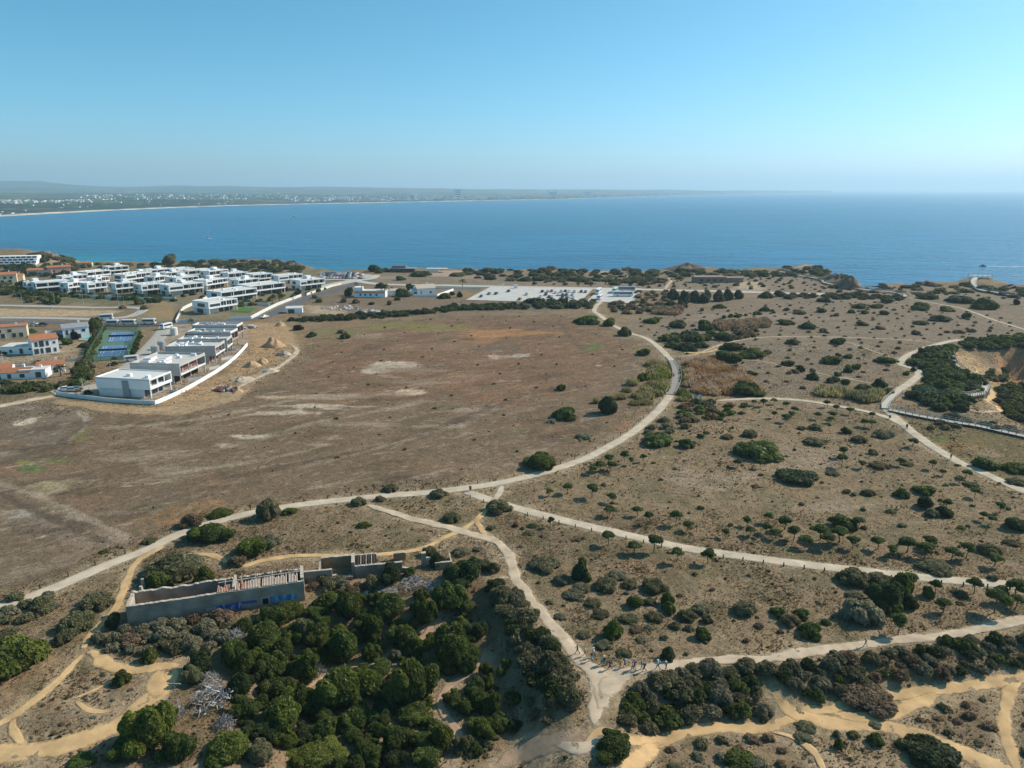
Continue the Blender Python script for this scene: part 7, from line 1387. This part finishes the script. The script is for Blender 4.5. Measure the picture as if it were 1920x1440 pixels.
def ru_x(px, py):   # place along the front wall seen at a pixel
    d = ray(px, py); n = np.array((sin(ra), -cos(ra))); t = ((A[0] * n[0] + A[1] * n[1])) / (d[0] * n[0] + d[1] * n[1]); q = np.array((d[0] * t, d[1] * t)); return float((q - A) @ np.array((cos(ra), sin(ra)))), CAMH + d[2] * t - zb
wx, wz = ru_x(498, 1127); MB().box(wx - .5, wx + .5, -.03, -.004, wz - .55, wz + .55).build('window', BLACK, ru)  # closed black slab, painting the shade within the opening
wfr = MB().box(wx - .75, wx - .5, -.05, -.002, wz - .8, wz + .8).box(wx + .5, wx + .75, -.05, -.002, wz - .8, wz + .8).box(wx - .5, wx + .5, -.05, -.002, wz + .55, wz + .8).build('window_surround', M('grey_render', (.36, .34, .32)), ru)
wx, wz = ru_x(397, 1148); MB().box(wx - .55, wx + .55, -.03, -.004, wz - 1.2, wz + .6).build('blocked_door', M('block_infill', (.34, .28, .20), .95, .2, 3), ru); MB().box(wx - .8, wx - .55, -.05, -.002, wz - 1.2, wz + .85).box(wx + .55, wx + .8, -.05, -.002, wz - 1.2, wz + .85).box(wx - .55, wx + .55, -.05, -.002, wz + .6, wz + .85).build('door_surround', M('grey_render', (.36, .34, .32)), ru)
GB1 = M('paint_blue', (.02, .10, .42), .7, .25, 3); GB2 = M('paint_cyan', (.03, .28, .48), .7, .25, 3); GB3 = M('paint_violet', (.10, .07, .30), .7, .2, 3); GW = M('paint_pale', (.40, .48, .55), .8, .2, 3)
def graffiti(pxa, pxb, hpx, mats, seed, n, name):
    r = random.Random(seed); xa, za = ru_x(*pxa); xb, zb_ = ru_x(*pxb); hh = hpx / 11.3
    def band(z0, mat, y):   # uneven blocks of ground colour
        b = MB(); k = 26
        for i in range(k):
            s0, s1 = i / k, (i + 1) / k; zz = za + (zb_ - za) * s0 + z0; u, d_ = r.uniform(.28, .52) * hh, r.uniform(.28, .5) * hh
            b.quad((xa + (xb - xa) * s0, y, zz - d_), (xa + (xb - xa) * s1, y, zz - d_ * r.uniform(.8, 1.1)), (xa + (xb - xa) * s1, y, zz + u * r.uniform(.7, 1.1)), (xa + (xb - xa) * s0, y, zz + u))
        b.build('graffiti_ground', mat, ru)
    band(0, mats[0], -.012)
    for i in range(n):   # fat looping letter strokes
        cx = xa + (xb - xa) * (i + .5) / n; cz = za + (zb_ - za) * (i + .5) / n; lw = (xb - xa) / n; pts = []
        a = r.uniform(0, 6.28); turn = r.choice((-1, 1)) * r.uniform(3.5, 6.0)
        for j in range(9):
            t = j / 8; pts.append((cx + cos(a + turn * t) * lw * .45 + r.uniform(-.05, .05), cz + sin(a + turn * t) * hh * .42 + r.uniform(-.06, .06)))
        b = MB(); wd = .09
        for (p, q) in zip(pts, pts[1:]):
            dx, dz = q[0] - p[0], q[1] - p[1]; l = sqrt(dx * dx + dz * dz) + 1e-6; nx, nz = -dz / l * wd, dx / l * wd
            b.quad((p[0] - nx, -.02 - .002 * (i % 3), p[1] - nz), (q[0] - nx, -.02 - .002 * (i % 3), q[1] - nz), (q[0] + nx, -.02 - .002 * (i % 3), q[1] + nz), (p[0] + nx, -.02 - .002 * (i % 3), p[1] + nz))
        b.build(name, mats[1 + i % (len(mats) - 1)], ru)
graffiti((406, 1142), (452, 1135), 15, [GB1, GB2, GB3, GB1, GW], 1, 12, 'graffiti_stroke'); graffiti((440, 1132), (482, 1127), 6, [GB1, GB1, GB3], 2, 6, 'graffiti_stroke'); graffiti((507, 1125), (556, 1118), 15, [GB2, GB1, GB2, GW, GB2], 3, 12, 'graffiti_stroke')

# lower broken end of the ruin
A2 = np.array(at_z(570, 1095, 0)); B2 = np.array(at_z(850, 1066, 0)); dv2 = B2 - A2; L2 = float(np.linalg.norm(dv2)); ra2 = atan2(dv2[1], dv2[0]); zb2 = hz(*A2)
r2 = empty('ruined_barn', (A2[0], A2[1], 0), ra2, 'broken lower end of the ruin with open roofless rooms', 'ruin'); f = lambda px: (px - 570) / 280 * L2
ragged(f(570), f(622), 0, .5, -2, 2.4, 11, RP, 'front_wall', r2, .1, .6); ragged(f(622), f(636), 0, .5, -2, 1.2, 12, RSOIL, 'broken_wall', r2, .5, .3); ragged(f(636), f(660), -.6, .1, -2, .9, 13, RSOIL, 'broken_wall', r2, .2, .5)
ragged(f(600), f(660), 4.4, 4.9, -2, 2.6, 14, RSOIL, 'back_wall', r2, .15, .6); ragged(f(597), f(600), .5, 4.4, -2, 2.2, 15, RP, 'end_wall', r2, .4, .6, 'y'); ragged(f(658), f(664), .5, 4.4, -2, 3.2, 16, RP, 'cross_wall', r2, .25, .6, 'y')
ragged(f(664), f(752), 0, .5, -2, 2.5, 17, RP, 'front_wall', r2, .08, .6); ragged(f(664), f(705), 4.2, 4.7, -2, 2.6, 18, RP, 'back_wall', r2, .15, .5); ragged(f(752), f(768), 0, .5, -2, 1.2, 19, RSOIL, 'broken_wall', r2, .5, .3)
for i in range(7): MB().tube((f(670 + i * 5), .3, 2.55), (f(671 + i * 5), 4.4, 2.75), .07, .06, 5).build('roof_beam', RIMW if i % 2 else DARKW, r2)
ragged(f(738), f(762), 5.0, 5.5, -2, 1.7, 20, RSOIL, 'back_wall', r2, .2, .5); ragged(f(790), f(799), 1.2, 2.0, -2, 3.2, 21, RP, 'pillar', r2, .1, .5); ragged(f(800), f(812), 2.2, 2.6, -2, 1.6, 22, OFFW, 'broken_wall', r2, .1, .5); ragged(f(815), f(848), 0, .45, -2, 1.5, 23, RP, 'front_wall', r2, .05, .6); ragged(f(846), f(848), .45, 4.0, -2, 1.3, 24, RIMW, 'end_wall', r2, .1, .6, 'y')
rubble(300, 1150, 60, 22, [RIMW, STONEW], 'fallen stones inside the roofless left end of the ruin', 31, .12, .35, 'fallen_stones', .2)
rubble(690, 1112, 60, 40, [RIMW, STONEW, CONC], 'fallen stones below the broken end of the ruin', 32, .12, .4, 'fallen_stones', .2)
# white stone pillars behind the left end
for i, (px, py) in enumerate([(266, 1112), (269, 1098)]):
    x, y, z = G(px, py + 4); o = empty('stone_pillar', (x, y, z), .3 * i, ('front' if i == 0 else 'rear') + ' broken pale stone pillar behind the left end of the ruin', 'pillar', 'broken pillars'); b = MB()
    for j in range(4): s = .34 - .04 * j; b.box(-s, s, -s * .9, s, j * .45, j * .45 + .44)
    b.build('pillar_stone', RIMW, o)

# ---------------------------------------------------------------- boardwalks, footbridge, posts
def boardwalk(px, w, label, lift=.8, rail=True, name='boardwalk', mat=None, step=2.2, hgt=1.1, world=None):
    P_ = world if world is not None else catmull([G(*p)[:2] for p in px], 1.6); n = len(P_); z = H(P_[:, 0], P_[:, 1]); z = np.convolve(np.pad(z, 6, 'edge'), np.ones(13) / 13, 'valid') + lift
    tg = np.gradient(P_, axis=0); tg /= np.linalg.norm(tg, axis=1)[:, None] + 1e-9; nl = np.stack([-tg[:, 1], tg[:, 0]], 1); o = empty(name, (0, 0, 0), 0, label, name.replace('_', ' ')); L_, R_ = P_ + nl * w / 2, P_ - nl * w / 2
    b = MB()
    for i in range(n): b.v += [(*L_[i], z[i] - .2), (*R_[i], z[i] - .2), (*R_[i], z[i]), (*L_[i], z[i])]
    for i in range(n - 1): b.f += [(i * 4 + k, i * 4 + (k + 1) % 4, i * 4 + 4 + (k + 1) % 4, i * 4 + 4 + k) for k in range(4)]
    b.f += [(0, 1, 2, 3), tuple((n - 1) * 4 + k for k in range(4))[::-1]]; b.build('deck', mat or WOODP, o)
    st = max(1, int(step / 1.6))
    for S, nm in ((L_, 'l'), (R_, 'r')):
        if rail:
            q = MB()
            for i in range(n - 1):
                for hh in (hgt, hgt * .55): q.tube((*S[i], z[i] + hh), (*S[i + 1], z[i + 1] + hh), .06, .06, 4)
            q.build('handrail', WOODP, o)
        for i in range(0, n, st): MB().box(S[i][0] - .07, S[i][0] + .07, S[i][1] - .07, S[i][1] + .07, hz(*S[i]) - .4, z[i] + (hgt + .03 if rail else -.05)).build('post', WOOD_, o)
    return o
boardwalk([(1660, 768), (1661, 760), (1672, 748), (1684, 738)], 2.6, 'ramp of pale boardwalk at the head of the right gravel path', .5)
boardwalk([(1780, 661), (1783, 674), (1788, 686), (1796, 693)], 2.6, 'upper flight of wooden steps in the ravine', 1.0)
boardwalk([(1796, 693), (1812, 704), (1830, 716), (1849, 727)], 2.4, 'long descending wooden walkway in the ravine', 1.2)
boardwalk([(1849, 727), (1846, 736), (1841, 745)], 2.6, 'short wooden landing at the corner of the ravine walkway', 1.2); boardwalk([(1841, 745), (1812, 747), (1780, 746), (1752, 742), (1715, 738)], 2.2, 'level boardwalk crossing in front of the dark thicket', 1.2)
boardwalk([(1668, 771), (1700, 778), (1740, 786), (1790, 795), (1830, 801), (1880, 812), (1960, 830)], 2.4, 'long pale boardwalk slanting to the right edge', .7)
boardwalk([(1458, 509), (1480, 514), (1510, 520), (1538, 525), (1548, 532), (1580, 539), (1620, 545), (1670, 549), (1690, 553), (1698, 558)], 3.2, 'pale clifftop boardwalk across the headland', .8, True, hgt=1.2)
boardwalk([(1830, 523), (1825, 531), (1829, 540), (1838, 546), (1862, 550), (1895, 556)], 4.0, 'boardwalk climbing to the viewing platform', 1.2, True); boardwalk([(1460, 508), (1490, 504), (1508, 502)], 2.2, 'short boardwalk out to the headland tip', .6)
x, y, z = G(1842, 523); vp = empty('viewing_platform', (x, y + 3, z), radians(-8), 'wooden viewing platform on the cliff edge', 'platform'); MB().box(-8, 8, -3.5, 4, 2.2, 2.5).build('deck', WOODP, vp)
for i in range(5):
    for yy in (-3.2, 3.7): MB().box(-7.8 + i * 3.8, -7.6 + i * 3.8, yy, yy + .2, -3, 3.6).build('post', WOOD_, vp)
for yy in (-3.1, 3.8): MB().tube((-7.8, yy, 3.55), (7.8, yy, 3.55), .08).build('handrail', WOODP, vp)
for i in range(6):
    MB().tube((-6 + i * 2.3, 1.2, 2.5), (-6 + i * 2.3, 1.2, 4.2), .22, .14, 6)
poly = RW[0][4]; sel = [i for i, q in enumerate(poly) if 676 < proj(q[0], q[1], 0)[1] < 742 and proj(q[0], q[1], 0)[0] > 1250]
boardwalk(None, 3.4, 'dark weathered wooden footbridge where the curved path crosses the reeds', .35, True, 'footbridge', M('grey_deck', (.30, .275, .24), .9, .15, 2), 3, .9, world=poly[sel[0]:sel[-1] + 1:1])
pm = MB().box(-.09, .09, -.09, .09, -.3, .85).mesh('path_post'); pm.materials.append(DARKW); cnt = 0
posts = []
for (ri, side, y0, y1, gap, lab) in [(1, -1, 90, 190, 3.6, 'short wooden post along the near edge of the straight gravel path'), (0, 1, 92, 260, 4.6, 'short wooden post along the field side of the curved gravel path')]:
    P_ = RW[ri][4]; tg = np.gradient(P_, axis=0); tg /= np.linalg.norm(tg, axis=1)[:, None]; acc = 0
    for i in range(1, len(P_)):
        acc += np.linalg.norm(P_[i] - P_[i - 1])
        if acc > gap and y0 < P_[i][1] < y1 and cnt < 95:
            acc = 0; n = np.array((-tg[i][1], tg[i][0])) * side * (RW[ri][2] / 2 + .35); q = P_[i] + n; px_ = proj(q[0], q[1], 0)[0]
            if -20 < px_ < 1940: cnt += 1; posts.append((lab, px_, q))
for lab in sorted({p_[0] for p_ in posts}):
    for i, (l_, px_, q) in enumerate(sorted([p_ for p_ in posts if p_[0] == lab], key=lambda p_: p_[1])): tag(link('path_post', pm, None, None, (q[0], q[1], hz(*q))), ordinal(i, 99) + ' short wooden post from left ' + lab[18:], 'post', 'posts along the gravel paths')
# litter bins and benches beside the fork
for (px, py, lab) in [(882, 921, 'dark waste bin at the gravel fork'), (1700, 803, 'dark information post on the right gravel path'), (1668, 786, 'dark short post where the thin path joins')]:
    x, y, z = G(px, py); o = empty('waste_bin', (x, y, z), 0, lab, 'bin'); MB().tube((0, 0, -.2), (0, 0, .9), .07).build('post', DARKW, o); MB().tube((0, 0, .5), (0, 0, 1.3), .28, .3, 10).build('bin_body', DARKW, o)

# ---------------------------------------------------------------- people
SKIN = M('skin', (.42, .26, .18), .6); CL_ = {k: M('cloth_' + k, c, .9, .12, 6) for k, c in {'black': (.02, .02, .022), 'white': (.72, .72, .70), 'red': (.42, .07, .08), 'blue': (.05, .10, .28), 'grey': (.22, .22, .23), 'teal': (.04, .22, .24), 'pink': (.62, .38, .42), 'navy': (.02, .03, .07), 'beige': (.45, .38, .28), 'purple': (.16, .05, .18), 'lblue': (.40, .52, .62)}.items()}
def person_mesh(seed, stride, armsw):
    """one continuous skinned figure 1.72 m tall, walking towards +x"""
    r = random.Random(seed); J = {}; E = []
    def j(n, p, rad, par=None):
        J[n] = (len(J), p, rad)
        if par: E.append((J[par][0], J[n][0]))
    lean = .05
    j('pelvis', (0, 0, .93), .135); j('waist', (lean * .3, 0, 1.08), .125, 'pelvis'); j('chest', (lean * .8, 0, 1.28), .155, 'waist'); j('neck', (lean * 1.3, 0, 1.47), .06, 'chest'); j('head', (lean * 1.7, 0, 1.56), .088, 'neck'); j('crown', (lean * 1.7 - .01, 0, 1.67), .075, 'head')
    for s, sg in ((1, 1), (-1, -1)):
        st = stride * s; L_ = 'l' if s > 0 else 'r'
        j(L_ + 'hip', (st * .06, sg * .10, .86), .095, 'pelvis'); kx = st * .28 + (.06 if st < 0 else .03); j(L_ + 'knee', (kx, sg * .10, .48), .062, L_ + 'hip'); ax = st * .62 - (.10 if st < 0 else 0); az = .09 if st >= 0 else .14
        j(L_ + 'ankle', (ax, sg * .10, az), .042, L_ + 'knee'); j(L_ + 'toe', (ax + .19, sg * .11, .035 if st >= 0 else .05), .038, L_ + 'ankle')
        j(L_ + 'shoulder', (lean, sg * .18, 1.41), .065, 'chest'); as_ = -armsw * s; j(L_ + 'elbow', (lean + as_ * .22, sg * .24, 1.14), .045, L_ + 'shoulder'); j(L_ + 'wrist', (lean + as_ * .42 + .12, sg * .22, .93), .034, L_ + 'elbow'); j(L_ + 'hand', (lean + as_ * .45 + .17, sg * .21, .86), .036, L_ + 'wrist')
    me = bpy.data.meshes.new('person'); names = list(J); me.from_pydata([J[n][1] for n in names], E, []); o = bpy.data.objects.new('tmp', me); COL.objects.link(o); m = o.modifiers.new('s', 'SKIN'); sv = me.skin_vertices[0].data
    for n in names: sv[J[n][0]].radius = (J[n][2],) * 2
    sv[0].use_root = True; o.modifiers.new('u', 'SUBSURF').levels = 1; bpy.context.view_layer.update(); ev = o.evaluated_get(bpy.context.evaluated_depsgraph_get()); out = bpy.data.meshes.new_from_object(ev); out.name = 'person'
    P_ = np.array([J[n][1] for n in names]); out.materials.clear()
    for mm in (SKIN, CL_['blue'], CL_['black'], CL_['black'], CL_['grey']): out.materials.append(mm)
    for f_ in out.polygons:
        c = np.array(f_.center); n = names[int(np.argmin(((P_ - c) ** 2).sum(1)))]
        f_.material_index = 4 if ('toe' in n or 'ankle' in n and c[2] < .12) else 2 if ('hip' in n or 'knee' in n or 'ankle' in n or n == 'pelvis') and c[2] < 1.02 else 3 if n == 'crown' or (n == 'head' and c[0] < lean * 1.7 - .02) else 0 if n in ('head', 'neck') or 'wrist' in n or 'hand' in n else 1
    out.shade_smooth(); bpy.data.objects.remove(o); return out
PM = [person_mesh(1, .55, .5), person_mesh(2, -.5, -.4), person_mesh(3, .32, .2), person_mesh(4, -.28, -.2)]
PACK = MB(); PACK.ball((-.20, 0, 1.27), .12, .16, .24, 8, 6); pk = PACK.mesh('backpack', True); HAT = MB(); HAT.tube((.075, 0, 1.66), (.075, 0, 1.675), .17, .17, 10); HAT.tube((.075, 0, 1.67), (.075, 0, 1.76), .10, .08, 10); ht_ = HAT.mesh('hat')
pk.materials.append(CL_['black']); ht_.materials.append(CL_['white'])
def person(px, py, face, top, legs, hair, label, pack=None, hat=None, k=0, sc=1.0):
    x, y, z = G(px, py); o = link('person', PM[k], None, None, (x, y, z + .04), radians(face), sc)
    for i, c in ((1, top), (2, legs), (3, hair)): o.material_slots[i].link = 'OBJECT'; o.material_slots[i].material = CL_[c]
    tag(o, label, 'person', 'hikers at the junction')
    if pack: q = link('backpack', pk, None, o); q.material_slots[0].link = 'OBJECT'; q.material_slots[0].material = CL_[pack]
    if hat: q = link('hat', ht_, None, o); q.material_slots[0].link = 'OBJECT'; q.material_slots[0].material = CL_[hat]
zz = lambda x, y: (1060 + x / 8, 1180 + y / 8)
for t in [(zz(180, 372), 170, 'black', 'black', 'black', 'leading hiker all in black at the left end of the group', None, None, 0), (zz(298, 408), 165, 'lblue', 'red', 'beige', 'hiker with pale top and red legs, second from the left', None, None, 1), (zz(390, 480), 170, 'navy', 'lblue', 'beige', 'hiker in dark top and pale trousers, third from the left', 'grey', None, 0), (zz(425, 420), 168, 'white', 'black', 'white', 'hiker in white top behind the third hiker', None, 'white', 2),
          (zz(562, 535), 175, 'lblue', 'teal', 'black', 'hiker in light blue top left of a dark-clad one', 'grey', None, 1), (zz(588, 545), 172, 'black', 'grey', 'beige', 'hiker in black top with bare calves, beside the light blue one', None, 'white', 3), (zz(668, 605), 178, 'navy', 'navy', 'black', 'hiker in navy striding with a dark backpack, middle of the group', 'blue', None, 0), (zz(888, 575), 180, 'teal', 'black', 'black', 'lone hiker walking close to the grass edge', 'white', None, 2),
          (zz(1012, 630), 182, 'pink', 'black', 'black', 'hiker in pale pink top with a dark purple companion', None, None, 1), (zz(1035, 605), 182, 'purple', 'navy', 'black', 'hiker in dark purple behind the pink one', 'purple', None, 3), (zz(1145, 605), 182, 'grey', 'grey', 'beige', 'hiker in grey half hidden by the teal backpack', None, None, 2), (zz(1180, 640), 182, 'black', 'black', 'beige', 'hiker in black striding with a teal backpack', 'teal', None, 0), (zz(1388, 605), 184, 'white', 'navy', 'white', 'tall hiker with white hat and pale top, second from the right', 'lblue', 'white', 1), (zz(1508, 630), 186, 'navy', 'grey', 'black', 'last hiker with a white hat at the right end of the group', None, 'white', 2)]:
    person(*t[0], t[1], t[2], t[3], t[4], t[5], t[6], t[7], t[8])
for (px, py, fc, a, b, c, lab, k) in [(1622, 1213, 175, 'beige', 'grey', 'beige', 'lone walker with a hat on the pale track right of the group', 0), (1782, 862, 40, 'black', 'black', 'black', 'walker in black on the right gravel path', 1), (1248, 676, 60, 'red', 'grey', 'black', 'small figure with red top at the footbridge end', 2), (1700, 806, 30, 'black', 'navy', 'black', 'walker in dark clothes beside the information post', 3)]:
    person(px, py, fc, a, b, c, lab, None, 'beige' if px == 1622 else None, k); bpy.context.scene.objects[-1]

# ---------------------------------------------------------------- boats and their wakes
FOAM = M('foam', (.80, .83, .84), .8, .15, .5)
def sea_thing(px, py): return sea_at(px, py)
def hull(mb, L_, w, h):
    b = MB(); secs = [(-.5, .8, 0), (-.25, 1, 0), (.1, 1, 0), (.35, .65, .1), (.5, .04, .3)]
    for (s, q, u) in secs: b.v += [(s * L_, -q * w / 2, h + u * h), (s * L_, -q * w * .34, -.3), (s * L_, q * w * .34, -.3), (s * L_, q * w / 2, h + u * h)]
    for i in range(4): b.f += [(i * 4 + k, i * 4 + 4 + k, i * 4 + 4 + (k + 1) % 4, i * 4 + (k + 1) % 4) for k in range(4)]
    b.f += [(0, 1, 2, 3), (16, 19, 18, 17)]; return b
x, y = sea_thing(391, 449); k_ = FPX / (y * cos(PITCH) + 100 * sin(PITCH)); sb = empty('sailing_boat', (x, y, SEA), radians(12), 'small white sailing boat with bare mast on the bay', 'boat')
Ls = 11 / k_; hull(None, Ls, Ls * .32, Ls * .14).build('hull', CARC['white'], sb); MB().box(-Ls * .2, Ls * .15, -Ls * .1, Ls * .1, Ls * .14, Ls * .23).build('cabin', WHITE, sb); MB().tube((Ls * .06, 0, Ls * .1), (Ls * .06, 0, Ls * 1.75), Ls * .022, Ls * .014, 6).build('mast', M('alu', (.7, .7, .72), .4), sb); MB().tube((Ls * .05, 0, Ls * .32), (-Ls * .42, 0, Ls * .34), Ls * .05, Ls * .035, 6).build('furled_sail', M('sail_blue', (.06, .10, .3)), sb)
for e in (.5, -.48): MB().tube((Ls * .06, 0, Ls * 1.72), (Ls * e, 0, Ls * .16), Ls * .006, Ls * .006, 3).build('stay', METAL, sb)
def motor(px, py, lpx, rz, mat, label, name='motor_boat'):
    x, y = sea_thing(px, py); k_ = FPX / (y * cos(PITCH) + 100 * sin(PITCH)); L_ = lpx / k_; o = empty(name, (x, y, SEA), radians(rz), label, 'boat'); hull(None, L_, L_ * .3, L_ * .13).build('hull', mat, o); MB().prism([(-L_ * .3, -L_ * .11), (L_ * .12, -L_ * .11), (L_ * .22, -L_ * .05), (L_ * .22, L_ * .05), (L_ * .12, L_ * .11), (-L_ * .3, L_ * .11)], L_ * .13, L_ * .27).build('cabin', mat, o); MB().box(-L_ * .1, L_ * .1, -L_ * .09, L_ * .09, L_ * .27, L_ * .36).build('wheelhouse', mat, o); MB().box(-L_ * .28, L_ * .12, -L_ * .113, -L_ * .111, L_ * .17, L_ * .23).build('window', GLASS, o); return x, y, L_
def wake(x, y, L_, ang, length, w0, w1, label):
    b = MB(); n = 24; r = random.Random(3)
    for i in range(n + 1):
        s = i / n; cx = x + cos(ang) * (L_ * .5 + length * s); cy = y + sin(ang) * (L_ * .5 + length * s); w = (w0 + (w1 - w0) * s) * r.uniform(.6, 1.1); b.v += [(cx - sin(ang) * w, cy + cos(ang) * w, SEA + .12), (cx + sin(ang) * w, cy - cos(ang) * w, SEA + .12)]
    b.f = [(i * 2, i * 2 + 1, i * 2 + 3, i * 2 + 2) for i in range(n)]; tag(b.build('boat_wake', FOAM), label, 'wake', kind='stuff')
x, y, L_ = motor(1842, 500, 13, 180, M('yacht_blue', (.16, .24, .33), .4), 'dark blue motor yacht speeding left near the right edge'); wake(x, y, L_, radians(-2), 130, 1.6, 3.5, 'white wake trailing behind the motor yacht')
x, y, L_ = motor(552, 406.5, 8, 10, CARC['white'], 'small white motor boat crossing the bay'); wake(x, y, L_, radians(200), 70, 2, 3, 'faint wake behind the small motor boat')
motor(885, 399, 4, 10, CARC['white'], 'tiny white boat far out in the middle of the bay'); motor(1230, 371.5, 3, 0, CARC['white'], 'tiny white sailboat speck near the far shore')

# ---------------------------------------------------------------- far town across the bay
def far_pt(px, py_off):
    u = (px - CX) / FPX / cos(PITCH) * .975; d0_ = float(np.interp(u, su, sd)); return u, d0_ + py_off, d0_
def far_z(u, yy, d0_):
    i = int(np.clip(np.searchsorted(fu, u), 1, len(fu) - 1)); colz, coly = fz[:, i], FY[:, i]; return float(np.interp(yy, coly, colz))
for i, (px, off_, w, h, lab) in enumerate([(862, 700, 60, 95, 'tallest white tower block of the far town'), (780, 500, 45, 50, 'left of the twin tower blocks in the far town'), (789, 500, 45, 50, 'right of the twin tower blocks in the far town'), (1032, 900, 90, 70, 'tower block far along the hazy shore'), (1095, 900, 90, 65, 'last tower block visible along the hazy shore')]):
    u, yy, d0_ = far_pt(px, off_); o = empty('tower_block', (u * yy, yy, far_z(u, yy, d0_) - 3), .3, lab, 'tower block', 'tower blocks across the bay'); MB().box(-w / 2, w / 2, -w / 3, w / 3, 0, h).build('wall', WHITE, o)
    for j in range(5): MB().box(-w * .42, w * .42, -w / 3 - .6, -w / 3 - .2, h * (.1 + .17 * j), h * (.1 + .17 * j) + h * .07).build('window_band', GLASS, o)
r = random.Random(5); bt = MB(); bt2 = MB()
for (a, b, o0, o1, n, s0, s1) in [(0, 190, 900, 1900, 380, 9, 22), (-40, 60, 60, 300, 40, 8, 16), (180, 560, 1200, 4200, 260, 12, 34), (560, 900, 350, 2600, 460, 14, 38), (880, 1120, 300, 2600, 220, 18, 46), (1100, 1260, 200, 1600, 70, 30, 70), (60, 460, 300, 1500, 70, 8, 20)]:
    for i in range(n):
        px = r.uniform(a, b); off_ = o0 + (o1 - o0) * r.random() ** 1.3; u, yy, d0_ = far_pt(px, off_)
        if vnoise(np.array([u * 60]), np.array([yy / 260.0]), 4)[0] < .38: continue
        z = far_z(u, yy, d0_); s = r.uniform(s0, s1); h = s * r.uniform(.2, .4); x = u * yy; t = bt if r.random() < .8 else bt2; t.box(x - s / 2, x + s / 2, yy - s / 3, yy + s / 3, z - 4, z + h)
tag(bt.build('far_town', OFFW), 'scattered white buildings of the towns across the bay', 'town', kind='stuff'); tag(bt2.build('far_town', M('far_terracotta', (.45, .30, .22))), 'scattered tan buildings of the towns across the bay', 'town', kind='stuff')
